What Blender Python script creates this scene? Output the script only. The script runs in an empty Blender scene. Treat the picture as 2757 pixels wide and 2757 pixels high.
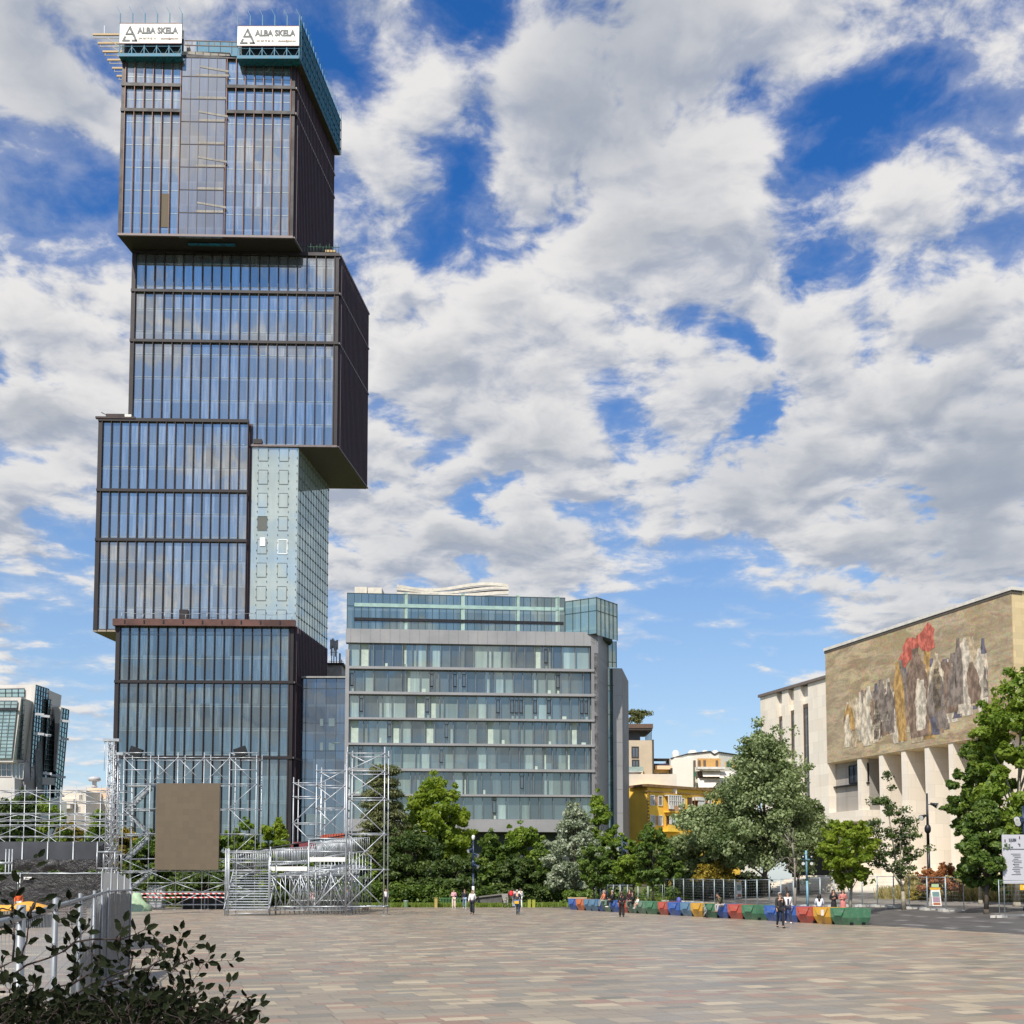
import bpy, bmesh, math, random
import numpy as np
from mathutils import Vector, Matrix
R = math.radians
sc = bpy.context.scene
col = sc.collection
# ------------------------------------------------------------------ camera
F = 3000.0; PX = 1378.5; PY = 2165.0; TH = math.atan(3000.0/43000.0); EYE = 2.3
CT, ST = math.cos(TH), math.sin(TH)
cam_d = bpy.data.cameras.new('camera'); cam = bpy.data.objects.new('camera', cam_d); col.objects.link(cam)
cam.location = (0, 0, EYE); cam.rotation_euler = (R(90)+TH, 0, 0)
cam_d.sensor_width = 36; cam_d.lens = 36*F/2757.0; cam_d.shift_y = (PY-1378.5)/2757.0
cam_d.clip_start = 0.1; cam_d.clip_end = 6000
sc.camera = cam
sc.view_settings.view_transform = 'Standard'; sc.view_settings.look = 'None'
sc.view_settings.exposure = 0.42; sc.view_settings.gamma = 1
def ray(px, py):
    xc, yc = (px-PX)/F, (PY-py)/F
    return Vector((xc, CT-yc*ST, ST+yc*CT))
def at(px, py, Y):
    d = ray(px, py); d = d*(Y/d.y)
    return Vector((d.x, d.y, d.z+EYE))
# ------------------------------------------------------------------ sky and sun
SUN_EL, SUN_AZ = 51.0, 204.0          # azimuth measured from +Y clockwise: behind the camera, to its left
sd = Vector((math.sin(R(SUN_AZ))*math.cos(R(SUN_EL)), math.cos(R(SUN_AZ))*math.cos(R(SUN_EL)), math.sin(R(SUN_EL))))
sun_d = bpy.data.lights.new('sun', 'SUN'); sun = bpy.data.objects.new('sun', sun_d); col.objects.link(sun)
sun_d.energy = 4.3; sun_d.angle = R(0.5); sun_d.color = (1, .93, .82)
sun.location = (0, -50, 80); sun.rotation_euler = (-sd).to_track_quat('-Z', 'Y').to_euler()
world = bpy.data.worlds.new('World'); sc.world = world; world.use_nodes = True

class NT:
    """tiny node-graph helper: every call adds a node and returns its output socket"""
    def __init__(s, tree): s.t = tree
    def n(s, kind, **kw):
        nd = s.t.nodes.new(kind)
        for k, v in kw.items(): setattr(nd, k, v)
        return nd
    def put(s, sock, v):
        if v is None: return
        if isinstance(v, bpy.types.NodeSocket): s.t.links.new(v, sock)
        else:
            if isinstance(v, (tuple, list)) and len(v) == 3 and len(getattr(sock, 'default_value', (0,)*3)) == 4: v = (*v, 1)
            sock.default_value = v
    def m(s, op, a, b=None, c=None, clamp=False):
        nd = s.n('ShaderNodeMath', operation=op); nd.use_clamp = clamp
        for i, v in enumerate((a, b, c)):
            if v is not None: s.put(nd.inputs[i], v)
        return nd.outputs[0]
    def v(s, op, a, b=None, c=None):
        nd = s.n('ShaderNodeVectorMath', operation=op)
        for i, x in enumerate((a, b, c)):
            if x is not None: s.put(nd.inputs[i], x)
        return nd.outputs['Value'] if op in ('DOT_PRODUCT', 'LENGTH', 'DISTANCE') else nd.outputs['Vector']
    def noise(s, vec, scale, detail=4, rough=.5, dist=0, lac=2.0):
        nd = s.n('ShaderNodeTexNoise')
        s.put(nd.inputs['Vector'], vec); nd.inputs['Scale'].default_value = scale
        nd.inputs['Detail'].default_value = detail; nd.inputs['Roughness'].default_value = rough
        nd.inputs['Distortion'].default_value = dist; nd.inputs['Lacunarity'].default_value = lac
        return nd.outputs['Fac']
    def mr(s, v, a, b, c=0., d=1., smooth=True):
        nd = s.n('ShaderNodeMapRange'); nd.interpolation_type = 'SMOOTHSTEP' if smooth else 'LINEAR'; nd.clamp = True
        s.put(nd.inputs[0], v)
        for i, x in enumerate((a, b, c, d)): nd.inputs[i+1].default_value = x
        return nd.outputs[0]
    def mix(s, f, a, b, mode='MIX'):
        nd = s.n('ShaderNodeMix', data_type='RGBA', blend_type=mode)
        s.put(nd.inputs[0], f); s.put(nd.inputs[6], a); s.put(nd.inputs[7], b)
        return nd.outputs[2]
    def comb(s, x, y, z):
        nd = s.n('ShaderNodeCombineXYZ')
        for i, v in enumerate((x, y, z)): s.put(nd.inputs[i], v)
        return nd.outputs[0]
    def sep(s, v):
        nd = s.n('ShaderNodeSeparateXYZ'); s.put(nd.inputs[0], v); return nd.outputs
wt = world.node_tree; wt.nodes.clear(); g = NT(wt)
sky = g.n('ShaderNodeTexSky', sky_type='NISHITA'); sky.sun_disc = False
sky.sun_elevation = R(SUN_EL); sky.sun_rotation = R(SUN_AZ); sky.altitude = 100; sky.air_density = 1.0; sky.dust_density = .6; sky.ozone_density = 2.2
tc = g.n('ShaderNodeTexCoord').outputs['Generated']
D3 = g.v('NORMALIZE', tc)
dx, dy, dz = g.sep(D3)
zz = g.m('ADD', g.m('MAXIMUM', dz, 0.0), 0.17)
Q = g.comb(g.m('DIVIDE', dx, zz), g.m('DIVIDE', dy, zz), 0.0)
warp = g.v('SCALE', g.v('SUBTRACT', g.n('ShaderNodeTexNoise').outputs['Color'], (.5, .5, .5)))
wn = warp.node.inputs[0].links[0].from_node.inputs[0].links[0].from_node
g.put(wn.inputs['Vector'], Q); wn.inputs['Scale'].default_value = 5.0; wn.inputs['Detail'].default_value = 3
warp.node.inputs['Scale'].default_value = .10
Q2 = g.v('ADD', Q, warp)
off = g.v('ADD', Q2, (-.010, -.026, 0))
def fb(q):
    a = g.noise(q, 4.6, 11, .60)
    return a
nA = fb(Q2); nB = fb(off)
sA = g.noise(Q2, 4.6, 5, .5); sB = g.noise(g.v('ADD', Q2, (-.02, -.05, 0)), 4.6, 5, .5)
big = g.noise(Q, 1.1, 3, .5)
# hand-placed cloud banks (+) and clear patches (-), as directions in the sky: x, y in a 1932-px sketch, radius, strength
BL = [(330,60,160,.22),(250,170,130,.16),(1040,250,110,.12),(1330,400,120,.12),(1560,900,260,.08),(900,700,200,.06),(1580,60,100,.12),(1900,100,90,.10),(60,90,190,.22),(90,200,110,.16),(190,425,60,.14),(110,410,60,.12),(60,470,90,-.26),(190,470,100,-.24),(60,320,110,-.34),(180,350,70,-.2),(190,290,60,-.14),(60,650,220,.24),(60,830,150,.22),
 (480,20,110,-.10),(690,50,100,.22),(860,30,90,-.30),(680,150,100,-.24),(900,90,90,-.22),(780,210,130,.18),(870,300,60,-.26),(700,300,70,.1),(640,350,60,-.14),
 (1180,120,260,.30),(1350,120,160,.2),(1130,300,60,-.17),(1200,360,55,-.17),(1000,480,260,.20),(1250,590,60,-.19),(1275,690,45,-.17),(1140,770,50,-.20),(860,520,60,-.12),(1400,500,200,.2),
 (1480,320,130,-.26),(1640,230,150,-.18),(1800,120,180,-.20),(1900,230,160,-.20),(1700,330,90,.18),(1800,290,60,.12),(1650,580,90,-.20),(1560,490,70,-.15),(1760,480,90,-.12),(1700,420,80,.12),
 (1820,720,260,.26),(1450,760,260,.26),(900,850,300,.26),(1880,900,170,.3),(1500,950,240,.22),(1000,1040,200,.14),(1380,1180,170,-.34),(1250,1260,170,-.40),(1500,1200,120,-.30),(1350,1160,60,.2),(1440,1190,70,.14),
 (1650,1080,150,.2),(1850,1040,140,.16),(120,1000,100,-.06),(60,1100,100,.12),(180,1250,160,-.24),(60,1230,120,-.12),(1230,1400,260,-.35),(650,1180,90,-.02),(1000,1060,160,.14),(800,1040,140,.12),(650,1080,120,.12),(1100,990,60,-.12),(1350,1330,60,.10),(600,900,150,.2),(30,950,60,.1)]
tot = None
for (x, y, r, w) in BL:
    if w < 0 and y < 800: w *= .80
    d = ray(x*1.427, y*1.427).normalized()
    e = g.v('DISTANCE', D3, tuple(d)); rr = r*1.427/F
    k = g.mr(e, 0.0, rr*1.35, w, 0.0)
    tot = k if tot is None else g.m('ADD', tot, k)
fine0 = g.noise(Q2, 9, 4, .55)
dens = g.m('ADD', g.m('ADD', nA, g.m('MULTIPLY', g.m('SUBTRACT', big, .5), .25)), g.m('MULTIPLY', g.m('MULTIPLY', tot, g.mr(fine0, .3, .7, .15, 1.35, False)), .60))
dens = g.m('SUBTRACT', dens, g.mr(dz, .16, .02, 0, .16))
densB = g.m('ADD', nB, g.m('MULTIPLY', tot, .62))
fine = g.noise(Q2, 16, 6, .62)
dn = g.m('ADD', dens, g.m('MULTIPLY', g.m('SUBTRACT', fine, .5), .10))
alpha = g.m('MAXIMUM', g.mr(dn, .425, .575), g.m('MULTIPLY', g.mr(g.m('ADD', dn, g.m('MULTIPLY', g.m('SUBTRACT', g.noise(Q2, 2.2, 7, .62), .5), .5)), .33, .58), .38))
relief = g.m('ADD', g.m('MULTIPLY', g.m('SUBTRACT', nA, nB), .62), g.m('MULTIPLY', g.m('SUBTRACT', sA, sB), .5))
lit = g.mr(relief, -.13, .065)
thick = g.mr(g.m('ADD', dens, g.m('MULTIPLY', g.m('SUBTRACT', g.noise(Q, 2.3, 4, .5), .5), .5)), .60, .95)
cA = g.mix(lit, (.50, .55, .66), (1.02, 1.0, .98))
gr = None
for (x, y, r, w) in [(1190,110,230,.75),(1100,260,140,.35),(1890,880,190,.7),(80,110,200,.45),(1500,960,260,.35),(1820,1050,200,.45),(950,1010,260,.35),(1400,800,200,.2),(60,900,200,.2),(700,980,150,.25)]:
    d = ray(x*1.427, y*1.427).normalized(); k = g.mr(g.v('DISTANCE', D3, tuple(d)), 0.0, r*1.427/F*1.3, w, 0.0)
    gr = k if gr is None else g.m('ADD', gr, k)
gr = g.m('MULTIPLY', gr, g.mr(g.noise(Q2, 3.0, 6, .55), .35, .62, .35, 1.0), clamp=True)
ccol = g.mix(gr, g.mix(g.m('MULTIPLY', thick, .62), cA, (.40, .45, .53)), (.42, .475, .57))
skyv = g.n('ShaderNodeHueSaturation'); g.put(skyv.inputs['Color'], sky.outputs[0]); skyv.inputs['Saturation'].default_value = 1.22
deep = g.mr(dz, .04, .58)
skyc = g.mix(deep, g.mix(.42, g.mix(1.0, sky.outputs[0], (1.25, 1.22, 1.22), 'MULTIPLY'), (3.6, 5.2, 6.9)), g.mix(1.0, skyv.outputs[0], (.42, .92, 1.36), 'MULTIPLY'))
cl = g.v('SCALE', ccol); cl.node.inputs['Scale'].default_value = 7.0
fin = g.mix(g.m('MULTIPLY', alpha, .97), skyc, cl)
bg = g.n('ShaderNodeBackground'); g.put(bg.inputs[0], fin); bg.inputs[1].default_value = .088
g.put(g.n('ShaderNodeOutputWorld').inputs[0], bg.outputs[0])
# ------------------------------------------------------------------ helpers
rnd = random.Random(7)
U = Vector((-math.sin(R(18.6)), math.cos(R(18.6)), 0)); V = Vector((math.cos(R(18.6)), math.sin(R(18.6)), 0))
Zv = Vector((0, 0, 1))
def uv(u, v, z=0.): return U*u + V*v + Zv*z
def gz(x, y):
    v = V.x*x + V.y*y
    return max(0., min(v, 60.)-37.)*.07
def ground(px, py):
    """where the line of sight through a pixel meets the ground"""
    d = ray(px, py); Y = 10.
    while Y < 400:
        p = at(px, py, Y)
        if p.z <= gz(p.x, p.y): return Vector((p.x, p.y, gz(p.x, p.y)))
        Y += .1
    return Vector((p.x, p.y, gz(p.x, p.y)))
def gat(px, Y):
    p = at(px, 2430, Y); return Vector((p.x, Y, gz(p.x, Y)))
class MB:
    def __init__(s): s.v = []; s.f = []; s.mi = []; s.sm = []
    def add(s, vs, fs, mi=0, smooth=False):
        o = len(s.v); s.v += [tuple(p) for p in vs]
        for f in fs: s.f.append(tuple(i+o for i in f)); s.mi.append(mi); s.sm.append(smooth)
        return s
    def hexa(s, b, t, mi=0):
        """prism from bottom ring b to top ring t"""
        n = len(b)
        fs = [tuple(range(n-1, -1, -1)), tuple(range(n, 2*n))] + [(i, (i+1) % n, n+(i+1) % n, n+i) for i in range(n)]
        return s.add(list(b)+list(t), fs, mi)
    def box(s, c, size, mi=0, ax=None):
        c = Vector(c); a, b, d = (ax or (Vector((1,0,0)), Vector((0,1,0)), Zv)); x, y, z = [q/2 for q in size]
        r = [c-a*x-b*y, c+a*x-b*y, c+a*x+b*y, c-a*x+b*y]
        return s.hexa([p-d*z for p in r], [p+d*z for p in r], mi)
    def bar(s, p, q, w, h=None, mi=0, up=None):
        """rectangular bar from p to q, w sideways, h along up"""
        p, q = Vector(p), Vector(q); h = h or w; d = (q-p)
        if d.length < 1e-6: return s
        d.normalize(); up = Vector(up) if up else (Zv if abs(d.z) < .9 else Vector((0, 1, 0)))
        a = d.cross(up).normalized(); b = a.cross(d)
        r = [-a*w/2-b*h/2, a*w/2-b*h/2, a*w/2+b*h/2, -a*w/2+b*h/2]
        return s.hexa([p+k for k in r], [q+k for k in r], mi)
    def tube(s, p, q, r0, r1=None, n=6, mi=0, smooth=True):
        p, q = Vector(p), Vector(q); r1 = r0 if r1 is None else r1; d = q-p
        if d.length < 1e-6: return s
        d.normalize(); up = Zv if abs(d.z) < .9 else Vector((0, 1, 0)); a = d.cross(up).normalized(); b = a.cross(d)
        c = [(a*math.cos(2*math.pi*i/n)+b*math.sin(2*math.pi*i/n)) for i in range(n)]
        s.add([p+k*r0 for k in c]+[q+k*r1 for k in c], [(i, (i+1) % n, n+(i+1) % n, n+i) for i in range(n)], mi, smooth)
        o = len(s.v)-2*n; s.f += [tuple(range(o+n-1, o-1, -1)), tuple(range(o+n, o+2*n))]; s.mi += [mi, mi]; s.sm += [False, False]
        return s
    def path(s, pts, rs, n=6, mi=0):
        for i in range(len(pts)-1): s.tube(pts[i], pts[i+1], rs[i], rs[i+1], n, mi)
        return s
    def ball(s, c, r, n=10, m=7, mi=0):
        r = Vector(r) if hasattr(r, '__len__') else Vector((r, r, r)); c = Vector(c); vs = []; fs = []
        for j in range(1, m):
            for i in range(n):
                a, b = 2*math.pi*i/n, math.pi*j/m
                vs.append(c+Vector((r.x*math.sin(b)*math.cos(a), r.y*math.sin(b)*math.sin(a), r.z*math.cos(b))))
        t = len(vs); vs += [c+Vector((0, 0, r.z)), c-Vector((0, 0, r.z))]
        for i in range(n):
            k = (i+1) % n; fs.append((t, i, k)); fs.append(((m-2)*n+k, (m-2)*n+i, t+1))
            for j in range(m-2): fs.append((j*n+i, (j+1)*n+i, (j+1)*n+k, j*n+k))
        return s.add(vs, fs, mi, True)
    def lathe(s, c, prof, n=12, mi=0):
        c = Vector(c); vs = [c+Vector((r*math.cos(2*math.pi*i/n), r*math.sin(2*math.pi*i/n), z)) for r, z in prof for i in range(n)]
        m = len(prof)
        fs = [(j*n+i, j*n+(i+1) % n, (j+1)*n+(i+1) % n, (j+1)*n+i) for j in range(m-1) for i in range(n)]
        fs += [tuple(range(n-1, -1, -1)), tuple(range((m-1)*n, m*n))]
        return s.add(vs, fs, mi, True)
    def quad(s, a, b, c, d, mi=0): return s.add([a, b, c, d], [(0, 1, 2, 3)], mi)
    def build(s, name, mat, parent=None, origin=None):
        me = bpy.data.meshes.new(name)
        o = Vector(origin) if origin is not None else (rootloc(parent) if parent else Vector((0, 0, 0)))
        if origin is not None and parent: o = rootloc(parent)
        me.from_pydata([(p[0]-o.x, p[1]-o.y, p[2]-o.z) for p in s.v], [], s.f)
        for m in (mat if isinstance(mat, (list, tuple)) else [mat]): me.materials.append(m)
        me.polygons.foreach_set('material_index', s.mi); me.polygons.foreach_set('use_smooth', s.sm); me.update()
        ob = bpy.data.objects.new(name, me); col.objects.link(ob)
        if parent: ob.parent = parent
        elif origin is not None: ob.location = origin
        return ob
_root = {}
def rootloc(p):
    while p.parent: p = p.parent
    return Vector(p.location) if not _root.get(p.name) else Vector((0, 0, 0))
def tag(o, label=None, cat=None, group=None, kind=None):
    if label: o['label'] = label
    if cat: o['category'] = cat
    if group: o['group'] = group
    if kind: o['kind'] = kind
    return o
def thing(name, loc, label, cat, group=None, rot=0, local=False):
    """Empty at the base of a thing; local=True: its parts are modelled round the origin"""
    e = bpy.data.objects.new(name, None); col.objects.link(e); e.empty_display_size = .3
    e.location = loc; e.rotation_euler = (0, 0, rot)
    if local: _root[e.name] = True
    return tag(e, label, cat, group)
def kids(o): return list(o.children)
def dup(o, loc=None, rot=None, label=None, group=None, parent=None):
    c = o.copy(); col.objects.link(c); c.parent = parent
    if loc is not None: c.location = loc
    if rot is not None: c.rotation_euler = (0, 0, rot)
    if label: c['label'] = label
    if group: c['group'] = group
    for k in kids(o): dup(k, parent=c)
    return c
class Parts:
    """individual parts up to a limit; whatever is over it becomes one 'stuff' part"""
    def __init__(s, name, mat, parent, limit=100): s.name, s.mat, s.p, s.lim, s.k, s.rest = name, mat, parent, limit, 0, MB()
    def add(s, fn):
        if s.k < s.lim: m = MB(); fn(m); s.k += 1; return m.build(s.name, s.mat, s.p)
        fn(s.rest)
    def done(s):
        if s.rest.v: tag(s.rest.build(s.name, s.mat, s.p), kind='stuff')
# ------------------------------------------------------------------ materials
def new_mat(name):
    m = bpy.data.materials.new(name); m.use_nodes = True; t = m.node_tree; t.nodes.clear(); g = NT(t)
    out = g.n('ShaderNodeOutputMaterial'); return m, g, out
def pbr(g, out, color, rough=.6, metal=0., spec=.5, normal=None, alpha=None):
    b = g.n('ShaderNodeBsdfPrincipled'); g.put(b.inputs['Base Color'], color); g.put(b.inputs['Roughness'], rough)
    g.put(b.inputs['Metallic'], metal); b.inputs['Specular IOR Level'].default_value = spec
    if normal is not None: g.put(b.inputs['Normal'], normal)
    if alpha is not None: g.put(b.inputs['Alpha'], alpha)
    if out is not None: g.put(out.inputs[0], b.outputs[0])
    return b.outputs[0]
def bump(g, h, dist=.02, strength=.5):
    b = g.n('ShaderNodeBump'); g.put(b.inputs['Height'], h); b.inputs['Distance'].default_value = dist; b.inputs['Strength'].default_value = strength
    return b.outputs[0]
def mat(name, c, rough=.6, metal=0., var=.12, scale=1.5, spec=.5, streak=0., bmp=0., c2=None):
    """paint, stone, metal with uneven tone, and rain streaks where asked"""
    m, g, out = new_mat(name); P = g.n('ShaderNodeTexCoord').outputs['Object']
    n1 = g.noise(P, scale, 6, .6)
    hi = tuple(min(1, k*(1+var)) for k in c); lo = tuple(k*(1-var) for k in (c2 or c))
    cc = g.mix(g.mr(n1, .3, .7), lo, hi)
    if streak:
        s = g.noise(g.v('MULTIPLY', P, (1, 1, .08)), scale*3, 5, .65)
        cc = g.mix(g.mr(s, .5, .75, 0, streak), cc, tuple(k*.45 for k in c))
    nrm = bump(g, g.noise(P, scale*12, 4, .6), .02, bmp) if bmp else None
    pbr(g, out, cc, g.mr(n1, .3, .7, max(rough-.08, .02), rough+.08), metal, spec, nrm)
    return m
def glassy(name, dark, curtain, refl=.45, tint=(.85, .93, 1.), curt=.5, w=1.4, h=3.6, fr=6.0, wob=.02, axes=None):
    """window glass seen from outside: dark room, pale curtains behind some panes, and a wavy mirror of the sky.
    axes = (direction along the wall) used to number the panes"""
    m, g, out = new_mat(name); P = g.n('ShaderNodeTexCoord').outputs['Object']
    ax = axes or (1, 0, 0)
    s = g.v('DOT_PRODUCT', P, tuple(ax)); x, y, z = g.sep(P)
    ci, cj = g.m('FLOOR', g.m('DIVIDE', s, w)), g.m('FLOOR', g.m('DIVIDE', z, h))
    wn = g.n('ShaderNodeTexWhiteNoise'); wn.noise_dimensions = '2D'; g.put(wn.inputs['Vector'], g.comb(ci, cj, 0)); rv = wn.outputs['Value']
    wc = g.sep(wn.outputs['Color'])
    st = g.noise(g.comb(s, g.m('MULTIPLY', cj, 3.7), g.m('MULTIPLY', z, .05)), fr, 4, .7)
    cloth = g.m('MULTIPLY', g.mr(st, .34, .70), g.mr(rv, .25, .8, .15, 1.0))
    zf = g.m('FRACT', g.m('DIVIDE', z, h))
    slab = g.mr(zf, .90, .93, 0., .35)
    c = g.mix(g.m('MULTIPLY', cloth, curt), dark, curtain)
    c = g.mix(slab, c, tuple(k*.8 for k in curtain))
    big = g.noise(g.comb(g.m('MULTIPLY', s, .12), g.m('MULTIPLY', z, .09), 3.), 1., 3, .5)
    c = g.mix(g.mr(big, .3, .7, 0., .5), c, tuple(k*1.8 for k in dark))  # broad lighter patches mixed into the colour stand in for soft cloud reflections
    base = pbr(g, None, c, .35, 0, .3)
    wob_n = g.m('ADD', g.m('MULTIPLY', g.noise(g.v('MULTIPLY', P, (.5, .5, .22)), 1.0, 1, .4), .55), g.m('MULTIPLY', g.m('ADD', g.m('MULTIPLY', g.m('FRACT', g.m('DIVIDE', s, w)), g.m('SUBTRACT', wc[1], .5)), g.m('MULTIPLY', zf, g.m('SUBTRACT', wc[2], .5))), .35))
    bn = bump(g, wob_n, wob*2.6, .6)
    gl = g.n('ShaderNodeBsdfGlossy'); gl.inputs['Color'].default_value = (*tint, 1); gl.inputs['Roughness'].default_value = .03; g.put(gl.inputs['Normal'], bn)
    lw = g.n('ShaderNodeFresnel'); lw.inputs[0].default_value = 1.5
    fac = g.m('ADD', g.m('MULTIPLY', lw.outputs[0], 1-refl), refl*1.0, clamp=True)
    fac = g.m('MULTIPLY', fac, g.mr(rv, 0, 1, .72, 1.0, False))
    mx = g.n('ShaderNodeMixShader'); g.put(mx.inputs[0], fac); g.put(mx.inputs[1], base); g.put(mx.inputs[2], gl.outputs[0])
    g.put(out.inputs[0], mx.outputs[0]); return m
def leafmat(name, c, c2, tr=.35, rough=.5, spec=.35):
    m, g, out = new_mat(name)
    a = g.n('ShaderNodeAttribute'); a.attribute_name = 'tint'
    cc = g.mix(a.outputs['Fac'], c, c2)
    b = pbr(g, None, cc, rough, 0, spec)
    t = g.n('ShaderNodeBsdfTranslucent'); g.put(t.inputs[0], g.mix(.5, cc, (.25, .38, .04), 'MIX'))
    g.put(t.inputs[0], g.mix(.35, cc, (c2[0]*1.6, c2[1]*1.7, c2[2]*.8)))
    mx = g.n('ShaderNodeMixShader'); mx.inputs[0].default_value = tr; g.put(mx.inputs[1], b); g.put(mx.inputs[2], t.outputs[0])
    g.put(out.inputs[0], mx.outputs[0]); return m
M = {}
M['galv'] = mat('galvanised_steel', (.44, .47, .50), .45, .55, .15, 3, streak=.2)
M['galv2'] = mat('dull_zinc_steel', (.36, .39, .41), .5, .5, .2, 3)
M['bronze'] = mat('bronze_fin', (.034, .018, .020), .5, .2, .25, .6)
M['bronze_lit'] = mat('warm_bronze', (.14, .060, .042), .45, .35, .25, .6)
M['bronze_dark'] = mat('dark_bronze', (.013, .008, .011), .55, .0, .2, .4, streak=.3)
M['concrete'] = mat('concrete', (.32, .30, .27), .85, 0, .2, 1.2, streak=.4, bmp=.2)
M['soffit'] = mat('ribbed_soffit', (.075, .062, .055), .6, 0, .15, 2)
M['blue'] = mat('teal_screen_mesh', (.012, .15, .25), .55, .1, .3, 2.2, c2=(.01, .08, .15))
M['blued'] = mat('dark_teal_panel', (.010, .035, .050), .6, 0, .3, 2.2)
M['white'] = mat('white_paint', (.72, .71, .68), .5, 0, .06, 2, streak=.08)
M['banner'] = mat('banner_vinyl', (.80, .78, .72), .5, 0, .03, 1)
M['ink'] = mat('grey_ink', (.11, .12, .14), .6, 0, .1, 3)
M['redink'] = mat('faded_red_ink', (.42, .33, .30), .6, 0, .1, 3)
M['timber'] = mat('raw_timber', (.50, .36, .18), .7, 0, .2, 3)
M['black'] = mat('black_metal', (.012, .013, .016), .45, .2, .2, 3)
M['postblue'] = mat('dark_blue_lamp_paint', (.018, .035, .075), .35, .2, .2, 3)
M['cyanpost'] = mat('faded_blue_pole', (.16, .33, .42), .5, .1, .2, 3)
M['lens'] = mat('lamp_glass', (.75, .76, .72), .15, 0, .05, 3)
M['stone'] = None
# ------------------------------------------------------------------ ground
def paving():
    m, g, out = new_mat('stone_mosaic_paving'); P = g.n('ShaderNodeTexCoord').outputs['Object']
    u = g.v('DOT_PRODUCT', P, tuple(U)); v = g.v('DOT_PRODUCT', P, tuple(V))
    uw = g.m('ADD', u, g.m('MULTIPLY', g.m('SINE', g.m('MULTIPLY', u, 2.7)), .13))
    uw = g.m('ADD', uw, g.m('MULTIPLY', g.m('SINE', g.m('MULTIPLY', u, 7.1)), .045))
    r = g.m('DIVIDE', uw, .46); ri = g.m('FLOOR', r); rf = g.m('FRACT', r)
    w1 = g.n('ShaderNodeTexWhiteNoise'); w1.noise_dimensions = '1D'; g.put(w1.inputs['W'], ri)
    # columns of one metre, each tile within a column takes one of a few lengths
    c = g.m('DIVIDE', g.m('ADD', v, g.m('MULTIPLY', w1.outputs['Value'], 7.)), g.mr(g.sep(w1.outputs['Color'])[1], 0, 1, .55, .95, False))
    ci = g.m('FLOOR', c); cf = g.m('FRACT', c)
    w2 = g.n('ShaderNodeTexWhiteNoise'); w2.noise_dimensions = '2D'; g.put(w2.inputs['Vector'], g.comb(ri, ci, 0))
    k = w2.outputs['Value']; w2c = g.sep(w2.outputs['Color'])
    rp = g.n('ShaderNodeValToRGB'); g.put(rp.inputs[0], k); cr = rp.color_ramp; cr.interpolation = 'CONSTANT'
    cols = [(.00, (.235, .205, .175)), (.13, (.265, .235, .195)), (.26, (.19, .178, .165)), (.38, (.30, .268, .22)), (.49, (.185, .185, .18)), (.57, (.275, .175, .145)), (.67, (.22, .195, .17)), (.78, (.37, .325, .25)), (.86, (.245, .150, .130)), (.91, (.135, .135, .135)), (.95, (.42, .37, .285))]
    cr.elements[0].position = 0; cr.elements[0].color = (*cols[0][1], 1); cr.elements[1].position = cols[1][0]; cr.elements[1].color = (*cols[1][1], 1)
    for p, q in cols[2:]: e = cr.elements.new(p); e.color = (*q, 1)
    cc = g.mix(.14, rp.outputs[0], (.25, .22, .18))
    grain = g.noise(P, 9, 8, .7)
    cc = g.mix(g.mr(grain, .25, .75, 0, .22), cc, (.30, .265, .22))
    cc = g.mix(g.mr(g.noise(P, .45, 5, .6), .4, .75, 0, .30), cc, (.15, .14, .13)); cc = g.mix(g.mr(g.noise(P, 1.7, 7, .75), .60, .72, 0, .30), cc, (.11, .10, .095)); cc = g.mix(g.mr(g.noise(P, 26, 2, .5), .80, .84, 0, .6), cc, (.45, .43, .40))
    ed = g.m('MINIMUM', g.m('MINIMUM', g.m('MULTIPLY', rf, .36), g.m('MULTIPLY', g.m('SUBTRACT', 1, rf), .36)), g.m('MINIMUM', g.m('MULTIPLY', cf, .6), g.m('MULTIPLY', g.m('SUBTRACT', 1, cf), .6)))
    jt = g.mr(ed, .003, .010)
    cc = g.mix(jt, (.12, .105, .095), cc)
    rg = g.m('ADD', g.mr(w2c[1], 0, 1, .30, .50, False), g.mr(grain, .3, .7, -.04, .06))
    pbr(g, out, g.mix(1., cc, (1.04, .99, .90), 'MULTIPLY'), rg, 0, .5, bump(g, g.m('ADD', g.m('MULTIPLY', grain, .25), jt), .004, .35)); return m
def asphalt(name, c, joint):
    m, g, out = new_mat(name); P = g.n('ShaderNodeTexCoord').outputs['Object']
    u = g.v('DOT_PRODUCT', P, tuple(U)); v = g.v('DOT_PRODUCT', P, tuple(V))
    w = g.n('ShaderNodeTexWhiteNoise'); w.noise_dimensions = '2D'; g.put(w.inputs['Vector'], g.comb(g.m('FLOOR', g.m('MULTIPLY', u, 1.1)), g.m('FLOOR', g.m('MULTIPLY', v, 2.4)), 0))
    cc = g.mix(g.mr(w.outputs['Value'], 0, 1, 0, 1, False), tuple(k*.72 for k in c), tuple(k*1.25 for k in c))
    cc = g.mix(g.mr(g.noise(P, 14, 7, .7), .3, .7, 0, .4), cc, tuple(k*.6 for k in c))
    if joint: cc = g.mix(g.mr(w.outputs['Value'], .90, .93), cc, tuple(k*2.1 for k in c))
    pbr(g, out, cc, .62, 0, .4); return m
def grassmat(name, c, c2, sc_=1.2):
    m, g, out = new_mat(name); P = g.n('ShaderNodeTexCoord').outputs['Object']
    cc = g.mix(g.mr(g.noise(P, sc_, 8, .7), .35, .65), c, c2)
    pbr(g, out, cc, .9, 0, .1, bump(g, g.noise(P, 20, 4, .7), .05, .6)); return m
M['paving'] = paving()
M['setts'] = asphalt('dark_setts', (.085, .080, .078), True)
M['lightpath'] = asphalt('pale_setts', (.20, .185, .165), False)
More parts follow.
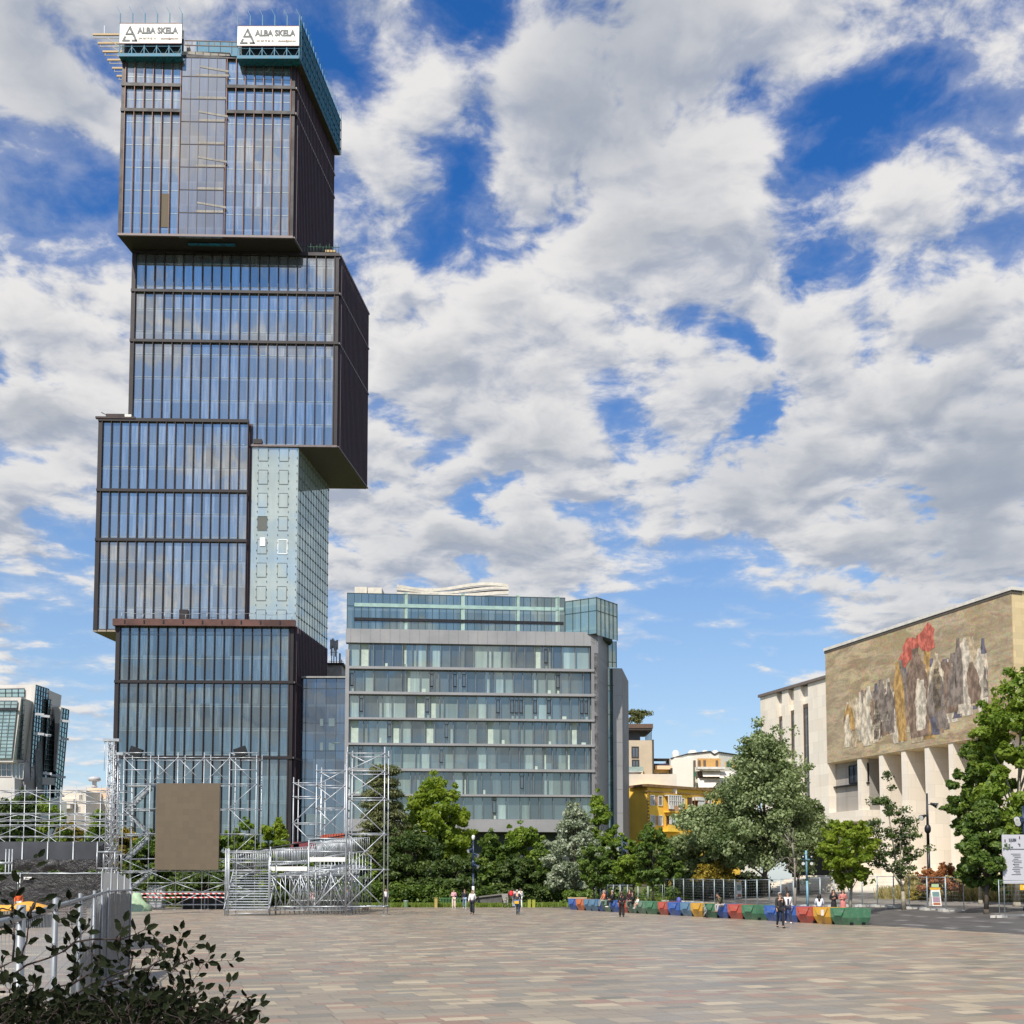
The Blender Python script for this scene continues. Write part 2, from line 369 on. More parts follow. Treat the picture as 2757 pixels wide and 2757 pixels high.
M['earth'] = grassmat('earth_and_grass', (.060, .085, .022), (.13, .13, .05))
M['drygrass'] = grassmat('dry_planting_bed', (.10, .10, .035), (.22, .18, .08), 2.)
def sheet(name, rects, m, dz=0.):
    """ground sheet that follows the slope towards the museum; rects = (u0, u1, v0, v1) or polygons in u, v"""
    b = MB()
    for (u0, u1, v0, v1) in rects:
        cuts = sorted(set([v0, v1]+[k for k in (37., 60.) if v0 < k < v1]))
        for a, c in zip(cuts, cuts[1:]):
            z0, z1 = max(0, min(a, 60)-37)*.07+dz, max(0, min(c, 60)-37)*.07+dz
            b.quad(uv(u0, a, z0), uv(u0, c, z1), uv(u1, c, z1), uv(u1, a, z0))
    o = b.build(name, m); o['kind'] = 'structure'; return o
sheet('ground', [(-1500, 3000, -2500, 2500)], M['earth'], -.012)
b = MB(); b.add([(-70, -25, 0), (uv(-40, 37)), (19.1, 59, 0), (3.2, 101, 0), (-70, 101, 0)], [(0, 1, 2, 3, 4)])
tag(b.build('plaza', M['paving']), kind='structure')
b = MB()
A0 = uv(-40, 37); A1 = Vector((19.1, 59, 0)); A2 = Vector((3.2, 101, 0))
zz_ = .004
def gv(p): return Vector((p[0], p[1], gz(p[0], p[1])+zz_))
# dark forecourt: from the plaza edge over the fence up to the museum steps
edge = [A0, uv(0, 37), uv(30, 37.), Vector((19.1, 59, 0)), uv(60, 36.2), uv(75, 34.8), Vector((3.2, 101, 0))]
lo = [gv(p) for p in edge]; mid = [gv(uv(k, 37.5)) for k in (-40, 0, 30, 49, 60, 77, 96)]; hi = [gv(uv(k, 59.9)) for k in (-40, 0, 30, 49, 60, 77, 96)]
for i in range(6):
    b.quad(lo[i], mid[i], mid[i+1], lo[i+1]); b.quad(mid[i], hi[i], hi[i+1], mid[i+1])
tag(b.build('forecourt', M['setts']), kind='structure')
sheet('path', [(46, 98, 48.5, 51.6)], M['lightpath'], .010)
sheet('planting_bed', [(20, 70, 51.6, 64)], M['drygrass'], .012)
# ------------------------------------------------------------------ stacked tower
FD = Vector((1, .029, 0)).normalized()           # along its front
SD = Vector((.1207, 1, 0)).normalized()          # along its right side
def zat(py, D): return at(1378, py, D).z
def xat(px, py, D): return at(px, py, D).x
g_in = Vector((-FD.y, FD.x, 0))                  # into the building, square to the front
class Block:
    def __init__(s, name, tower, D, pxl, pxr, pyt, pyb, side, bays, floors, glass, gside, label=None):
        ym = (pyt+pyb)/2
        s.D = D; s.R = Vector((xat(pxr, ym, D), D, 0)); xl = xat(pxl, ym, D)
        s.W = (s.R.x-xl)/FD.x; s.L = s.R-FD*s.W; s.side = side
        s.zt, s.zb = zat(pyt, D), zat(pyb, D) if pyb else 0.; s.bays = bays
        b = MB(); e = .35
        P = [s.L+FD*e+g_in*e, s.R-FD*e+g_in*e, s.R+SD*side-FD*e-SD*e, s.L+SD*side+FD*e-SD*e]
        b.hexa([p+Zv*(s.zb+.15) for p in P], [p+Zv*(s.zt-.15) for p in P], 0)
        s.root = b.build(name, M['bronze_dark'], tower)
        if label: s.root['label'] = label
        s.floors = floors
        # glass skins, with pale horizontal joints at each floor
        b = MB(); z0, z1 = s.zb+.3, s.zt-.3
        b.quad(*(p for p in (s.L+FD*.6+g_in*.28+Zv*z0, s.R-FD*.2+g_in*.28+Zv*z0, s.R-FD*.2+g_in*.28+Zv*z1, s.L+FD*.6+g_in*.28+Zv*z1)))
        for z in s.zs():
            b.box(((s.L+s.R)/2)+g_in*.27+Zv*z, (s.W-1.35, .05, .07), 1, (FD, g_in, Zv))
        b.build('front_glass', [glass, M['joint']], s.root)
        b = MB(); b.quad(s.R-FD*.28+SD*.5+Zv*z0, s.R-FD*.28+SD*(side-.5)+Zv*z0, s.R-FD*.28+SD*(side-.5)+Zv*z1, s.R-FD*.28+SD*.5+Zv*z1)
        b.build('side_glass', gside, s.root)
        # corner posts and edge frames
        b = MB()
        b.box(s.L+FD*.3+g_in*.25+Zv*(s.zt+s.zb)/2, (.6, .5, s.zt-s.zb), 0, (FD, g_in, Zv)); b.build('corner_post', M['bronze_dark'], s.root)
        cw_ = .05 if name == 'lower_box' else .76
        b = MB(); b.box(s.R-FD*cw_/2+g_in*.25+Zv*(s.zt+s.zb)/2, (cw_, .5, s.zt-s.zb), 0, (FD, g_in, Zv)); b.build('corner_post', M['bronze_dark'], s.root)
    def zs(s):
        z = s.zb+3.62
        out = []
        while z < s.zt-1: out.append(z); z += 3.62
        return out
    def fins(s, spans, m='bronze', side=True, xs=None):
        """spans: (first bay, last bay, z bottom, z top)"""
        st = (s.W-(.66 if s.root.name.startswith('lower_box') else 1.2))/s.bays
        for i in range(0, s.bays+1):
            if xs and i in xs: continue
            zb, zt = s.zb, s.zt
            for (a, c, q0, q1) in spans:
                if a <= i <= c: zb, zt = q0, q1
            b = MB(); b.box(s.L+FD*(.6+st*i)-g_in*.0+Zv*(zb+zt)/2, (.09, .26, zt-zb), 0, (FD, g_in, Zv)); b.build('fin', M[m], s.root)
        if side:
            b = MB(); n = int(s.side/.75)
            for i in range(1, n): b.box(s.R+SD*(s.side*i/n)+FD*.02+Zv*(s.zt+s.zb)/2, (.10, .55, s.zt-s.zb-.2), 0, (SD, FD, Zv))
            tag(b.build('side_fin', M['side_bronze'], s.root), kind='stuff')
    def ledge(s, z, a=0., c=None, h=.24, d=.40, wrap=True, m='bronze_dark', out=.16):
        c = s.W if c is None else c; b = MB()
        b.box(s.L+FD*(a+c)/2-g_in*(out-d/2)+Zv*z, (c-a+.06, d, h), 0, (FD, g_in, Zv)); b.build('ledge', M[m], s.root)
        if wrap:
            b = MB(); b.box(s.R+SD*(s.side/2)+FD*.12+Zv*z, (s.side, .3, h*.6), 0, (SD, FD, Zv)); b.build('side_ledge', M['bronze_rim'], s.root)
M['side_bronze'] = mat('purple_side_fin', (.060, .034, .046), .5, .1, .2, .4)
M['joint'] = mat('pale_glass_joint', (.30, .36, .38), .4, .2, .1, 3)
M['bronze_rim'] = mat('worn_bronze_rim', (.16, .13, .13), .5, .3, .15, 2)
ax = tuple(FD)
GB = glassy('blue_mirror_glass', (.045, .062, .078), (.42, .46, .49), .38, (.95, .95, .94), .60, 1.44, 3.62, 3.2, axes=ax)
GB2 = glassy('pale_mirror_glass', (.048, .062, .074), (.44, .48, .50), .40, (.95, .95, .94), .60, 1.44, 3.62, 3.2, axes=ax)
GD = glassy('dark_mirror_glass', (.014, .024, .030), (.20, .28, .31), .24, (.72, .86, .93), .60, 1.44, 3.62, 6., axes=ax)
GS = glassy('side_glass_dark', (.010, .010, .014), (.05, .05, .06), .22, (.6, .65, .75), .3, .75, 3.62, 5., axes=tuple(SD))
GG = glassy('unfinished_floor_glass', (.095, .090, .088), (.24, .23, .21), .20, (.85, .85, .88), .5, 1.44, 3.62, 1.2, axes=ax)
GC = glassy('pale_green_glass', (.25, .30, .30), (.42, .48, .475), .32, (.90, 1., .98), .45, 1.5, 3.62, 1.6, axes=ax)
GCs = glassy('pale_green_side_glass', (.20, .25, .245), (.36, .43, .41), .42, (.85, 1., .97), .4, 1.5, 3.62, 1.6, axes=tuple(SD))
tower = thing('glass_tower', (xat(560, 2400, 167), 172, 0), 'tall dark glass tower of four shifted boxes with purple brown fins, still being built', 'tower')
B4 = Block('upper_box', tower, 163, 328, 792, 158, 640, 21.4, 18, 7, GB, GS, 'top box jutting forward under the teal screens')
B3 = Block('middle_box', tower, 166.9, 355, 910, 686, 1204, 18.3, 21, 7, GB2, GS, 'box pushed out to the right')
B2 = Block('lower_box', tower, 165.8, 262, 665, 1134, 1700, 14, 16, 7, GB2, GS, 'box pushed out to the left')
B1 = Block('base_box', tower, 165.5, 308, 786, 1682, 2425, 17.6, 18, 11, GD, GS, 'lowest box standing among the trees')
st4 = (B4.W-1.2)/18
B4.fins([], 'bronze_lit', xs=(7, 8, 9, 10))
for py, in ((237,), (305,)):
    z = zat(py, 163); B4.ledge(z, 0, .6+6*st4+.06, .5); B4.ledge(z, .6+11*st4, None, .5, wrap=False)
B4.ledge(B4.zb+.05, h=.35, m='bronze_rim'); B4.ledge(B4.zt-.1, h=.4)
b = MB(); a0, a1 = .6+6*st4+.2, .6+11*st4-.2
b.hexa([B4.L+FD*a0-g_in*.1+Zv*(B4.zb-.2), B4.L+FD*a1-g_in*.1+Zv*(B4.zb-.2), B4.L+FD*a1+g_in*.3+Zv*(B4.zb-.2), B4.L+FD*a0+g_in*.3+Zv*(B4.zb-.2)],
       [B4.L+FD*a0-g_in*.1+Zv*(B4.zt-.1), B4.L+FD*a1-g_in*.1+Zv*(B4.zt-.1), B4.L+FD*a1+g_in*.3+Zv*(B4.zt-.1), B4.L+FD*a0+g_in*.3+Zv*(B4.zt-.1)])
for i in range(1, 5): b.box(B4.L+FD*(a0+(a1-a0)*i/5)-g_in*.12+Zv*(B4.zb+B4.zt)/2, (.07, .07, B4.zt-B4.zb), 1, (FD, g_in, Zv))
for z in B4.zs(): b.box(B4.L+FD*(a0+a1)/2-g_in*.12+Zv*z, (a1-a0, .07, .09), 1, (FD, g_in, Zv))
zr = random.Random(4)
for i, z in enumerate(B4.zs()):           # rough floor edges and stair flights showing through the unclad shaft
    c0 = a0+.25*(a1-a0); b.box(B4.L+FD*(c0+2.9)-g_in*.115+Zv*(z+.25), (4.6+zr.uniform(-.8, .6), .04, .34), 2, (FD, g_in, Zv))
    if i % 2 == 0: b.bar(B4.L+FD*(c0+1)-g_in*.13+Zv*(z+1.6), B4.L+FD*(c0+5.4)-g_in*.13+Zv*(z+.9), .04, .3, 2)
b.build('stair_shaft_glass', [GG, M['bronze'], M['concrete']], B4.root)
b = MB()                                   # one missing pane
b.box(B4.L+FD*(.6+4.5*st4)+g_in*.24+Zv*(zat(570, 163)), (st4-.2, .06, zat(525, 163)-zat(615, 163)), 0, (FD, g_in, Zv)); b.build('bare_panel', mat('plywood_panel', (.13, .105, .07), .8), B4.root)
for z_, a, c in ((791, 0, None), (925, 0, None)): B3.ledge(zat(z_, 167), a, c, .42)
B3.fins([(10, 21, B3.zb, B3.zt)], 'bronze')
B3.ledge(B3.zb+.1, h=.3, m='bronze_rim'); B3.ledge(B3.zt, h=.5)
b = MB(); b.box(B3.R-FD*6+SD*9+Zv*(B3.zb-.02), (12, 18, .25), 0, (FD, SD, Zv)); b.build('soffit', M['soffit'], B3.root)
b = MB(); b.box(B2.L+FD*3+SD*7+Zv*(B2.zb-.02), (6, 14, .3), 0, (FD, SD, Zv)); b.build('soffit', mat('pale_soffit', (.30, .25, .20), .7), B2.root)
b = MB(); b.box((B4.L+B4.R)/2+SD*10.7+Zv*(B4.zb-.02), (B4.W, 21, .25), 0, (FD, SD, Zv)); b.build('soffit', mat('dark_soffit', (.03, .024, .024), .7), B4.root)
B2.fins([], 'bronze')
for z_ in (1323, 1456): B2.ledge(zat(z_, 165.8), h=.42, wrap=False)
B2.ledge(B2.zt, h=.5, wrap=False)
B1.fins([], 'bronze')
for z_ in (1837, 2040): B1.ledge(zat(z_, 165.5), h=.42)
b = MB(); b.box((B1.L+B1.R)/2-g_in*.25+Zv*(B1.zt+.1), (B1.W+.6, .9, 1.0), 0, (FD, g_in, Zv))
for i in range(9): b.box(B1.L+FD*(1.5+i*B1.W/9.2)-g_in*.72+Zv*(B1.zt+.15), (.18, .12, .5), 1, (FD, g_in, Zv))
b.build('parapet', [mat('weathered_bronze_parapet', (.10, .045, .036), .5, .2, .35, .35), M['black']], B1.root)
b = MB(); q = [B1.L-g_in*.6+FD*(1+i*(B1.W-1.2)/8)+Zv*(B1.zt+1.55-.25*(i % 2)) for i in range(9)]
for i in range(8): b.tube(q[i], q[i+1], .035)
for p in q: b.tube(Vector((p.x, p.y, B1.zt+.5)), p, .04)
b.build('cable_rail', M['galv2'], B1.root)
b = MB(); b.box(B2.L+FD*1.9+g_in*.2+Zv*0, (0, 0, 0)) if 0 else None
b.box(B2.L+FD*(.6+9.55*(B2.W-1.2)/16)+g_in*.05+Zv*zat(1665, 165.8), (1.3, .3, 2.6), 0, (FD, g_in, Zv)); b.build('open_hatch', M['bronze_dark'], B2.root)
# core clad in pale green glass between the boxes
Dc = 166.85
cR = Vector((xat(800, 1450, Dc), Dc, 0)); cw = (cR.x-xat(666, 1450, Dc))/FD.x; cL = cR-FD*cw; czt, czb = zat(1196, Dc), zat(1700, Dc); cs = 16.4
core = MB().hexa([p+Zv*(czb-2) for p in (cL+g_in*.2, cR+g_in*.2-FD*.1, cR+SD*cs-FD*.1-SD*.2, cL+SD*cs)], [p+Zv*(czt) for p in (cL+g_in*.2, cR+g_in*.2-FD*.1, cR+SD*cs-FD*.1-SD*.2, cL+SD*cs)]).build('core', M['concrete'], tower)
b = MB(); b.quad(cL+Zv*czb, cR+Zv*czb, cR+Zv*czt, cL+Zv*czt)
for xx in (.46, .70, 1.): pass
xs = [cw*k for k in (.195, .405, .61, .815)]
def dots(b, o, ex, ey, xs, z0, z1, dz, out):
    for x in xs:
        z = z0
        while z < z1: b.box(o+ex*x+out*.05+Zv*z, (.08, .08, .22), 1, (ex, ey, Zv)); z += dz
z = czb+1.2; i = 0
dots(b, cL, FD, g_in, xs+[cw*.98], czb+.4, czt, 1.207, -g_in)
b.build('core_glass', [GC, mat('glass_clamp', (.05, .06, .06), .5)], core)
fr = Parts('service_window', [mat('pale_frame', (.20, .22, .21), .5), GC, mat('white_frame', (.75, .78, .78), .5), mat('dark_opening', (.12, .13, .12), .8)], core)
k = 0; z = czb+1.1
while z < czt-2.2:
    for x in (0, 2):
        def fn(m, x=x, z=z, k=k):
            c = cL+FD*((xs[x]+xs[x+1])/2)-g_in*.04; w = xs[x+1]-xs[x]-.16; mi = 2 if (k, x) == (3, 2) else 0
            for s_ in (-1, 1): m.box(c+FD*s_*w/2+Zv*(z+1.1), (.045 if mi == 0 else .14, .08, 2.2), mi, (FD, g_in, Zv)); m.box(c+Zv*(z+1.1+s_*1.1), (w, .08, .045 if mi == 0 else .14), mi, (FD, g_in, Zv))
            m.box(c+Zv*(z+1.1)+g_in*.02, (w-.1, .03, 2.1), 3 if (k, x) in ((4, 0),) else 1, (FD, g_in, Zv))
        fr.add(fn)
    z += 3.62; k += 1
fr.done()
b = MB(); b.box(cL+FD*(xs[0]+.9)-g_in*.1+Zv*(zat(1460, Dc)), (.8, .12, 1.3), 0, (FD, g_in, Zv)); b.build('bright_pane', mat('sunlit_pane', (.9, .9, .88), .3), core)
b = MB(); b.quad(cR+Zv*czb-Zv*4, cR+SD*cs+Zv*czb-Zv*4, cR+SD*cs+Zv*czt, cR+Zv*czt)
nx = 12; z = czb-3
while z < czt:
    b.box(cR+SD*cs/2+FD*.03+Zv*z, (cs, .05, .05), 1, (SD, FD, Zv)); 
    for i in range(nx+1): b.box(cR+SD*cs*i/nx+FD*.06+Zv*z, (.09, .09, .3), 1, (SD, FD, Zv))
    z += 1.81
for i in range(nx+1): b.box(cR+SD*cs*i/nx+FD*.03+Zv*(czb+czt-4)/2, (.05, .04, czt-czb+4), 2, (SD, FD, Zv))
b.build('core_side_glass', [GCs, mat('glass_clamp_side', (.09, .11, .11), .5), mat('thin_joint', (.30, .34, .34), .5)], core)
# terraces with builders' clutter
b = MB(); zt = B3.zt+.25; o = B3.R-FD*7
for i in range(15): b.tube(o+FD*(.2+i*.48)+Zv*zt, o+FD*(.2+i*.48)+Zv*(zt+1.0+.25*(i % 3)), .03)
b.tube(o+Zv*(zt+.95), o+FD*7.1+Zv*(zt+.95), .04); b.box(o+FD*3.6+SD*1+Zv*(zt+.25), (5.6, .6, .5), 1, (FD, SD, Zv)); b.box(o+FD*5.6+SD*.4+Zv*(zt+.45), (1.6, .5, .35), 1, (FD, SD, Zv))
b.build('terrace_rail', [mat('green_netting', (.04, .13, .08), .7), M['timber']], B3.root)
b = MB(); o = B2.L+Zv*(B2.zt+.2)
b.box(o+FD*2.5+g_in*.3+Zv*.45, (2.8, .7, .5), 0, (FD, g_in, Zv)); b.bar(o+FD*.4+Zv*.9, o+FD*1.2+Zv*.5, .1); b.box(o+FD*4.5+Zv*.35, (1., .5, .4), 1, (FD, g_in, Zv)); b.bar(o-FD*.4+Zv*.05, o+FD*5.6+Zv*.05, .5, .3)
b.build('terrace_hoist', [M['bronze'], M['white']], B2.root)
b = MB(); b.box(B3.L+FD*(B3.W*.62)+g_in*.05+Zv*(B3.zb+.75), (1.3, .4, .7), 0, (FD, g_in, Zv)); b.build('open_vent', M['bronze_dark'], B3.root)
b = MB(); b.box((B4.L+B4.R)/2+FD*.6+g_in*1.5+Zv*(B4.zb-.45), (7.2, .4, .25), 0, (FD, g_in, Zv)); b.build('work_light_strip', M['blue'], B4.root)
# climbing screens on the roof, banners hung on them, cantilevered slab forms
def rooftop_platform(D, pl, pr, pt, pb, label):
    L, Rr = at(pl, pb, D), at(pr, pb, D); z0, z1 = zat(pb, D), zat(pt, D); w = (Rr-L).x; L.z = 0; e = Vector((1, 0, 0)); f = Vector((0, 1, 0))
    t = thing('climbing_platform', (L.x+w/2, D, z0), label, 'scaffold platform', 'teal climbing platforms on the tower roof')
    b = MB(); b.box(L+e*w/2+f*.6+Zv*(z0+.25), (w, 1.6, .5)); b.build('floor_beam', M['blue'], t)
    b = MB(); b.box(L+e*w/2+f*1.1+Zv*(z0+z1)/2, (w, .12, z1-z0-.2)); b.build('back_panel', M['blued'], t)
    zb = zat(pt+ (pb-pt)*.60, D)
    for i in range(6):
        x = w*i/5; b = MB(); b.box(L+e*x+Zv*(z0+z1+1.8)/2, (.14, .14, z1-z0+1.8)); b.bar(L+e*x+Zv*(z1+1.8), L+e*(x-.55)+Zv*(z1+2.9), .07); b.build('post', M['blue'], t)
    for i in range(5):
        x = w*i/5; b = MB(); k = w/5
        b.bar(L+e*(x)+Zv*(z0+1.7), L+e*(x+k*.4)+Zv*(z0+.6), .06); b.bar(L+e*(x+k*.4)+Zv*(z0+.6), L+e*(x+k*.7)+Zv*(z0+.6), .06); b.bar(L+e*(x+k*.7)+Zv*(z0+.6), L+e*(x+k)+Zv*(z0+1.7), .06); b.build('truss', M['blue'], t)
    b = MB(); b.box(L+e*w/2+Zv*(z0+1.75), (w, .06, .06)); b.box(L+e*w/2+Zv*(z0+3.0), (w, .10, .22)); b.build('rail', M['blue'], t)
    return t, L, w, z0, z1
def text_mesh(body, size, loc, ex, up, mt, parent, name='lettering', bold=.012, width=None, italic=False, depth=.015):
    """real letters, turned into a mesh and laid on a surface with the reading direction ex"""
    cu = bpy.data.curves.new('t', 'FONT'); cu.body = body; cu.size = size; cu.offset = bold*size; cu.extrude = depth; cu.align_x = 'LEFT'; cu.resolution_u = 3
    if italic: cu.shear = .2
    o = bpy.data.objects.new('t', cu); col.objects.link(o); dg = bpy.context.evaluated_depsgraph_get(); dg.update()
    me = bpy.data.meshes.new_from_object(o.evaluated_get(dg)); bpy.data.objects.remove(o)
    n = ex.cross(up).normalized(); sx = 1.
    if width: xs_ = [v.co.x for v in me.vertices]; sx = width/(max(xs_)-min(xs_))
    r = rootloc(parent)
    for v in me.vertices: v.co = loc+ex*(v.co.x*sx)+up*v.co.y+n*v.co.z-r
    me.materials.clear(); me.materials.append(mt)
    ob = bpy.data.objects.new(name, me); col.objects.link(ob); ob.parent = parent; return ob
def roof_banner(L, w, z0, z1, label):
    e, f = Vector((1, 0, 0)), Vector((0, 1, 0)); h = z1-z0; o = L-f*.16+Zv*z0
    t = thing('banner', (L.x+w/2, L.y-.16, z0), label, 'banner', 'company banners on the tower roof')
    b = MB(); b.box(o+e*w/2+Zv*h/2, (w, .05, h)); b.build('sheet', M['banner'], t)
    b = MB(); b.box(o+e*w/2+Zv*(h+.04), (w+.1, .1, .08)); b.box(o+e*w/2+Zv*(-.04), (w+.1, .1, .08)); b.build('edge_rope', mat('dark_red_edge', (.16, .05, .06), .6), t)
    o2 = o-f*.06
    b = MB()                              # folded-A emblem from four slanted strokes
    def P(x, y): return o2+e*(x*w)+Zv*(y*h)
    def stroke(*pts):
        n = len(pts); b.hexa([P(*p)+f*.0 for p in pts], [P(*p)-f*.03 for p in pts])
    stroke((.170, .90), (.222, .56), (.190, .52), (.153, .74)); stroke((.170, .90), (.170, .82), (.118, .50), (.090, .43)); stroke((.09, .43), (.118, .50), (.235, .50), (.215, .43))
    stroke((.235, .50), (.290, .10), (.262, .10), (.205, .43)); stroke((.290, .10), (.198, .10), (.198, .17), (.262, .17)); stroke((.040, .10), (.165, .10), (.165, .17), (.082, .17)); stroke((.040, .10), (.078, .34), (.104, .34), (.080, .17))
    b.build('emblem', M['ink'], t)
    text_mesh('ALBA SKELA', h*.42, P(.29, .50), e, Zv, M['ink'], t, bold=.04, width=w*.66)
    text_mesh('044 069 70 82 181', h*.13, P(.31, .20), e, Zv, M['redink'], t, 'small_print', bold=.01, width=w*.28)
    text_mesh('albaskela@gmail.com', h*.13, P(.66, .20), e, Zv, M['redink'], t, 'small_print', bold=.01, width=w*.29)
    return t
t, L, w, z0, z1 = rooftop_platform(161.5, 321, 488, 66, 154, 'teal scaffold platform on the left of the tower roof, under a white banner')
roof_banner(L+Vector((.05, 0, 0)), w, z0+(z1-z0)*.40, z1, 'white company banner on the left corner of the tower roof')
t, L, w, z0, z1 = rooftop_platform(161.5, 639, 805, 73, 160, 'teal scaffold platform on the right of the tower roof, under a white banner')
roof_banner(L, w, z0+(z1-z0)*.40, z1, 'white company banner on the right corner of the tower roof')
# long teal screen down the right side
o = B4.R+Zv*B4.zt; t = thing('climbing_screen', (o.x+.8, o.y+10, B4.zt), 'long teal mesh screen overhanging the right side of the tower roof', 'safety screen')
b = MB(); q = SD*22.6; a = o+FD*.9-SD*1.2
b.hexa([a-Zv*1.0, a+FD*.15-Zv*1.0, a+FD*.15+q-Zv*1.0, a+q-Zv*1.0], [a+Zv*5.2, a+FD*.15+Zv*5.2, a+FD*.15+q+Zv*5.2, a+q+Zv*5.2]); b.build('mesh_sheet', M['blue'], t)
b = MB(); b.box(o+FD*.1+SD*10.1-Zv*.95, (22.6, 1.9, .3), 0, (SD, FD, Zv)); b.build('floor_beam', mat('dark_decking', (.05, .045, .045), .8), t)
ps = Parts('post', M['blue'], t)
for i in range(19): ps.add(lambda m, i=i: (m.box(a+FD*.3+SD*(i*1.25)+Zv*2.4, (.12, .1, 7)), m.bar(a+FD*.3+SD*(i*1.25)+Zv*5.9, a+FD*.3+SD*(i*1.25-.3)+Zv*6.9, .06)))
ps = Parts('rail', M['blue'], t)
for z in (0, 1.7, 3.4, 5.2): ps.add(lambda m, z=z: m.box(a+FD*.2+SD*11.3+Zv*z, (22.6, .1, .12), 0, (SD, FD, Zv)))
# beam between banners and the bare slab between them
b = MB(); y = 161.8; p, q = at(497, 109, y), at(638, 113, y); b.bar(p, q, .12); b.bar(p-Zv*.75, q-Zv*.75, .12)
for i in range(8): k = i/7; b.bar(p.lerp(q, k), p.lerp(q, k)-Zv*.75, .08)
tag(b.build('lattice_beam', mat('rusty_beam', (.16, .13, .12), .7)), 'thin lattice beam spanning between the two white roof banners', 'beam')
o = B4.L+FD*9+Zv*(B4.zt+.1); b = MB(); b.box(o+FD*3+SD*3+Zv*.35, (8.6, 6, .7), 0, (FD, SD, Zv)); b.build('roof_slab', M['concrete'], B4.root)
b = MB(); s0 = at(503, 112, 163.2); b.hexa([s0+Vector((0, 0, -8.2)), s0+Vector((.4, 12, -8.2)), s0+Vector((3.6, 12, -8.2)), s0+Vector((3.6, 0, -8.2))], [s0, s0+Vector((.4, 12, 0)), s0+Vector((.5, 12, 0)), s0+Vector((.1, 0, 0))]); b.build('raking_wall', M['concrete'], B4.root)
p = at(548, 135, 166); b = MB(); b.box(p+Vector((4.3, 0, 0)), (11, .2, 2.6)); b.box(p+Vector((3.4, -.6, -1.7)), (12.5, .3, .8))
for i in range(7): b.box(p+Vector((-1+i*1.8, -.15, 0)), (.1, .12, 3.0))
tag(b.build('guard_screen', M['blue']), 'low blue guard screen on the roof slab between the banners', 'safety screen')
t = thing('slab_formwork', at(300, 200, 170), 'stepped timber formwork jutting out left of the tower top', 'formwork')
bm = Parts('timber_beam', mat('orange_timber', (.52, .38, .22), .7), t); bs = Parts('bracket', mat('grey_bracket', (.30, .28, .24), .6, .2), t)
for i in range(13):
    y = 163+i*1.75; k = i/12; xo = xat(249, 200, 163)+(xat(326, 200, 163)-xat(249, 200, 163))*0
    x0 = B4.L.x-4.6+i*.12; zt = B4.zt+3.9-i*.02
    bm.add(lambda m: m.box(Vector((x0+2.4, y, zt)), (5.4, .22, .28)))
    bs.add(lambda m: (m.bar((x0, y, zt-.6), (x0+4.8, y, zt-.6), .08), m.bar((x0+.1, y, zt), (x0+.1, y, zt-.7), .08), m.bar((x0+2, y, zt-.6), (x0+4.8, y, zt-2.8), .09)))
b = MB(); b.bar((x0, 163, zt+1.7), (x0, 163, zt), .05); b.build('guard_post', M['galv2'], t)

# ------------------------------------------------------------------ glass annex between the towers
ann = thing('glass_annex', (xat(850, 2300, 172), 172, 0), 'low dark blue glass block between the tall tower and the grey office block', 'building')
GA = glassy('slate_glass', (.012, .022, .034), (.12, .17, .21), .24, (.68, .8, .95), .35, 1.7, 4.2, 3.5)
b = MB(); y = 169.; x0, x1 = xat(792, 1826, y), xat(936, 1826, y); zt = zat(1826, y)
b.box(((x0+x1)/2, y+6, zt/2), (x1-x0, 12, zt)); b.build('wall', GA, ann)
b = MB()
for i in range(6): b.box((x0+(x1-x0)*i/5.3+.3, y-.03, zt/2), (.06, .06, zt), 0)
z = zt-1.6
while z > 0: b.box(((x0+x1)/2, y-.03, z), (x1-x0, .06, .07)); z -= 4.3 if z < zt-2 else 5.3
b.build('glazing_bars', mat('slate_bar', (.05, .07, .09), .5), ann)
b = MB(); b.box(((x0+x1)/2, y+5.8, zt+.1), (x1-x0+.3, 12.6, .25)); b.build('coping', mat('grey_coping', (.30, .30, .30), .6), ann)
W_ = Parts('lit_room_blind', mat('pale_blind', (.14, .20, .23), .7), ann)
for (px, py, w, h) in ((866, 1945, 9, 20), (893, 1945, 16, 22), (866, 2010, 9, 22), (893, 2010, 16, 20), (905, 2000, 22, 3), (850, 2205, 60, 26)):
    c = at(px, py, y-.05); W_.add(lambda m: m.box(c, (w*y/F, .04, h*y/F)))
# old concrete block with masts, behind the annex
ob = thing('concrete_block', (xat(905, 1800, 190), 190, 0), 'rough old concrete stair head behind the slate glass annex, carrying antennas', 'building')
b = MB(); y = 190.; x0, x1 = xat(868, 1790, y), xat(920, 1790, y); zt = zat(1790, y); b.box(((x0+x1)/2, y+5, zt/2), (x1-x0, 10, zt)); b.build('wall', M['concrete'], ob)
b = MB(); b.box(((x0+x1)/2, y+5, zt+.15), (x1-x0+.8, 10.8, .3)); b.build('roof', M['bronze_dark'], ob)
b = MB(); b.box(((x0+x1)/2+3, y+5, (zt-3)/2), (9, 11, zt-3)); b.build('stair_wall', M['concrete'], ob)
t = thing('antenna_mast', (xat(898, 1790, 193), 193, zt+.3), 'cluster of phone antennas on the concrete block right of the tower', 'antenna')
zb = zt+.3; mm = mat('antenna_grey', (.34, .36, .38), .5, .2)
for (px, pt, nm) in ((893, 1735, 'pole'), (899, 1722, 'pole'), (906, 1728, 'pole'), (914, 1768, 'pole'), (920, 1776, 'pole')):
    b = MB(); x = xat(px, 1760, 193); b.tube((x, 193, zb), (x, 193, zat(pt, 193)), .09); b.build(nm, mm, t)
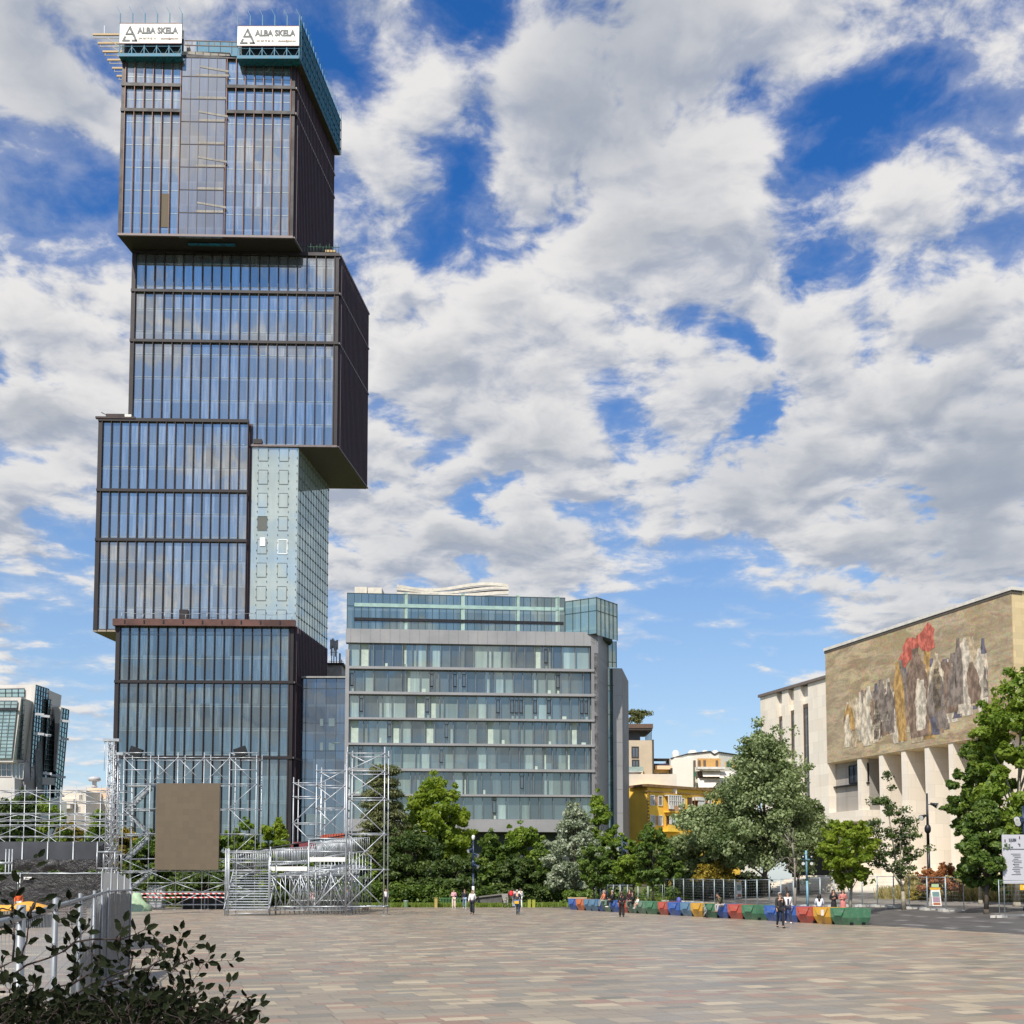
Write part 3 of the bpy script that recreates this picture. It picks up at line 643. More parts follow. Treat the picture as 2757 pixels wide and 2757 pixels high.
for (px, pt) in ((891, 1735), (896, 1732), (903, 1738), (908, 1736), (893, 1752), (904, 1755), (915, 1772)):
    b = MB(); p = at(px, pt, 192.8); b.box(p, (.32, .2, 1.7)); b.build('panel', mm, t)
b = MB(); b.tube((xat(885, 1780, 193), 193, zb+.9), (xat(925, 1780, 193), 193, zb+.9), .04); b.tube((xat(889, 1780, 193), 193, zb+2.5), (xat(910, 1780, 193), 193, zb+2.5), .05); b.build('cross_rail', mm, t)
# ------------------------------------------------------------------ grey office block
OE = Vector((1, .07, 0)).normalized(); OI = Vector((-OE.y, OE.x, 0)); Do = 150.
off = thing('office_block', (xat(1250, 2400, Do), Do, 0), 'wide grey office block with rows of windows and a glass roof storey', 'building')
oL = Vector((xat(928, 2000, Do), Do, 0)); 
def ohit(px, py=2000, o=None, e=None):
    o = o or oL; e = e or OE; d = ray(px, py); k = d.x/d.y
    # o.x+t e.x = k (o.y+t e.y)
    return (k*o.y-o.x)/(e.x-k*e.y)
ow = ohit(1612, 2000)
def oz(py): return zat(py, Do)
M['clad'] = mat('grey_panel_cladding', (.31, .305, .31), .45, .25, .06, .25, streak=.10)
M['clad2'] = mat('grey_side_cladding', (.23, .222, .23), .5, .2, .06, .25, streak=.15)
M['frame'] = mat('aluminium_window_frame', (.20, .21, .22), .4, .5, .1, 2)
def oP(s, d, z): return oL+OE*s+OI*d+Zv*z
def obox(b, s0, s1, d0, d1, z0, z1, mi=0): b.box(oP((s0+s1)/2, (d0+d1)/2, (z0+z1)/2), (s1-s0, d1-d0, z1-z0), mi, (OE, OI, Zv))
rows = [(385+1*0, 522), (537, 668), (683, 818), (830, 965), (978, 1112), (1127, 1260), (1272, 1405)]
rz = [(oz(1550+a/2.147+.0), oz(1550+c/2.147)) for a, c in rows]
s0w, s1w = ohit(938), ohit(1601); ztop = oz(1692)
b = MB(); zlow = rz[-1][1]
obox(b, 0, s0w, 0, 1.2, zlow-1.7, ztop-2.9); b.build('end_wall', M['clad'], off)
b = MB(); obox(b, s1w, ow, 0, 1.2, zlow-1.7, ztop-2.9); b.build('end_wall', M['clad'], off)
b = MB(); obox(b, 0, ow, 0, 1.2, rz[0][0], ztop)
for i in range(26): obox(b, ow*(i+.5)/26-.02, ow*(i+.5)/26+.02, -.012, .02, rz[0][0]+.05, ztop-.02, 1)
b.build('parapet', [M['clad'], M['frame']], off)
b = MB(); obox(b, .2, ow-.2, 2.2, 22, 4, ztop-.4); b.build('inner_wall', mat('dim_interior', (.05, .06, .06), .9), off)
fs = Parts('floor_edge', M['clad'], off)
for i in range(6): fs.add(lambda m, i=i: obox(m, s0w, s1w, -.18, .9, rz[i+1][0], rz[i][1]))
b = MB(); obox(b, s0w, s1w, -.05, 1.1, zlow-1.7, zlow); b.build('sill_band', M['clad'], off)
b = MB(); obox(b, 0, ow, 3, 20, 0, zlow-1.7); b.build('ground_floor', GD, off)
GO = [glassy('office_glass_%s' % n, d, c, r, (.80, .95, .95), k, 1.2, 9.3, f) for n, d, c, r, k, f in
      (('blue', (.055, .068, .070), (.20, .25, .23), .20, .35, 1.2), ('green', (.11, .14, .125), (.34, .44, .38), .15, .6, .9), ('dark', (.030, .036, .042), (.08, .10, .11), .17, .25, 1.5), ('curtained', (.18, .23, .21), (.42, .54, .48), .2, .75, 2.2))]
rw = random.Random(11); mod = 1.345*1.0
win = []
for r, (zt, zb) in enumerate(rz):
    s = s0w+.04
    while s < s1w-.5:
        w = rw.choice([.62, 1.31, 1.31, 1.31, .62, 1.9, 1.31])
        if s+w > s1w-.1: w = s1w-s-.05
        win.append((r, s, w, zt, zb)); s += w
def window(m, r, s, w, zt, zb):
    k = rw.random(); mi = 2 if k < .28 else 3 if k < .55 else 4 if k < .82 else 5
    m.quad(oP(s, .62, zb), oP(s+w, .62, zb), oP(s+w, .62, zt), oP(s, .62, zt), mi)
    obox(m, s-.045, s+.045, .22, .64, zb, zt); obox(m, s+.03, s+w-.03, .56, .64, zt-.10, zt, 0); obox(m, s+.03, s+w-.03, .56, .64, zb, zb+.07, 0)
    if w < .7 and rw.random() < .42:      # narrow opening sash
        a, c = s+.07, s+w-.07; h0, h1 = zb+.9, zt-.5
        for (q0, q1, y0, y1) in ((a, a+.05, h0, h1), (c-.05, c, h0, h1), (a, c, h0, h0+.06), (a, c, h1-.06, h1)): obox(m, q0, q1, .34, .5, y0, y1, 1)
        m.quad(oP(a, .44, h0), oP(c, .44, h0), oP(c, .44, h1), oP(a, .44, h1), 4)
    if rw.random() < .10 and w > 1: obox(m, s+.2, s+.2+rw.uniform(.3, .7), .60, .615, zb+.08, zb+rw.uniform(.3, .8), 6)
    if rw.random() < .08: obox(m, s+.05, s+w*rw.uniform(.3, .95), .60, .612, zb+.08, zt-.1, 6)
wp = Parts('window', [M['frame'], M['black'], GO[0], GO[1], GO[2], GO[3], mat('pale_clutter', (.42, .50, .44), .8)], off)
for q in win: wp.add(lambda m, q=q: window(m, *q))
wp.done()
# right flank, green glass stair and end slab
b = MB(); p0 = oP(ow, 0, 0); d1 = (at(1638, 2000, Do+9)-p0); d1.z = 0
b.hexa([p0+Zv*0, p0+d1, p0+d1-OE*1., p0-OE*1.], [p0+Zv*ztop, p0+d1+Zv*ztop, p0+d1-OE*1.+Zv*ztop, p0-OE*1.+Zv*ztop])
for k in range(8): z = ztop-3.3-k*3.35; b.bar(p0+Zv*z+OE*.01, p0+d1+Zv*z+OE*.01, .02, .03, 1)
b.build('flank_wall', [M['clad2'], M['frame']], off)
def pane_wall(a, c, z0, z1, nu, zs, gm, bm_, parent, name='curtain_glass', w=.07):
    """glass wall between plan points a and c with bars at nu divisions and heights zs"""
    b = MB(); a, c = Vector((a[0], a[1], 0)), Vector((c[0], c[1], 0)); e = (c-a).normalized(); n = Vector((e.y, -e.x, 0)); L = (c-a).length
    b.quad(a+Zv*z0, c+Zv*z0, c+Zv*z1, a+Zv*z1)
    for i in range(nu+1): b.box(a+e*L*i/nu+n*.03+Zv*(z0+z1)/2, (w, w, z1-z0), 1, (e, n, Zv))
    for z in zs: b.box(a+e*L/2+n*.028+Zv*z, (L, w*.8, w), 1, (e, n, Zv))
    return b.build(name, [gm, bm_], parent)
GT = glassy('sea_green_glass', (.075, .13, .125), (.30, .42, .38), .28, (.86, 1., .97), .35, 1.7, 3.4, .8)
GP = glassy('roof_storey_glass', (.030, .055, .058), (.26, .36, .36), .24, (.85, .97, 1.), .35, 1.3, 4., .7)
fb_ = mat('dark_green_bar', (.04, .07, .07), .5, .3)
pa, pb, pc, pd = oP(ohit(935), 1.2, 0), None, None, None
D1 = Do+4
P1 = at(935, 1600, Do+1.3); P2 = at(1521, 1600, Do+4); P3 = at(1606, 1600, Do+1.6); P4 = at(1661, 1600, Do+5.5)
zpt = zat(1596, Do+1.3); zcn = zat(1608, Do+1.8); zpb = ztop-.3
M['seablue'] = fb_
pane_wall(P1, P2, zpb, zpt, 31, (zpt-.03, zat(1634, Do+2)), GP, fb_, off)
pane_wall(P2, P3, zpb, zcn, 4, (zcn-.1, zcn-1.9), GT, fb_, off)
pane_wall(P3, P4, zpb-.2, zcn, 5, [zcn-.1, zcn-1.9], GT, fb_, off)
pane_wall(at(1628, 2000, Do+9.0), at(1661, 2000, Do+9.6), zat(1797, Do+9.3), zpb+.6, 3, [zpb-2.5, zpb-5.9], GT, fb_, off, 'stair_glass')
b = MB(); q = [Vector((p.x, p.y, 0)) for p in (P1, P2, P3, P4)]; back = [q[3]+Vector((-1, 10, 0)), q[0]+Vector((0, 18, 0))]
ring = [k+Vector((.25 if i == 0 else 0, .3, 0)) for i, k in enumerate(q[:2])]+[q[2]+Vector((-.3, .4, 0)), q[3]+Vector((-.5, 0, 0))]+back
b.hexa([k+Zv*(zpt-2.6) for k in ring], [k+Zv*(zpt-2.2) for k in ring]); b.build('roof', mat('roof_deck', (.10, .16, .16), .7), off)
b = MB(); b.hexa([k+Vector((0, 1.8, zpb)) for k in ring], [k+Vector((0, 1.8, zpt-1.6)) for k in ring]); b.build('roof_storey_interior', mat('teal_dim', (.05, .07, .07), .9), off)
zm = zat(1550+250/2.147, Do+1.3)
b = MB(); b.bar(Vector((P1.x+1, P1.y-.05, zm)), Vector((P2.x-.2, P2.y-.05, zm)), .12, .42, 0); b.build('transom_beam', M['black'], off)
b = MB(); b.bar(Vector((P1.x+1, P1.y-.04, zm+2.0)), Vector((P2.x-.2, P2.y-.04, zm+2.0)), .06, .5, 0); b.build('light_band', mat('pale_green_blind', (.30, .44, .41), .6), off)
lp = Parts('column', mat('pale_column', (.30, .42, .38), .6), off)
for px in (1093, 1246, 1394, 1502): x = xat(px, 1650, Do+2.5); lp.add(lambda m: m.box((x, P1.y+(x-P1.x)*(P2.y-P1.y)/(P2.x-P1.x)-.02, (zpb+zm)/2+2), (.55, .03, zm-zpb+3.8)))
q3, q4 = at(1634, 2000, Do+9.2), at(1652, 2000, Do+16)
pane_wall(q3, at(1654, 2000, Do+10), 0, zat(1799, Do+10), 1, [6+k*3.4 for k in range(8)], GT, fb_, off, 'stair_glass')
b = MB(); a, c, d = at(1651, 2000, Do+9.4), at(1676, 2000, Do+9.6), at(1693, 2000, Do+20); zt = zat(1799, Do+9.5)
for p in (a, c, d): p.z = 0
b.hexa([a, c, c+Vector((-.1, .6, 0)), a+Vector((0, .6, 0))], [p+Zv*zt for p in (a, c, c+Vector((-.1, .6, 0)), a+Vector((0, .6, 0)))])
for k in range(8): b.bar(a+Zv*(zt-4-k*3.4)+Vector((0, -.01, 0)), c+Zv*(zt-4-k*3.4)+Vector((0, -.01, 0)), .02, .03, 1)
b.build('end_slab_front', [M['clad'], M['frame']], off)
b = MB(); b.hexa([c+Vector((.004, 0, 0)), d, d-Vector((.8, 0, 0)), c-Vector((.8, -.7, 0))], [p+Zv*(zt-.004) for p in (c+Vector((.004, 0, 0)), d, d-Vector((.8, 0, 0)), c-Vector((.8, -.7, 0)))])
for k in range(8): b.bar(c+Zv*(zt-4-k*3.4)+Vector((.02, 0, 0)), d+Zv*(zt-4-k*3.4)+Vector((.01, 0, 0)), .02, .03, 1)
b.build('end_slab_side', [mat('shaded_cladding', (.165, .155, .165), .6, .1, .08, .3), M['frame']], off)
# striped canopy and rooftop boxes
b = MB(); n = 24
for (zo, mi, hh) in ((0., 0, .50), (.5, 1, .16), (.66, 0, .34), (1.0, 1, .14), (1.14, 0, .42)):
    for i in range(n):
        k0, k1 = i/n, (i+1)/n
        def pt(k, z): x = xat(1068, 1590, Do+6)+k*(xat(1369, 1590, Do+6)-xat(1068, 1590, Do+6)); return Vector((x, Do+6+(.5 if mi else 0)+.6*math.sin(k*5), zat(1605+k*1, Do+6)+z+.35*math.sin(k*6.5+zo*1.6+1)*(.35+zo*.5)+(.35 if mi == 0 else 0)*0))
        b.bar(pt(k0, zo+hh/2), pt(k1, zo+hh/2), .3, hh, mi)
b.build('roof_canopy', [mat('white_canopy_slat', (.62, .58, .50), .5), mat('dark_canopy_gap', (.09, .05, .04), .7)], off)
b = MB()
for (px0, px1, pt) in ((955, 988, 1580), (990, 1028, 1582)):
    y = Do+9; x0, x1 = xat(px0, pt, y), xat(px1, pt, y); b.box(((x0+x1)/2, y+2, zat(pt, y)-1.6), (x1-x0, 4, 3.2))
b.build('plant_room', mat('cream_render', (.62, .58, .50), .7), off)
dg = MB(); dg.box(oP(5, 1.4, 0)+Zv*0, (0, 0, 0)) if 0 else None
# ------------------------------------------------------------------ leaning office tower at the far left
def grid(b, p00, p10, p11, p01, nu, nv, gmi, bmi, w=.08, skipu=False):
    """glazed quad with bars laid along both directions"""
    p00, p10, p11, p01 = map(Vector, (p00, p10, p11, p01)); b.quad(p00, p10, p11, p01, gmi)
    n = (p10-p00).cross(p01-p00).normalized()
    for i in range(nu+1):
        a, c = p00.lerp(p10, i/nu), p01.lerp(p11, i/nu); b.bar(a+n*.05, c+n*.05, w, w, bmi, n)
    for j in range(nv+1):
        a, c = p00.lerp(p01, j/nv), p10.lerp(p11, j/nv); b.bar(a+n*.055, c+n*.055, w, w, bmi, n)
Y0 = 200.
lt = thing('leaning_office', (xat(60, 2300, Y0+8), Y0+8, 0), 'leaning white and dark glass office building at the left edge', 'building')
def z4(x, y, Y): return at(x/2.76, 1750+y/2.76, Y)
GL = glassy('leaning_pale_glass', (.16, .22, .20), (.42, .50, .44), .30, (.85, 1., .95), .6, 2., 1.4, .8)
GLd = glassy('leaning_dark_glass', (.015, .035, .035), (.10, .18, .18), .32, (.6, .85, .9), .4, 2., 3., .8)
GLb = glassy('leaning_black_glass', (.012, .016, .018), (.08, .10, .09), .20, (.6, .7, .75), .4, 2., 3., .8)
WF = mat('white_tower_panel', (.60, .57, .54), .5, 0, .06, .2, streak=.12)
WFs = mat('grey_tower_panel', (.26, .25, .26), .5, 0, .08, .2)
BK = mat('black_bar', (.02, .025, .03), .5)
def slab3(name, pts, back, m, parent, mi=0):
    b = MB(); q = [Vector(p) for p in pts]; b.hexa([p for p in q], [p+Vector(back) for p in q]); return b.build(name, m, parent)
# rear, taller volume: white frame with green glass, then its dark leaning side
slab3('white_frame', [z4(-300, 265, 206), z4(265, 257, 206), z4(180, 1110, 206), z4(-300, 1110, 206)], (0, 12, 0), WF, lt)
b = MB(); grid(b, z4(-100, 350, 205.8), z4(183, 350, 205.8), z4(183, 287, 205.8), z4(-100, 292, 205.8), 6, 2, 0, 1, .1); b.build('strip_window', [GL, BK], lt)
slab3('white_fin', [z4(237, 258, 205), z4(266, 257, 205), z4(232, 620, 205), z4(196, 620, 205)], (.1, 1, 0), WF, lt)
slab3('white_fin', [z4(196, 620, 205), z4(232, 620, 205), z4(211, 1080, 205), z4(178, 1080, 205)], (.1, 1, 0), WF, lt)
for (nm, A, B, C, D_, nu, nv, gl) in (
    ('leaning_glass', z4(215, 1075, 204.6), z4(310, 1110, 212), z4(361, 291, 212), z4(267, 260, 204.6), 5, 24, GLd),
    ('leaning_glass', z4(310, 1110, 211), z4(400, 1120, 216), z4(401, 378, 216), z4(358, 365, 211), 3, 20, GLd),
    ('leaning_glass', z4(398, 1115, 215), z4(448, 1160, 220), z4(511, 446, 220), z4(452, 428, 215), 3, 20, GLd)):
    b = MB(); grid(b, A, B, C, D_, nu, nv, 0, 1, .12); b.build(nm, [gl, BK], lt)
b = MB(); b.hexa([z4(267, 1100, 206.5), z4(330, 1110, 212.3), z4(330, 1110, 222), z4(240, 1100, 222)], [z4(267, 262, 206.5)+Vector((-.3, 0, -.3)), z4(361, 293, 212.3)+Vector((-.4, 0, -.3)), z4(361, 300, 224), z4(267, 270, 224)]); b.build('core_wall', BK, lt)
b = MB(); b.hexa([z4(330, 1130, 213), z4(446, 1160, 221), z4(446, 1160, 232), z4(300, 1150, 232)], [z4(358, 380, 213), z4(505, 452, 221), z4(500, 470, 232), z4(340, 400, 232)]); b.build('core_wall', BK, lt)
slab3('white_panel', [z4(402, 420, 214.6), z4(455, 425, 214.6), z4(443, 545, 214.6), z4(408, 545, 214.6)], (0, .6, 0), WF, lt)
slab3('grey_panel', [z4(408, 545, 214.5), z4(443, 545, 214.5), z4(412, 900, 214.5), z4(398, 900, 214.5)], (0, .5, 0), WFs, lt)
SASH = mat('white_sash', (.5, .52, .56), .4)
for (x, y) in ((320, 915), (378, 930), (425, 940), (415, 1078), (262, 475), (305, 488), (262, 620), (315, 630), (455, 525), (450, 658)):
    p = z4(x, y, 203.4+max(0, x-262)*.05); b = MB(); b.bar(p, p+Vector((1.5, .3, -.12)), .1, .45, 0); b.build('tilted_sash', SASH, lt)
b = MB(); p = z4(355, 960, 203.2); b.hexa([z4(315, 1000, 203), z4(408, 1005, 208), z4(408, 1005, 210), z4(315, 1000, 206)], [z4(315, 945, 203), z4(408, 950, 208), z4(408, 950, 210), z4(315, 945, 206)]); b.build('grey_box', WFs, lt)
b = MB(); b.hexa([Vector((xat(-60,2300,206),206,0)), Vector((xat(160,2300,206),206,0)), Vector((xat(158,2300,214),218,0)), Vector((xat(-60,2300,214),218,0))], [Vector((xat(-60,2140,206),206,zat(2148,206))), Vector((xat(160,2140,206),206,zat(2148,206))), Vector((xat(158,2140,214),218,zat(2148,206))), Vector((xat(-60,2140,214),218,zat(2148,206)))]); b.build('lower_storeys', GLb, lt)
# front, lower volume
slab3('front_frame', [z4(-200, 352, 200), z4(158, 352, 200), z4(97, 832, 200), z4(-200, 832, 200)], (0, 6, 0), WF, lt)
b = MB(); grid(b, z4(-100, 805, 199.8), z4(86, 805, 199.8), z4(131, 378, 199.8), z4(-60, 378, 199.8), 4, 16, 0, 1, .09); b.bar(z4(-20, 440, 199.6), z4(130, 440, 199.6), .2, .5, 2); b.build('grid_window', [GL, mat('grey_bar', (.12, .14, .14), .5), BK], lt)
slab3('front_side', [z4(158, 352, 200), z4(230, 376, 206), z4(180, 835, 206), z4(97, 832, 200)], (-.2, 1, 0), WF, lt)
b = MB(); grid(b, z4(122, 810, 200), z4(186, 815, 205.4), z4(224, 392, 205.4), z4(162, 368, 200), 3, 12, 0, 1, .1); b.build('side_window', [GLd, BK], lt)
slab3('lower_wall', [z4(-200, 833, 202), z4(180, 833, 202), z4(180, 1120, 202), z4(-200, 1120, 202)], (0, 5, 0), WFs, lt)
b = MB(); grid(b, z4(-60, 940, 201.8), z4(88, 940, 201.8), z4(88, 842, 201.8), z4(-60, 842, 201.8), 4, 2, 0, 1, .1); grid(b, z4(95, 950, 201.8), z4(172, 960, 201.8), z4(180, 842, 201.8), z4(95, 842, 201.8), 3, 1, 0, 1, .1); b.build('lower_window', [GLb, WF], lt)
slab3('podium', [z4(-200, 950, 199), z4(108, 950, 199), z4(108, 1120, 199), z4(-200, 1120, 199)], (0, 4, 0), WF, lt)
b = MB(); grid(b, z4(108, 1100, 200), z4(170, 1100, 203), z4(176, 960, 203), z4(108, 955, 200), 3, 6, 0, 1, .1); b.build('podium_window', [GLb, WF], lt)
# ------------------------------------------------------------------ generic far houses
class House:
    def __init__(s, name, label, px0, px1, pyt, Y, wall, rot=0., depth=14., cat='building', group=None, base=0.):
        s.Y = Y; s.o = Vector((xat(px0, pyt, Y), Y, 0)); s.e = Vector((math.cos(R(rot)), math.sin(R(rot)), 0)); s.i = Vector((-s.e.y, s.e.x, 0))
        s.w = s.hit(px1, pyt); s.zt = zat(pyt, Y)
        s.root = thing(name, s.o+s.e*s.w/2, label, cat, group); s.wall = wall
        s.body = s.box(0, s.w, 0, depth, base, s.zt, 'wall', wall)
    def hit(s, px, py):
        k = (px-PX)/F/(CT-((PY-py)/F)*ST); return (k*s.o.y-s.o.x)/(s.e.x-k*s.e.y)
    def P(s, a, d, z): return s.o+s.e*a+s.i*d+Zv*z
    def box(s, a0, a1, d0, d1, z0, z1, name, m, b=None, mi=0):
        own = b is None; b = b or MB(); b.box(s.P((a0+a1)/2, (d0+d1)/2, (z0+z1)/2), (a1-a0, d1-d0, z1-z0), mi, (s.e, s.i, Zv))
        return b.build(name, m, s.root) if own else b
    def z(s, px, py):
        a = s.hit(px, py); y = (s.o+s.e*a).y; return zat(py, y)
    def rect(s, px0, py0, px1, py1):
        """pixel rectangle -> (a0, a1, z0, z1) on the front plane"""
        a0, a1 = s.hit(px0, (py0+py1)/2), s.hit(px1, (py0+py1)/2); xm = (px0+px1)/2
        return a0, a1, s.z(xm, py1), s.z(xm, py0)
    def window(s, r, frame, glass, d=-.02, fw=.09, nu=2, name='window'):
        a0, a1, z0, z1 = s.rect(*r); b = MB()
        s.box(a0, a1, d+.0, d+.10, z0, z1, None, None, b, 1)
        for (q0, q1, y0, y1) in [(a0-fw, a0, z0-fw, z1+fw), (a1, a1+fw, z0-fw, z1+fw), (a0, a1, z0-fw, z0), (a0, a1, z1, z1+fw)]+[(a0+(a1-a0)*k/nu-fw/3, a0+(a1-a0)*k/nu+fw/3, z0, z1) for k in range(1, nu)]:
            s.box(q0, q1, d-.08, d+.12, y0, y1, None, None, b, 0)
        return b.build(name, [frame, glass], s.root)
GW = glassy('house_window_glass', (.015, .022, .030), (.25, .25, .23), .12, (.8, .9, 1.), .6, 1., 3., 1.)
GWl = glassy('house_window_curtained', (.20, .17, .14), (.50, .44, .38), .10, (.9, .95, 1.), .9, 1., 3., 1.)
cream, creamd = mat('cream_render_wall', (.66, .60, .52), .8, 0, .08, .2, streak=.15), mat('peach_render', (.68, .50, .36), .8, 0, .08, .2, streak=.1)
dk = mat('dark_trim', (.035, .03, .03), .6); wh = mat('white_trim', (.66, .64, .60), .6)
h = House('apartment_house', 'white apartment block left of the truss masts, lower and paler than its peach neighbour', 165, 232, 2128, 252, cream)
for r in ((214, 2140, 222, 2152), (206, 2172, 215, 2183), (175, 2160, 190, 2166)): h.window(r, wh, GWl)
h.box(-1, h.w*.6, -1.4, 0, zat(2166, 252), zat(2152, 252), 'balcony', cream)
h.box(-1.6, h.w*.5, -1.8, 0, zat(2178, 252), zat(2168, 252), 'balcony', wh)
h = House('apartment_house', 'peach apartment house with rooftop water tank behind the truss masts', 234, 330, 2122, 262, creamd)
h.box(.0, h.w, -.6, 3, 0, zat(2150, 262), 'lower_wall', cream)
for r in ((262, 2133, 270, 2141), (285, 2165, 291, 2176), (290, 2190, 297, 2200)): h.window(r, dk, GW)
b = MB(); p = at(254, 2118, 263); b.lathe(p-Vector((0, 0, .2)), [(.7, 0), (.75, .3), (.3, .5)], 10); b.lathe(p+Vector((0, 0, 1.3)), [(1.2, 0), (1.5, .3), (1.3, .9), (.4, 1.1)], 12); b.box(p+Vector((0, 0, .7)), (.8, .8, 1.4))
for i in range(5): b.box(p+Vector((3+i*1.6, 0, -.4)), (.9, .6, .7))
b.box(p+Vector((3.2, .5, -.7)), (11, .5, .3)); b.build('water_tank', mat('tank_white', (.45, .45, .47), .4), h.root)
h = House('low_shed', 'low greyish roofline behind the long scaffold row', 168, 250, 2196, 245, mat('grey_shed_wall', (.30, .28, .26), .8, 0, .1, .3)); 
# beige block with pergola
Yb = 205
h = House('apartment_house', 'beige stone-faced apartment house with dark roof pergola and a plant on top', 1680, 1757, 1993, Yb, mat('beige_stone_wall', (.46, .40, .32), .8, 0, .08, .3, streak=.15), 2)
h.window((1703, 2013, 1717, 2038), dk, GW, nu=2, fw=.2); h.window((1704, 2048, 1718, 2063), dk, GW, fw=.2)
h.box(h.hit(1756, 2030), h.hit(1760, 2030), -.3, 14, 5, h.zt+.1, 'corner_strip', dk)
h.box(0, h.hit(1728, 1975), 2, 9, h.zt, zat(1964, Yb), 'roof_room', mat('slate_roof_room', (.055, .06, .075), .6))
h.box(-.5, h.hit(1757, 1963), .2, 10, zat(1965, Yb), zat(1961.5, Yb), 'pergola_roof', dk)
ps = Parts('pergola_post', dk, h.root)
for i in range(6): ps.add(lambda m, i=i: h.box(h.w*.98-.15*0, h.w, 1+i*1.4, 1.15+i*1.4, h.zt, zat(1964, Yb), None, None, m)); 
for i in range(5): ps.add(lambda m, i=i: h.box(h.w*.62+i*h.w*.09, h.w*.62+i*h.w*.09+.12, .3, 9, zat(1966, Yb), zat(1965, Yb), None, None, m))
h.box(0, h.hit(1730, 2070), -1.2, 0, zat(2079, Yb), zat(2066, Yb), 'glass_balcony', mat('green_balcony_glass', (.28, .36, .34), .3))
h.box(0, h.hit(1727, 2100), -1.6, 0, 0, zat(2079, Yb), 'bay_wall', cream)
b = MB(); p = at(1707, 2093, Yb-2.5)
b.lathe(p, [(.02, 0), (.9, .3), (1.5, .9)], 14); me = b.build('satellite_dish', mat('dish_grey', (.16, .16, .18), .5), h.root)
h2 = House('apartment_house', 'low beige wing with roof terrace frame between the beige and the white apartment houses', 1757, 1807, 2070, Yb+3, mat('beige_wing_wall', (.52, .44, .34), .8, 0, .08, .3), 2)
h2.box(.3, h2.w, -1.3, 0, zat(2073, Yb+3), zat(2063, Yb+3), 'roof_slab', creamd)
h2.box(.2, h2.w-.3, .5, 6, zat(2062, Yb+3), zat(2055, Yb+3), 'roof_parapet', mat('purple_black', (.035, .03, .06), .6))
for k in range(4): a = h2.w*(.75+.08*k); h2.box(a, a+.15, .6+k*.6, .8+k*.6, zat(2063, Yb+3), zat(2041, Yb+3), 'terrace_post', dk)
h2.box(.2, h2.w-.2, .5, 4, zat(2043.5, Yb+3), zat(2041, Yb+3), 'terrace_frame', dk)
h2.window((1751+9, 2086, 1768, 2100), dk, GW, fw=.2); h2.window((1777, 2085, 1793, 2102), dk, GW, fw=.2)
h2.box(0, h2.w, -1.5, -1.4, zat(2113, Yb+3), zat(2102, Yb+3), 'glass_rail', mat('green_rail_glass', (.22, .28, .27), .3)); h2.box(h2.w-.4, h2.w, -1.5, 0, 0, h2.zt, 'corner_strip', dk)
# white apartment block
Yw = 232
white = mat('sunlit_white_render', (.74, .71, .63), .8, 0, .04, .2, streak=.08)
h = House('apartment_house', 'bright white apartment block with awnings right behind the grey poplar', 1806, 1866, 2040, Yw, white, 0, 16)
h.zt = h.zt
b = MB(); q = [at(1806, 2043, Yw), at(1850, 2031, Yw+1), at(1912, 2024, Yw+2), at(1923, 2032, Yw+2), at(1935, 2026, Yw+2), at(1990, 2034, Yw+6), at(2040, 2030, Yw+8)]
b = MB(); lowq = [Vector((p.x, p.y, 3)) for p in q]
for a in range(6): b.hexa([lowq[a], lowq[a+1], lowq[a+1]+Vector((0, 8, 0)), lowq[a]+Vector((0, 8, 0))], [q[a], q[a+1], q[a+1]+Vector((0, 8, 0)), q[a]+Vector((0, 8, 0))])
b.build('stepped_wall', white, h.root)
b = MB()
for a in range(6): b.bar(q[a]+Vector((0, -.05, .05)), q[a+1]+Vector((0, -.05, .05)), .3, .25)
b.build('roof_edge', dk, h.root)
och = mat('ochre_recess', (.52, .30, .10), .8); gsh = mat('green_shutter', (.03, .12, .08), .6); brs = mat('brown_shutter', (.12, .08, .06), .6)
def patch(h, name, m, px0, py0, px1, py1, Y, th=.15):
    b = MB(); a, c = at(px0, py1, Y), at(px1, py0, Y); b.box(((a.x+c.x)/2, Y, (a.z+c.z)/2), (c.x-a.x, th, c.z-a.z)); return b.build(name, m, h.root)
patch(h, 'loggia', och, 1878, 2042, 1940, 2066, Yw-.1); patch(h, 'loggia', och, 1952, 2050, 1990, 2066, Yw-.1)
for x in (1867, 1880, 1894, 1927): patch(h, 'shutter', brs, x, 2047, x+6, 2066, Yw-.25)
patch(h, 'shutter', gsh, 1956, 2050, 1970, 2066, Yw-.25); patch(h, 'shutter', gsh, 1868, 2078, 1873, 2091, Yw-.25); patch(h, 'shutter', brs, 1870, 2106, 1873, 2118, Yw-.25)
patch(h, 'balcony', wh, 1876, 2066, 1950, 2072, Yw-1.2, 2.2); patch(h, 'loggia_shade', brs, 1878, 2076, 1940, 2096, Yw-.12)
patch(h, 'loggia_shade', brs, 1880, 2104, 1900, 2122, Yw-.12); patch(h, 'loggia_shade', brs, 1910, 2120, 1925, 2124, Yw-.3)
for (a, c, t_, b_) in ((1890, 1938, 2075, 2091), (1878, 1930, 2096, 2120), (1935, 1975, 2078, 2094)):
    p, q_ = at(a, t_, Yw-.3), at(c, t_, Yw-.3); p2, q2 = at(a+3, b_, Yw-1.9), at(c-1, b_, Yw-1.9); b = MB(); b.hexa([p2, q2, q_, p], [p2+Vector((0, .06, .06)), q2+Vector((0, .06, .06)), q_+Vector((0, .06, .06)), p+Vector((0, .06, .06))]); b.build('awning', mat('cream_awning', (.68, .62, .54), .8), h.root)
b = MB()
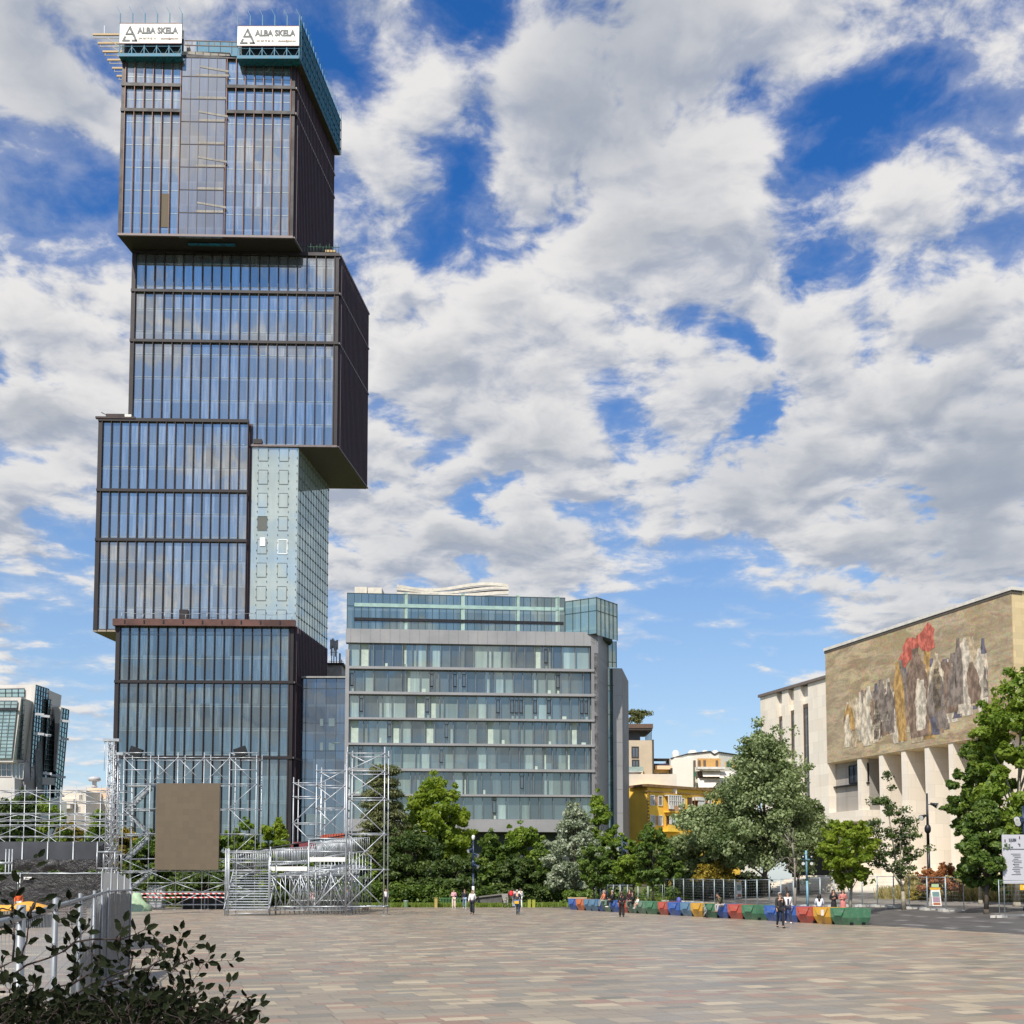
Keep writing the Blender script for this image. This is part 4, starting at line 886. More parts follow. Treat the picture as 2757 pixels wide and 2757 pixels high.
for px in (1819, 1862, 1868, 1898, 1926): p = at(px, 2030, Yw+3); b.lathe(p-Vector((0, 0, 1.)), [(.7, 0), (.8, .4), (.75, 1.4), (.3, 1.8)], 10)
b.build('water_tank', wh, h.root)
# yellow housing block
Yy = 182
yel = mat('yellow_render', (.95, .57, .08), .8, 0, .10, .35, streak=.25, bmp=.1)
yelp = mat('pale_yellow_render', (.84, .60, .15), .8, 0, .08, .35, streak=.12)
h = House('housing_block', 'yellow four-storey housing block with balconies behind the young trees', 1743, 1992, 2113, Yy, yel, 37, 16, base=0)
pa = at(1743, 2113, Yy); 
b = MB(); e2 = (at(1697, 2113, Yy+3.5)-pa); e2.z = 0; o = Vector((pa.x, pa.y, 0)); b.hexa([o+e2, o-Vector((.02, 0, 0)), o+Vector((1.5, 6, 0)), o+e2+Vector((1, 6, 0))], [p+Zv*(h.zt-.01) for p in (o+e2, o-Vector((.02, 0, 0)), o+Vector((1.5, 6, 0)), o+e2+Vector((1, 6, 0)))]); b.build('end_wall', yelp, h.root)
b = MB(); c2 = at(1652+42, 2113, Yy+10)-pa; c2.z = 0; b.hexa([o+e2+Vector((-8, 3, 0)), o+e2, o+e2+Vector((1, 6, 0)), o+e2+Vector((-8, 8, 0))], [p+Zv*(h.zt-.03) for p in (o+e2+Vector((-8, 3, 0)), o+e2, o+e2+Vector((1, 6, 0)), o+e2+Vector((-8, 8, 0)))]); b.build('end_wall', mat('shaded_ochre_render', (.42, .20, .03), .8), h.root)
old = mat('weathered_cornice', (.17, .10, .05), .9, 0, .5, 1.5, c2=(.30, .18, .05))
b = MB(); h.box(-.5, h.w, -.5, .3, h.zt-.35, h.zt+.1, None, None, b); h.box(-.3, h.w, -.3, .2, h.zt-1.15, h.zt-.95, None, None, b); b.bar(o+e2-Vector((0, .3, -h.zt+.1)), o-Vector((.3, .4, -h.zt+.1)), .7, .4); b.build('cornice', old, h.root)
Q_ = Parts('quoin', mat('orange_quoin', (.40, .20, .04), .9), h.root)
for i in range(34): Q_.add(lambda m: m.box(o+Vector((.1, -.14, h.zt-1.6-i*.55)), (.35, .25, .3)))
shp = mat('terracotta_panel', (.46, .26, .14), .8)
def k8(x, y): return 1650+x/3.864, 1900+y/3.864
def r8(x0, y0, x1, y1): a = k8(x0, y0); c = k8(x1, y1); return (a[0], a[1], c[0], c[1])
for r in (r8(392, 938, 428, 1030), r8(474, 945, 510, 1035), r8(392, 1145, 430, 1240), r8(476, 1150, 512, 1240), r8(706, 970, 740, 1052), r8(708, 1165, 740, 1248), r8(930, 985, 950, 1070), r8(1000, 995, 1022, 1075)):
    h.window(r, wh, GWl, nu=1, fw=.14)
for r in (r8(432, 940, 470, 1035), r8(434, 1148, 472, 1240), r8(672, 960, 702, 1050), r8(672, 1160, 704, 1245), r8(960, 990, 990, 1070)):
    a0, a1, z0, z1 = h.rect(*r); h.box(a0, a1, -.03, .1, z0, z1, 'wall_panel', shp)
def balcony(h, r0, r1, rail):
    a0, a1, z0, z1 = h.rect(*r0); h.box(a0, a1, -1.2, 0, z0-.15, z0+.05, 'balcony_floor', yel); 
    h.box(a0, a1, -1.2, -1.1, z0+.05, z0+1.0, 'balcony_rail', rail)
for r, rail in ((r8(530, 1050, 665, 1105), shp), (r8(520, 1250, 665, 1305), yel), (r8(770, 1060, 925, 1130), shp), (r8(770, 1200, 900, 1300), yel)): balcony(h, r, None, rail)
a0, a1, z0, z1 = h.rect(*r8(532, 944, 664, 1050))
b = MB(); h.box(a0, a1, -1.15, -1.05, z0, z1, None, None, b, 1)
for k in range(7): a = a0+(a1-a0)*k/6; h.box(a-.06, a+.06, -1.22, -1.0, z0, z1, None, None, b, 0)
h.box(a0, a1, -1.22, 0, z1, z1+.15, None, None, b, 0); h.box(a0, a1, -1.22, -1., (z0+z1)/2-.05, (z0+z1)/2+.05, None, None, b, 0); b.build('glazed_balcony', [wh, GWl], h.root)
a0, a1, z0, z1 = h.rect(*r8(775, 960, 925, 1080)); b = MB(); h.box(a0, a1, -.04, .05, z0, z1, None, None, b, 1)
for k in range(6): h.box(a0+(a1-a0)*k/5-.05, a0+(a1-a0)*k/5+.05, -1.1, -1.0, z0-.4, z1, None, None, b, 0)
h.box(a0+1, a1, -1.3, -.2, z1-.5, z1+.1, None, None, b, 2); h.box(a0+1.4, a1-.6, -1.2, -1.12, z0+.3, z1-.6, None, None, b, 2); b.build('cluttered_balcony', [mat('rust', (.20, .10, .05), .8), mat('brown_shade', (.10, .06, .04), .8), wh], h.root)
a0, a1, z0, z1 = h.rect(*r8(556, 1150, 664, 1250)); b = MB(); h.box(a0, a1, -.04, .05, z0, z1, None, None, b, 0); h.box(a0+.6, a0+1.3, -1., -.9, z0+.3, z1-.2, None, None, b, 1); h.box(a0-.2, a0+.3, -1., -.9, z0+.2, z1, None, None, b, 2); b.build('balcony_recess', [mat('brown_dark', (.10, .05, .03), .8), mat('pale_blue_laundry', (.45, .58, .60), .8), wh], h.root)
for q in (r8(526, 1040, 566, 1080), r8(632, 1055, 660, 1085), r8(392, 1225, 420, 1262)):
    a0, a1, z0, z1 = h.rect(*q); b = MB(); h.box(a0, a1, -1.55 if q[0] > 1785 else -.4, -1.22 if q[0] > 1785 else -.05, z0, z1, None, None, b); b.build('air_conditioner', wh, h.root)
b = MB(); p = at(1740, 2105, Yy+3); b.box(p+Vector((0, 2, -.3)), (10.3, 3, 3.3)); tag(b.build('roof_hut', cream, None, origin=(p.x, p.y, p.z)), 'cream rooftop hut on the left end of the yellow housing block', 'roof hut')
# ------------------------------------------------------------------ museum
mus = thing('museum', uv(88, 66, 1.6), 'large pale stone museum with a mosaic slab on tall fins', 'museum')
mA, mB = Vector((31.55, 111, 0)), Vector((39.6, 88, 0)); me_ = (mB-mA).normalized(); mi_ = Vector((-me_.y, me_.x, 0))  # mi_: into the building
if mi_.x < 0: mi_ = -mi_
def mh(px, py=2000, d=0.):
    o = mA+mi_*d; k = (px-PX)/F/(CT-((PY-py)/F)*ST); return (k*o.y-o.x)/(me_.x-k*me_.y)
def mz(px, py, d=0.): a = mh(px, py, d); return zat(py, (mA+mi_*d+me_*a).y)
def mP(a, d, z): return mA+me_*a+mi_*d+Zv*z
def mbox(b, a0, a1, d0, d1, z0, z1, mi=0): b.box(mP((a0+a1)/2, (d0+d1)/2, (z0+z1)/2), (a1-a0, d1-d0, z1-z0), mi, (me_, mi_, Zv)); return b
def stonemat(name, c, bw=1.7, bh=1.15, streak=.35, var=.07):
    m, g, out = new_mat(name); P = g.n('ShaderNodeTexCoord').outputs['Object']
    a = g.v('DOT_PRODUCT', P, tuple(me_)); d = g.v('DOT_PRODUCT', P, tuple(mi_)); z = g.sep(P)[2]
    s = g.m('ADD', a, d); rr = g.m('FLOOR', g.m('DIVIDE', z, bh)); w = g.n('ShaderNodeTexWhiteNoise'); w.noise_dimensions = '2D'
    g.put(w.inputs['Vector'], g.comb(g.m('FLOOR', g.m('ADD', g.m('DIVIDE', s, bw), g.m('MULTIPLY', rr, .5))), rr, 0))
    cc = g.mix(w.outputs['Value'], tuple(k*(1-var) for k in c), tuple(k*(1+var) for k in c))
    cc = g.mix(g.mr(g.noise(g.v('MULTIPLY', P, (1, 1, .06)), 1.1, 5, .65), .5, .75, 0, streak), cc, tuple(k*.6 for k in c))
    cc = g.mix(g.mr(g.noise(P, .25, 5, .6), .4, .7, 0, .25), cc, (c[0]*1.0, c[1]*.88, c[2]*.74))
    jf = g.m('MINIMUM', g.m('FRACT', g.m('DIVIDE', z, bh)), g.m('FRACT', g.m('ADD', g.m('DIVIDE', s, bw), g.m('MULTIPLY', rr, .5)))); cc = g.mix(g.mr(jf, .0, .035), tuple(k*.80 for k in c), cc)
    pbr(g, out, cc, .65, 0, .3, bump(g, g.noise(P, 8, 5, .6), .01, .3)); return m
M['travertine'] = stonemat('travertine', (.75, .69, .60)); M['travertine_lit'] = stonemat('yellowish_travertine', (.62, .50, .30), 1.4, .5, .15, .16)
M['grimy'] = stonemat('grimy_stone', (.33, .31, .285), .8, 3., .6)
zT, zB = mz(2232, 1750), mz(2243, 2054); aE = mh(2727, 1700)
b = MB(); mbox(b, 0, aE, 0.02, 14, zB, zT); slab = b.build('mosaic_slab', M['travertine_lit'], mus)
def mosaicmat():
    m, g, out = new_mat('mosaic_ground'); P = g.n('ShaderNodeTexCoord').outputs['Object']
    a = g.v('DOT_PRODUCT', P, tuple(me_)); z = g.sep(P)[2]
    q = g.comb(g.m('MULTIPLY', a, .35), z, 0)
    n1 = g.noise(q, .9, 7, .68, .8); n2 = g.noise(g.comb(a, g.m('MULTIPLY', z, 4.), 0), 1.0, 6, .75); n3 = g.noise(g.comb(a, z, 4.), .16, 3, .5)
    c = g.mix(g.mr(n1, .38, .62), (.30, .228, .140), (.50, .395, .250)); c = g.mix(g.mr(n2, .50, .68, 0, .5), c, (.13, .108, .080))
    vo = g.n('ShaderNodeTexVoronoi'); g.put(vo.inputs['Vector'], g.comb(g.m('MULTIPLY', a, .35), g.m('MULTIPLY', z, .55), 0)); vo.inputs['Scale'].default_value = 1.
    c = g.mix(g.m('MULTIPLY', g.mr(vo.outputs['Color'], .55, .6, 0, .6), g.mr(z, 19, 23)), c, (.34, .26, .145))
    te = g.n('ShaderNodeTexVoronoi'); g.put(te.inputs['Vector'], g.comb(a, z, 0)); te.inputs['Scale'].default_value = 7.
    c = g.mix(.18, c, te.outputs['Color'], 'OVERLAY')
    c = g.mix(g.mr(n3, .4, .65, 0, .25), c, (.30, .27, .22))
    pbr(g, out, c, .55, 0, .3); return m
def tess(name, c):
    m, g, out = new_mat(name); P = g.n('ShaderNodeTexCoord').outputs['Object']; a = g.v('DOT_PRODUCT', P, tuple(me_)); z = g.sep(P)[2]
    n = g.noise(g.comb(a, g.m('MULTIPLY', z, .5), 0), 2.2, 6, .7); te = g.n('ShaderNodeTexVoronoi'); g.put(te.inputs['Vector'], g.comb(a, z, 0)); te.inputs['Scale'].default_value = 6.
    cc = g.mix(g.mr(n, .4, .62), tuple(k*.55 for k in c), tuple(k*1.2 for k in c)); cc = g.mix(.2, cc, te.outputs['Color'], 'OVERLAY') if False else cc; pbr(g, out, cc, .55, 0, .3); return m
b = MB(); b.quad(mP(.05, -.02, zB+.05), mP(aE-.02, -.02, zB+.05), mP(aE-.02, -.02, zT-.25), mP(.05, -.02, zT-.25), 0)
# generic abstract composition of upright shards (a stand-in, same size and colours as the wall art)
TC = [(.42, .36, .27), (.15, .10, .07), (.30, .18, .055), (.08, .075, .10), (.20, .135, .085), (.33, .26, .17), (.36, .085, .055), (.15, .12, .10), (.40, .35, .28)]
ra = random.Random(21); L_ = aE; H_ = zT-zB
def shard(cx, base, top, w, mi, lean=0.):
    n = 9; dd = -.03-.002*shard.k; shard.k = (shard.k+1) % 12; l, r = [], []
    for i in range(n+1):
        t = i/n; ww = w*(.55+.45*math.sin(math.pi*(t*.8+.18)))*ra.uniform(.78, 1.15)*(1-.45*(t > .85)); x = cx+lean*t
        l.append(mP(x-ww/2, dd, base+(top-base)*t)); r.append(mP(x+ww/2, dd, base+(top-base)*t))
    for i in range(n): b.quad(l[i], r[i], r[i+1], l[i+1], mi)
shard.k = 0
blobs = [(c_, b_-.02, t_+.02, w_*1.35) for c_, b_, t_, w_ in [(.14, .10, .57, .045), (.235, .1, .6, .055), (.29, .12, .52, .05), (.345, .12, .62, .045), (.40, .12, .60, .05), (.47, .09, .72, .06), (.585, .06, .78, .085), (.70, .08, .74, .065), (.77, .16, .66, .06), (.835, .16, .76, .05), (.90, .2, .74, .055)]]
for i, (cx, b0, t0, w) in enumerate(blobs):
    cx = cx*.9+.03
    for j in range(15):
        bb = b0+ra.uniform(0, .35)*(t0-b0); tt = t0-ra.uniform(0, .45)*(t0-b0)
        shard(L_*(cx+ra.uniform(-.03, .03)), zB+H_*min(bb, tt-.08), zB+H_*tt, L_*w*ra.uniform(.35, .95), 1+ra.choice([0, 1, 2, 3, 4, 5, 7, 7, 8, 8, 0]), ra.uniform(-.5, .5))
def fan(cx, cz, r, mi, n=11, sq=1.):
    dd = -.030-.0017*shard.k; shard.k = (shard.k+1) % 12; ps_ = [mP(L_*cx+r*sq*math.cos(6.283*i/n)*ra.uniform(.6, 1.2), dd, zB+H_*cz+r*math.sin(6.283*i/n)*ra.uniform(.6, 1.2)) for i in range(n)]
    b.add([mP(L_*cx, dd, zB+H_*cz)]+ps_, [(0, i+1, (i+1) % n+1) for i in range(n)], mi)
for (cx, cz, r) in ((.52, .80, 1.25), (.60, .84, 1.3), (.48, .72, .8)): fan(cx, cz, r, 7, 9, 1.1)
for k in range(0): p_, q_ = (ra.uniform(.1, .95), ra.uniform(.55, .8)), None; a_ = L_*p_[0]; z_ = zB+H_*p_[1]; b.quad(mP(a_, -.02-.022, z_), mP(a_+.15, -.042, z_), mP(a_+ra.uniform(-1, 2)+.12, -.042, z_+1.9), mP(a_+ra.uniform(.2, 1.4), -.042, z_+1.9), 2)
b.build('mosaic', [mosaicmat()]+[tess('tesserae_%s' % n, tuple(min(.75, k*1.45+.03) for k in c)) for n, c in zip(('cream', 'umber', 'ochre', 'indigo', 'tan', 'sand', 'red', 'slate', 'ivory'), TC)], slab)
b = MB(); mbox(b, -.1, aE+.15, -.12, 14, zT+.003, zT+.28); b.build('roof_coping', mat('pale_coping', (.62, .60, .56), .6), mus)
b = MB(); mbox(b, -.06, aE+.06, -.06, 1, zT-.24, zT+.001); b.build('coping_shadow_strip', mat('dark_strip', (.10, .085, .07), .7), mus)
# left wing
aw = mh(2041, 1900); zw = mz(2232, 1822); zlow = mz(2200, 2217)
s = [mh(px, 1950) for px in (2085, 2100, 2117, 2132, 2150, 2170)]
b = MB(); segs = [(aw, s[0]), (s[1], s[2]), (s[3], s[4]), (s[5], -.0)]
for a0, a1 in segs: mbox(b, a0, a1, .3, 12, zlow, zw)
for k in (0, 2, 4): mbox(b, s[k], s[k+1], .75, 11.9, zlow, zw-.1)
b.build('wing_wall', M['travertine'], mus)
wp = Parts('slot_window', [mat('bronze_window_frame', (.10, .065, .045), .5), GW], mus)
for k in (0, 2, 4):
    def fn(m, k=k):
        zt_ = mz(2100, 1925+(-8)*k/2); mbox(m, s[k], s[k+1], 0.60, .74, zt_-.4, zt_, 0); mbox(m, s[k]+.15, s[k+1]-.15, 0.66, .74, zlow+2, zt_-.4, 1); mbox(m, s[k], s[k]+.15, 0.60, .745, zlow+2, zt_-.4, 0)
        mbox(m, s[k]+.01, s[k+1]-.01, .5, 1.49, zt_+.01, zw-.5, 2) if False else None
    wp.add(fn)
b = MB(); mbox(b, aw-.2, 0, .1, 12, zw+.003, zw+.3); b.build('wing_coping', mat('dark_bronze_coping', (.16, .13, .12), .6), mus)
# wall beneath the slab: window, grimy panel, lit base, dark undercroft
a2 = mh(2320, 2100); zb2 = mz(2260, 2186)
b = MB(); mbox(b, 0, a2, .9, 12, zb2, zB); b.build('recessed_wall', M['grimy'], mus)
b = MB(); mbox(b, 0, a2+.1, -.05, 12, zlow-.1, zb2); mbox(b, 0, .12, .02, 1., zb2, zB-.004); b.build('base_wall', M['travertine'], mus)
b = MB(); c0, c1 = mh(2268, 2080), mh(2318, 2080); w0, w1 = mz(2290, 2105), mz(2290, 2060)
mbox(b, c0, c1, .80, .89, w0, w1, 1)
for k in range(5): a = c0+(c1-c0)*k/4; mbox(b, a-.05, a+.05, .74, .88, w0, w1, 0)
mbox(b, c0, c1, .74, .88, w0-.08, w0, 0); mbox(b, c0, c1, .74, .88, w1, w1+.1, 0); mbox(b, 0, a2, .6, .92, w0-.3, w0-.15, 0); b.build('wide_window', [M['black'], GW], mus)
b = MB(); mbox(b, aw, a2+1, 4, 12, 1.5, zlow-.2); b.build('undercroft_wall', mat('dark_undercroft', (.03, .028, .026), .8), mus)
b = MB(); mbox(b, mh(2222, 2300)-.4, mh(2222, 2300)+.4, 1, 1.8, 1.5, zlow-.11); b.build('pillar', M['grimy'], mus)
# fins
fz = 2.9
fpx = [2319, 2378, 2439, 2503, 2568, 2634, 2698]
fa = [mh(px, 2150, -.0) for px in fpx]; gap = sum(fa[i+1]-fa[i] for i in range(4))/4
fa = fa[:5]+[fa[4]+gap, fa[4]+2*gap, fa[4]+3*gap]
fp = Parts('fin', M['travertine'], mus)
for a in fa: fp.add(lambda m: mbox(m, a-.55, a, .05, 5.2, fz, zB-.004))
b = MB(); mbox(b, a2+.2, aE+2, 5.2, 12, fz, zB-.004); b.build('entrance_wall', M['travertine'], mus)
wp = Parts('tall_window', [M['black'], GW, M['travertine']], mus)
for i in range(len(fa)-1):
    def fn(m, i=i):
        z2 = mz(2480, 2080, 5); mbox(m, fa[i]+.05, fa[i+1]-.6, 5.0, 5.19, z2, z2+.35, 2); mbox(m, fa[i]+.1, fa[i+1]-.65, 5.12, 5.18, fz+.3, mz(2480, 2196, 5), 1); mbox(m, fa[i]+.1, fa[i+1]-.65, 5.02, 5.16, mz(2480, 2196, 5), mz(2480, 2196, 5)+.4, 2)
    wp.add(fn)
b = MB(); zz0 = 1.2
mbox(b, mh(2319)-1, aE+6, -1.6, 12, 1.2, fz); b.build('plinth', M['travertine'], mus)
# white steps
stp = thing('stone_steps', uv(88, 60, 1.6), 'broad pale stone steps rising to the museum', 'steps')
b = MB(); n = 9
for i in range(n):
    v0 = 57.2+i*.42; z = 1.42+(i+1)*.165
    pts = [uv(70, v0, 1.2), uv(99-i*.75, v0, 1.2), uv(99-i*.75, 66.5, 1.2), uv(70, 66.5, 1.2)]
    b.hexa(pts[::-1], [p+Zv*(z-1.2) for p in pts[::-1]])
b.build('flight', M['travertine'], stp)
# ------------------------------------------------------------------ trees
def quads_mesh(name, P, T, m, parent, root):
    """P: n x 4 x 3 leaf corners, T: n tints"""
    n = len(P); me = bpy.data.meshes.new(name); me.vertices.add(4*n); me.vertices.foreach_set('co', (P.reshape(-1, 3)-np.array(root)).astype(np.float32).ravel())
    me.loops.add(4*n); me.loops.foreach_set('vertex_index', np.arange(4*n, dtype=np.int32)); me.polygons.add(n)
    me.polygons.foreach_set('loop_start', np.arange(0, 4*n, 4, dtype=np.int32)); me.polygons.foreach_set('loop_total', np.full(n, 4, dtype=np.int32))
    me.update(calc_edges=True); a = me.attributes.new('tint', 'FLOAT', 'POINT'); a.data.foreach_set('value', np.repeat(T, 4).astype(np.float32))
    me.materials.append(m); ob = bpy.data.objects.new(name, me); col.objects.link(ob); ob.parent = parent; return ob
def unit(a): return a/np.maximum(np.linalg.norm(a, axis=1, keepdims=True), 1e-6)
def leaves(C, r, per, size, rg, squash=.7, up=.25, droop=0., asp=.6):
    """leaf-sized faces filling clumps of radius r round centres C"""
    n = len(C)*per; idx = np.repeat(np.arange(len(C)), per); d = unit(rg.normal(size=(n, 3))); rad = rg.random(n)**.45
    off = d*rad[:, None]*r[idx][:, None]; off[:, 2] *= squash
    if droop: off[:, 2] -= droop*(np.hypot(off[:, 0], off[:, 1])**1.5)
    pos = C[idx]+off; nr = unit(d*.7+rg.normal(size=(n, 3))*.55+np.array([0, 0, up])); t = unit(np.cross(nr, rg.normal(size=(n, 3)))); b = np.cross(nr, t)
    s = size*rg.uniform(.45, 1.4, n)[:, None]
    P = np.stack([pos-t*s, pos-b*s*asp, pos+t*s, pos+b*s*asp], 1); T = np.clip(rg.normal(.45, .2, n)+rg.normal(0, .22, len(C))[idx], 0, 1)
    return P, T
LM = {'bright': leafmat('bright_green_leaves', (.095, .170, .018), (.255, .335, .045), .42), 'mid': leafmat('mid_green_leaves', (0.055, 0.110, 0.019), (0.159, 0.228, 0.039), .35),
      'dark': leafmat('dark_green_leaves', (.036, .068, .016), (.115, .165, .038), .30), 'silver': leafmat('silvery_leaves', (0.117, 0.159, 0.090), (0.455, 0.497, 0.373), .25),
      'poplar': leafmat('grey_green_leaves', (0.075, 0.118, 0.036), (0.31, 0.37, 0.18), .28), 'cedar': leafmat('cedar_needles', (.080, .100, .036), (.20, .21, .085), .2),
      'lime': leafmat('lime_green_leaves', (.125, .200, .018), (.31, .38, .045), .5), 'red': leafmat('russet_leaves', (0.193, 0.062, 0.028), (0.469, 0.207, 0.069), .3), 'gold': leafmat('golden_shrub_leaves', (0.138, 0.124, 0.017), (0.414, 0.304, 0.041), .3),
      'dry': leafmat('dry_grass_blades', (0.179, 0.179, 0.055), (0.524, 0.414, 0.179), .3), 'grass': leafmat('grass_blades', (0.083, 0.166, 0.028), (0.304, 0.359, 0.069), .4), 'shaded': leafmat('shaded_bush_leaves', (.006, .009, .004), (.020, .026, .012), .08, .9, .06)}  # foreground bush: leaf colour darkened to stand in for shade over it
BARK = mat('bark', (.085, .068, .052), .9, 0, .3, 3, streak=.3); BARKP = mat('pale_bark', (.30, .27, .21), .85, 0, .3, 3, streak=.3)
def tree(name, px, Y, pyt, hw, kind, label, pyb=None, shape='round', n=46, per=260, size=.20, group='trees round the square', trunk=.0, open_=0., seed=0, lean=0., bark=None, cat='tree', foot=None):
    """px: trunk, pyt / pyb: crown top and bottom in the sketch, hw: half width of the crown in the same units"""
    rg = np.random.default_rng(int(seed or (px*7+Y))); B = gat(px, Y) if foot is None else foot; zt = zat(pyt, Y); zb = zat(pyb, Y) if pyb else B.z+(zt-B.z)*.12; rx = hw*1.13*Y/F; n = int(n*1.7); per = int(per*.72)
    zt -= rx*.10
    H = zt-zb; root = thing(name, B, label, cat, group)
    C = []
    while len(C) < n:
        t = rg.random(); a = rg.uniform(0, 2*np.pi)
        if shape == 'round': pr = np.sqrt(max(0, 1-(2*t-1)**2))*(1.0 if t < .5 else .95)
        elif shape == 'cone': pr = (1-t)**.75*min(1, t*6+.35)
        elif shape == 'poplar': pr = (1-t**1.6)**.8*min(1, t*3+.55)
        elif shape == 'bush': pr = np.sqrt(max(0, 1-t*t))
        else: pr = .9 if t < .75 else np.sqrt(max(0, 1-((t-.75)/.25)**2))*.9
        if rg.random() > .3+.7*pr: continue
        q = (1 if rg.random() < .6 else rg.random()**.5)*rg.uniform(.72, 1.0)*pr; C.append((rx*q*np.cos(a)*.86+lean*t, rx*q*np.sin(a)*.8, zb-B.z+H*(.06+.88*t)))
    C = np.array(C)+np.array(B); r = np.clip(rg.normal(.215, .06, n), .10, .36)*rx*(1-.35*open_)
    if shape == 'layer':
        pass
    P, T = leaves(C, r, per, size, rg, .62 if kind != 'cedar' else .35, .3)
    # stray sprigs break the outline
    k = n; j = rg.integers(0, n, k); out = unit(C[j]-(np.array(B)+np.array([0, 0, zb-B.z+H*.4]))); C2 = C[j]+out*r[j][:, None]*rg.uniform(.75, 1.35, k)[:, None]; P2, T2 = leaves(C2, r[j]*.42, max(20, per//6), size*.9, rg)
    quads_mesh('crown', np.concatenate([P, P2]), np.concatenate([T, T2]), LM[kind], root, B)
    b = MB(); tr = trunk or max(.09, H*.018); top = Vector((B.x+lean*.6, B.y, zb+H*.72)); w = Vector((rg.normal(0, .15), rg.normal(0, .15), 0)); m1 = B.lerp(top, .4)+w
    b.path([B-Zv*.05, B+Zv*.25, m1, top], [tr*1.35, tr, tr*.75, tr*.22], 8)
    for i in range(int(min(n, 18))):
        c = Vector(C[i]); k = min(.95, max(.12, ((c.z-B.z)/(zt-B.z))*.75)); s = B.lerp(m1, k/.4) if k < .4 else m1.lerp(top, (k-.4)/.6); mm_ = s.lerp(c, .5)+Zv*.12*(c-s).length; b.path([s, mm_, c], [tr*.38, tr*.22, tr*.07], 5)
    b.build('trunk', bark or BARK, root); return root
def cedar(px, Y, pyt, hw, pyb, label):
    rg = np.random.default_rng(5); B = gat(px, Y); zt, zb = zat(pyt, Y), zat(pyb, Y); rx = hw*Y/F; root = thing('cedar_tree', B, label, 'tree', 'trees round the square'); C, r = [], []; b = MB(); b.path([B, Vector((B.x, B.y, zt-1))], [.4, .08], 8)
    for t in (0, .1, .2, .3, .4, .5, .6, .72, .84, .96):
        z = zb+(zt-zb)*t; L = rx*(1-t*.72)*rg.uniform(.85, 1.1)
        for k in range(12):
            a = 2*np.pi*(k+rg.random())/12; Lk = L*rg.uniform(.6, 1.1); p0 = Vector((B.x, B.y, z)); p1 = p0+Vector((Lk*math.cos(a), Lk*math.sin(a), Lk*.10)); b.path([p0, p0.lerp(p1, .6)+Zv*.3, p1], [.1, .06, .02], 5)
            for q in np.linspace(.3, 1., 5): C.append(tuple(p0.lerp(p1, q)+Vector((rg.normal(0, .2), rg.normal(0, .2), .05)))); r.append(rx*.27*(1.3-q*.4))
    C, r = np.array(C), np.array(r); P, T = leaves(C, r, 80, .17, rg, .5, .5, .5, .35); quads_mesh('crown', P, T, LM['cedar'], root, B); b.build('trunk', BARK, root)
tr_ = tree
cedar(1030, 112, 2062, 86, 2330, 'drooping cedar with layered branches behind the tallest scaffold tower')
tr_('dark_tree', 1020, 113, 2235, 90, 'dark', 'dark leafy tree filling the lower space behind the tallest scaffold tower', pyb=2440, n=44, size=.2)
tr_('maple_tree', 1165, 118, 2078, 100, 'lime', 'tall bright yellow-green tree in front of the grey office block, left of the lamp', pyb=2400, n=58, per=300, size=.24)
tr_('maple_tree', 1235, 121, 2150, 40, 'lime', 'narrow yellow-green tree leaning on the right of the tallest bright tree', pyb=2400, n=26, per=260, size=.24)
tr_('dark_tree', 1110, 108, 2225, 90, 'dark', 'broad dark tree at the foot of the tall bright tree', pyb=2440, n=52, size=.18)
tr_('dark_tree', 1215, 107, 2290, 75, 'dark', 'low dark tree just left of the slim blue lamp post', pyb=2440, n=40, size=.18)
tr_('leafy_tree', 1330, 116, 2235, 62, 'mid', 'mid green tree directly right of the slim blue lamp post', pyb=2430, n=40, size=.2)
tr_('leafy_tree', 1410, 118, 2215, 68, 'bright', 'yellow-green tree between the slim lamp and the silvery tree', pyb=2425, n=44, size=.2)
tr_('leafy_tree', 1395, 109, 2300, 62, 'dark', 'low dark round tree behind the cyclist', pyb=2430, n=36, size=.17)
tr_('leafy_tree', 1460, 110, 2270, 50, 'mid', 'mid green tree tucked against the left of the silvery tree', pyb=2430, n=32, size=.17)
tr_('silver_tree', 1548, 106, 2150, 86, 'silver', 'silvery grey-leaved tree in front of the right end of the office block', pyb=2410, shape='poplar', n=64, per=260, size=.15, bark=BARKP)
tr_('leafy_tree', 1612, 118, 2128, 62, 'bright', 'bright green pointed tree rising behind the silvery tree', pyb=2380, shape='poplar', n=40, per=240, size=.2)
tr_('leafy_tree', 1690, 116, 2235, 60, 'bright', 'yellow-green tree below the right corner of the office block', pyb=2390, n=36, size=.2)
tr_('small_tree', 1600, 98, 2268, 46, 'mid', 'small round green tree in the row behind the left planter blocks', pyb=2390, n=34, per=260, size=.16, open_=.1)
tr_('small_tree', 1708, 96, 2290, 54, 'bright', 'small wide olive tree with layered twigs behind the green planter blocks', pyb=2385, n=36, per=230, size=.15)
tr_('small_tree', 1757, 94, 2215, 46, 'mid', 'small dense green tree with a clear stem at the start of the mesh fence', pyb=2385, n=40, per=280, size=.16)
tr_('leafy_tree', 1795, 109, 2262, 52, 'mid', 'mid green tree hiding the lower storeys of the yellow block', pyb=2420, n=34, size=.18)
tr_('leafy_tree', 1850, 112, 2285, 50, 'dark', 'dark green tree left of the lower grey-green poplar', pyb=2420, n=30, size=.18)
tr_('leafy_tree', 1650, 113, 2262, 50, 'mid', 'mid green tree right behind the silvery tree', pyb=2420, n=30, size=.18)
tr_('thin_tree', 1815, 112, 2250, 30, 'dark', 'thin sparse tree between the yellow block and the grey poplar', pyb=2390, n=18, per=70, size=.16, open_=.4)
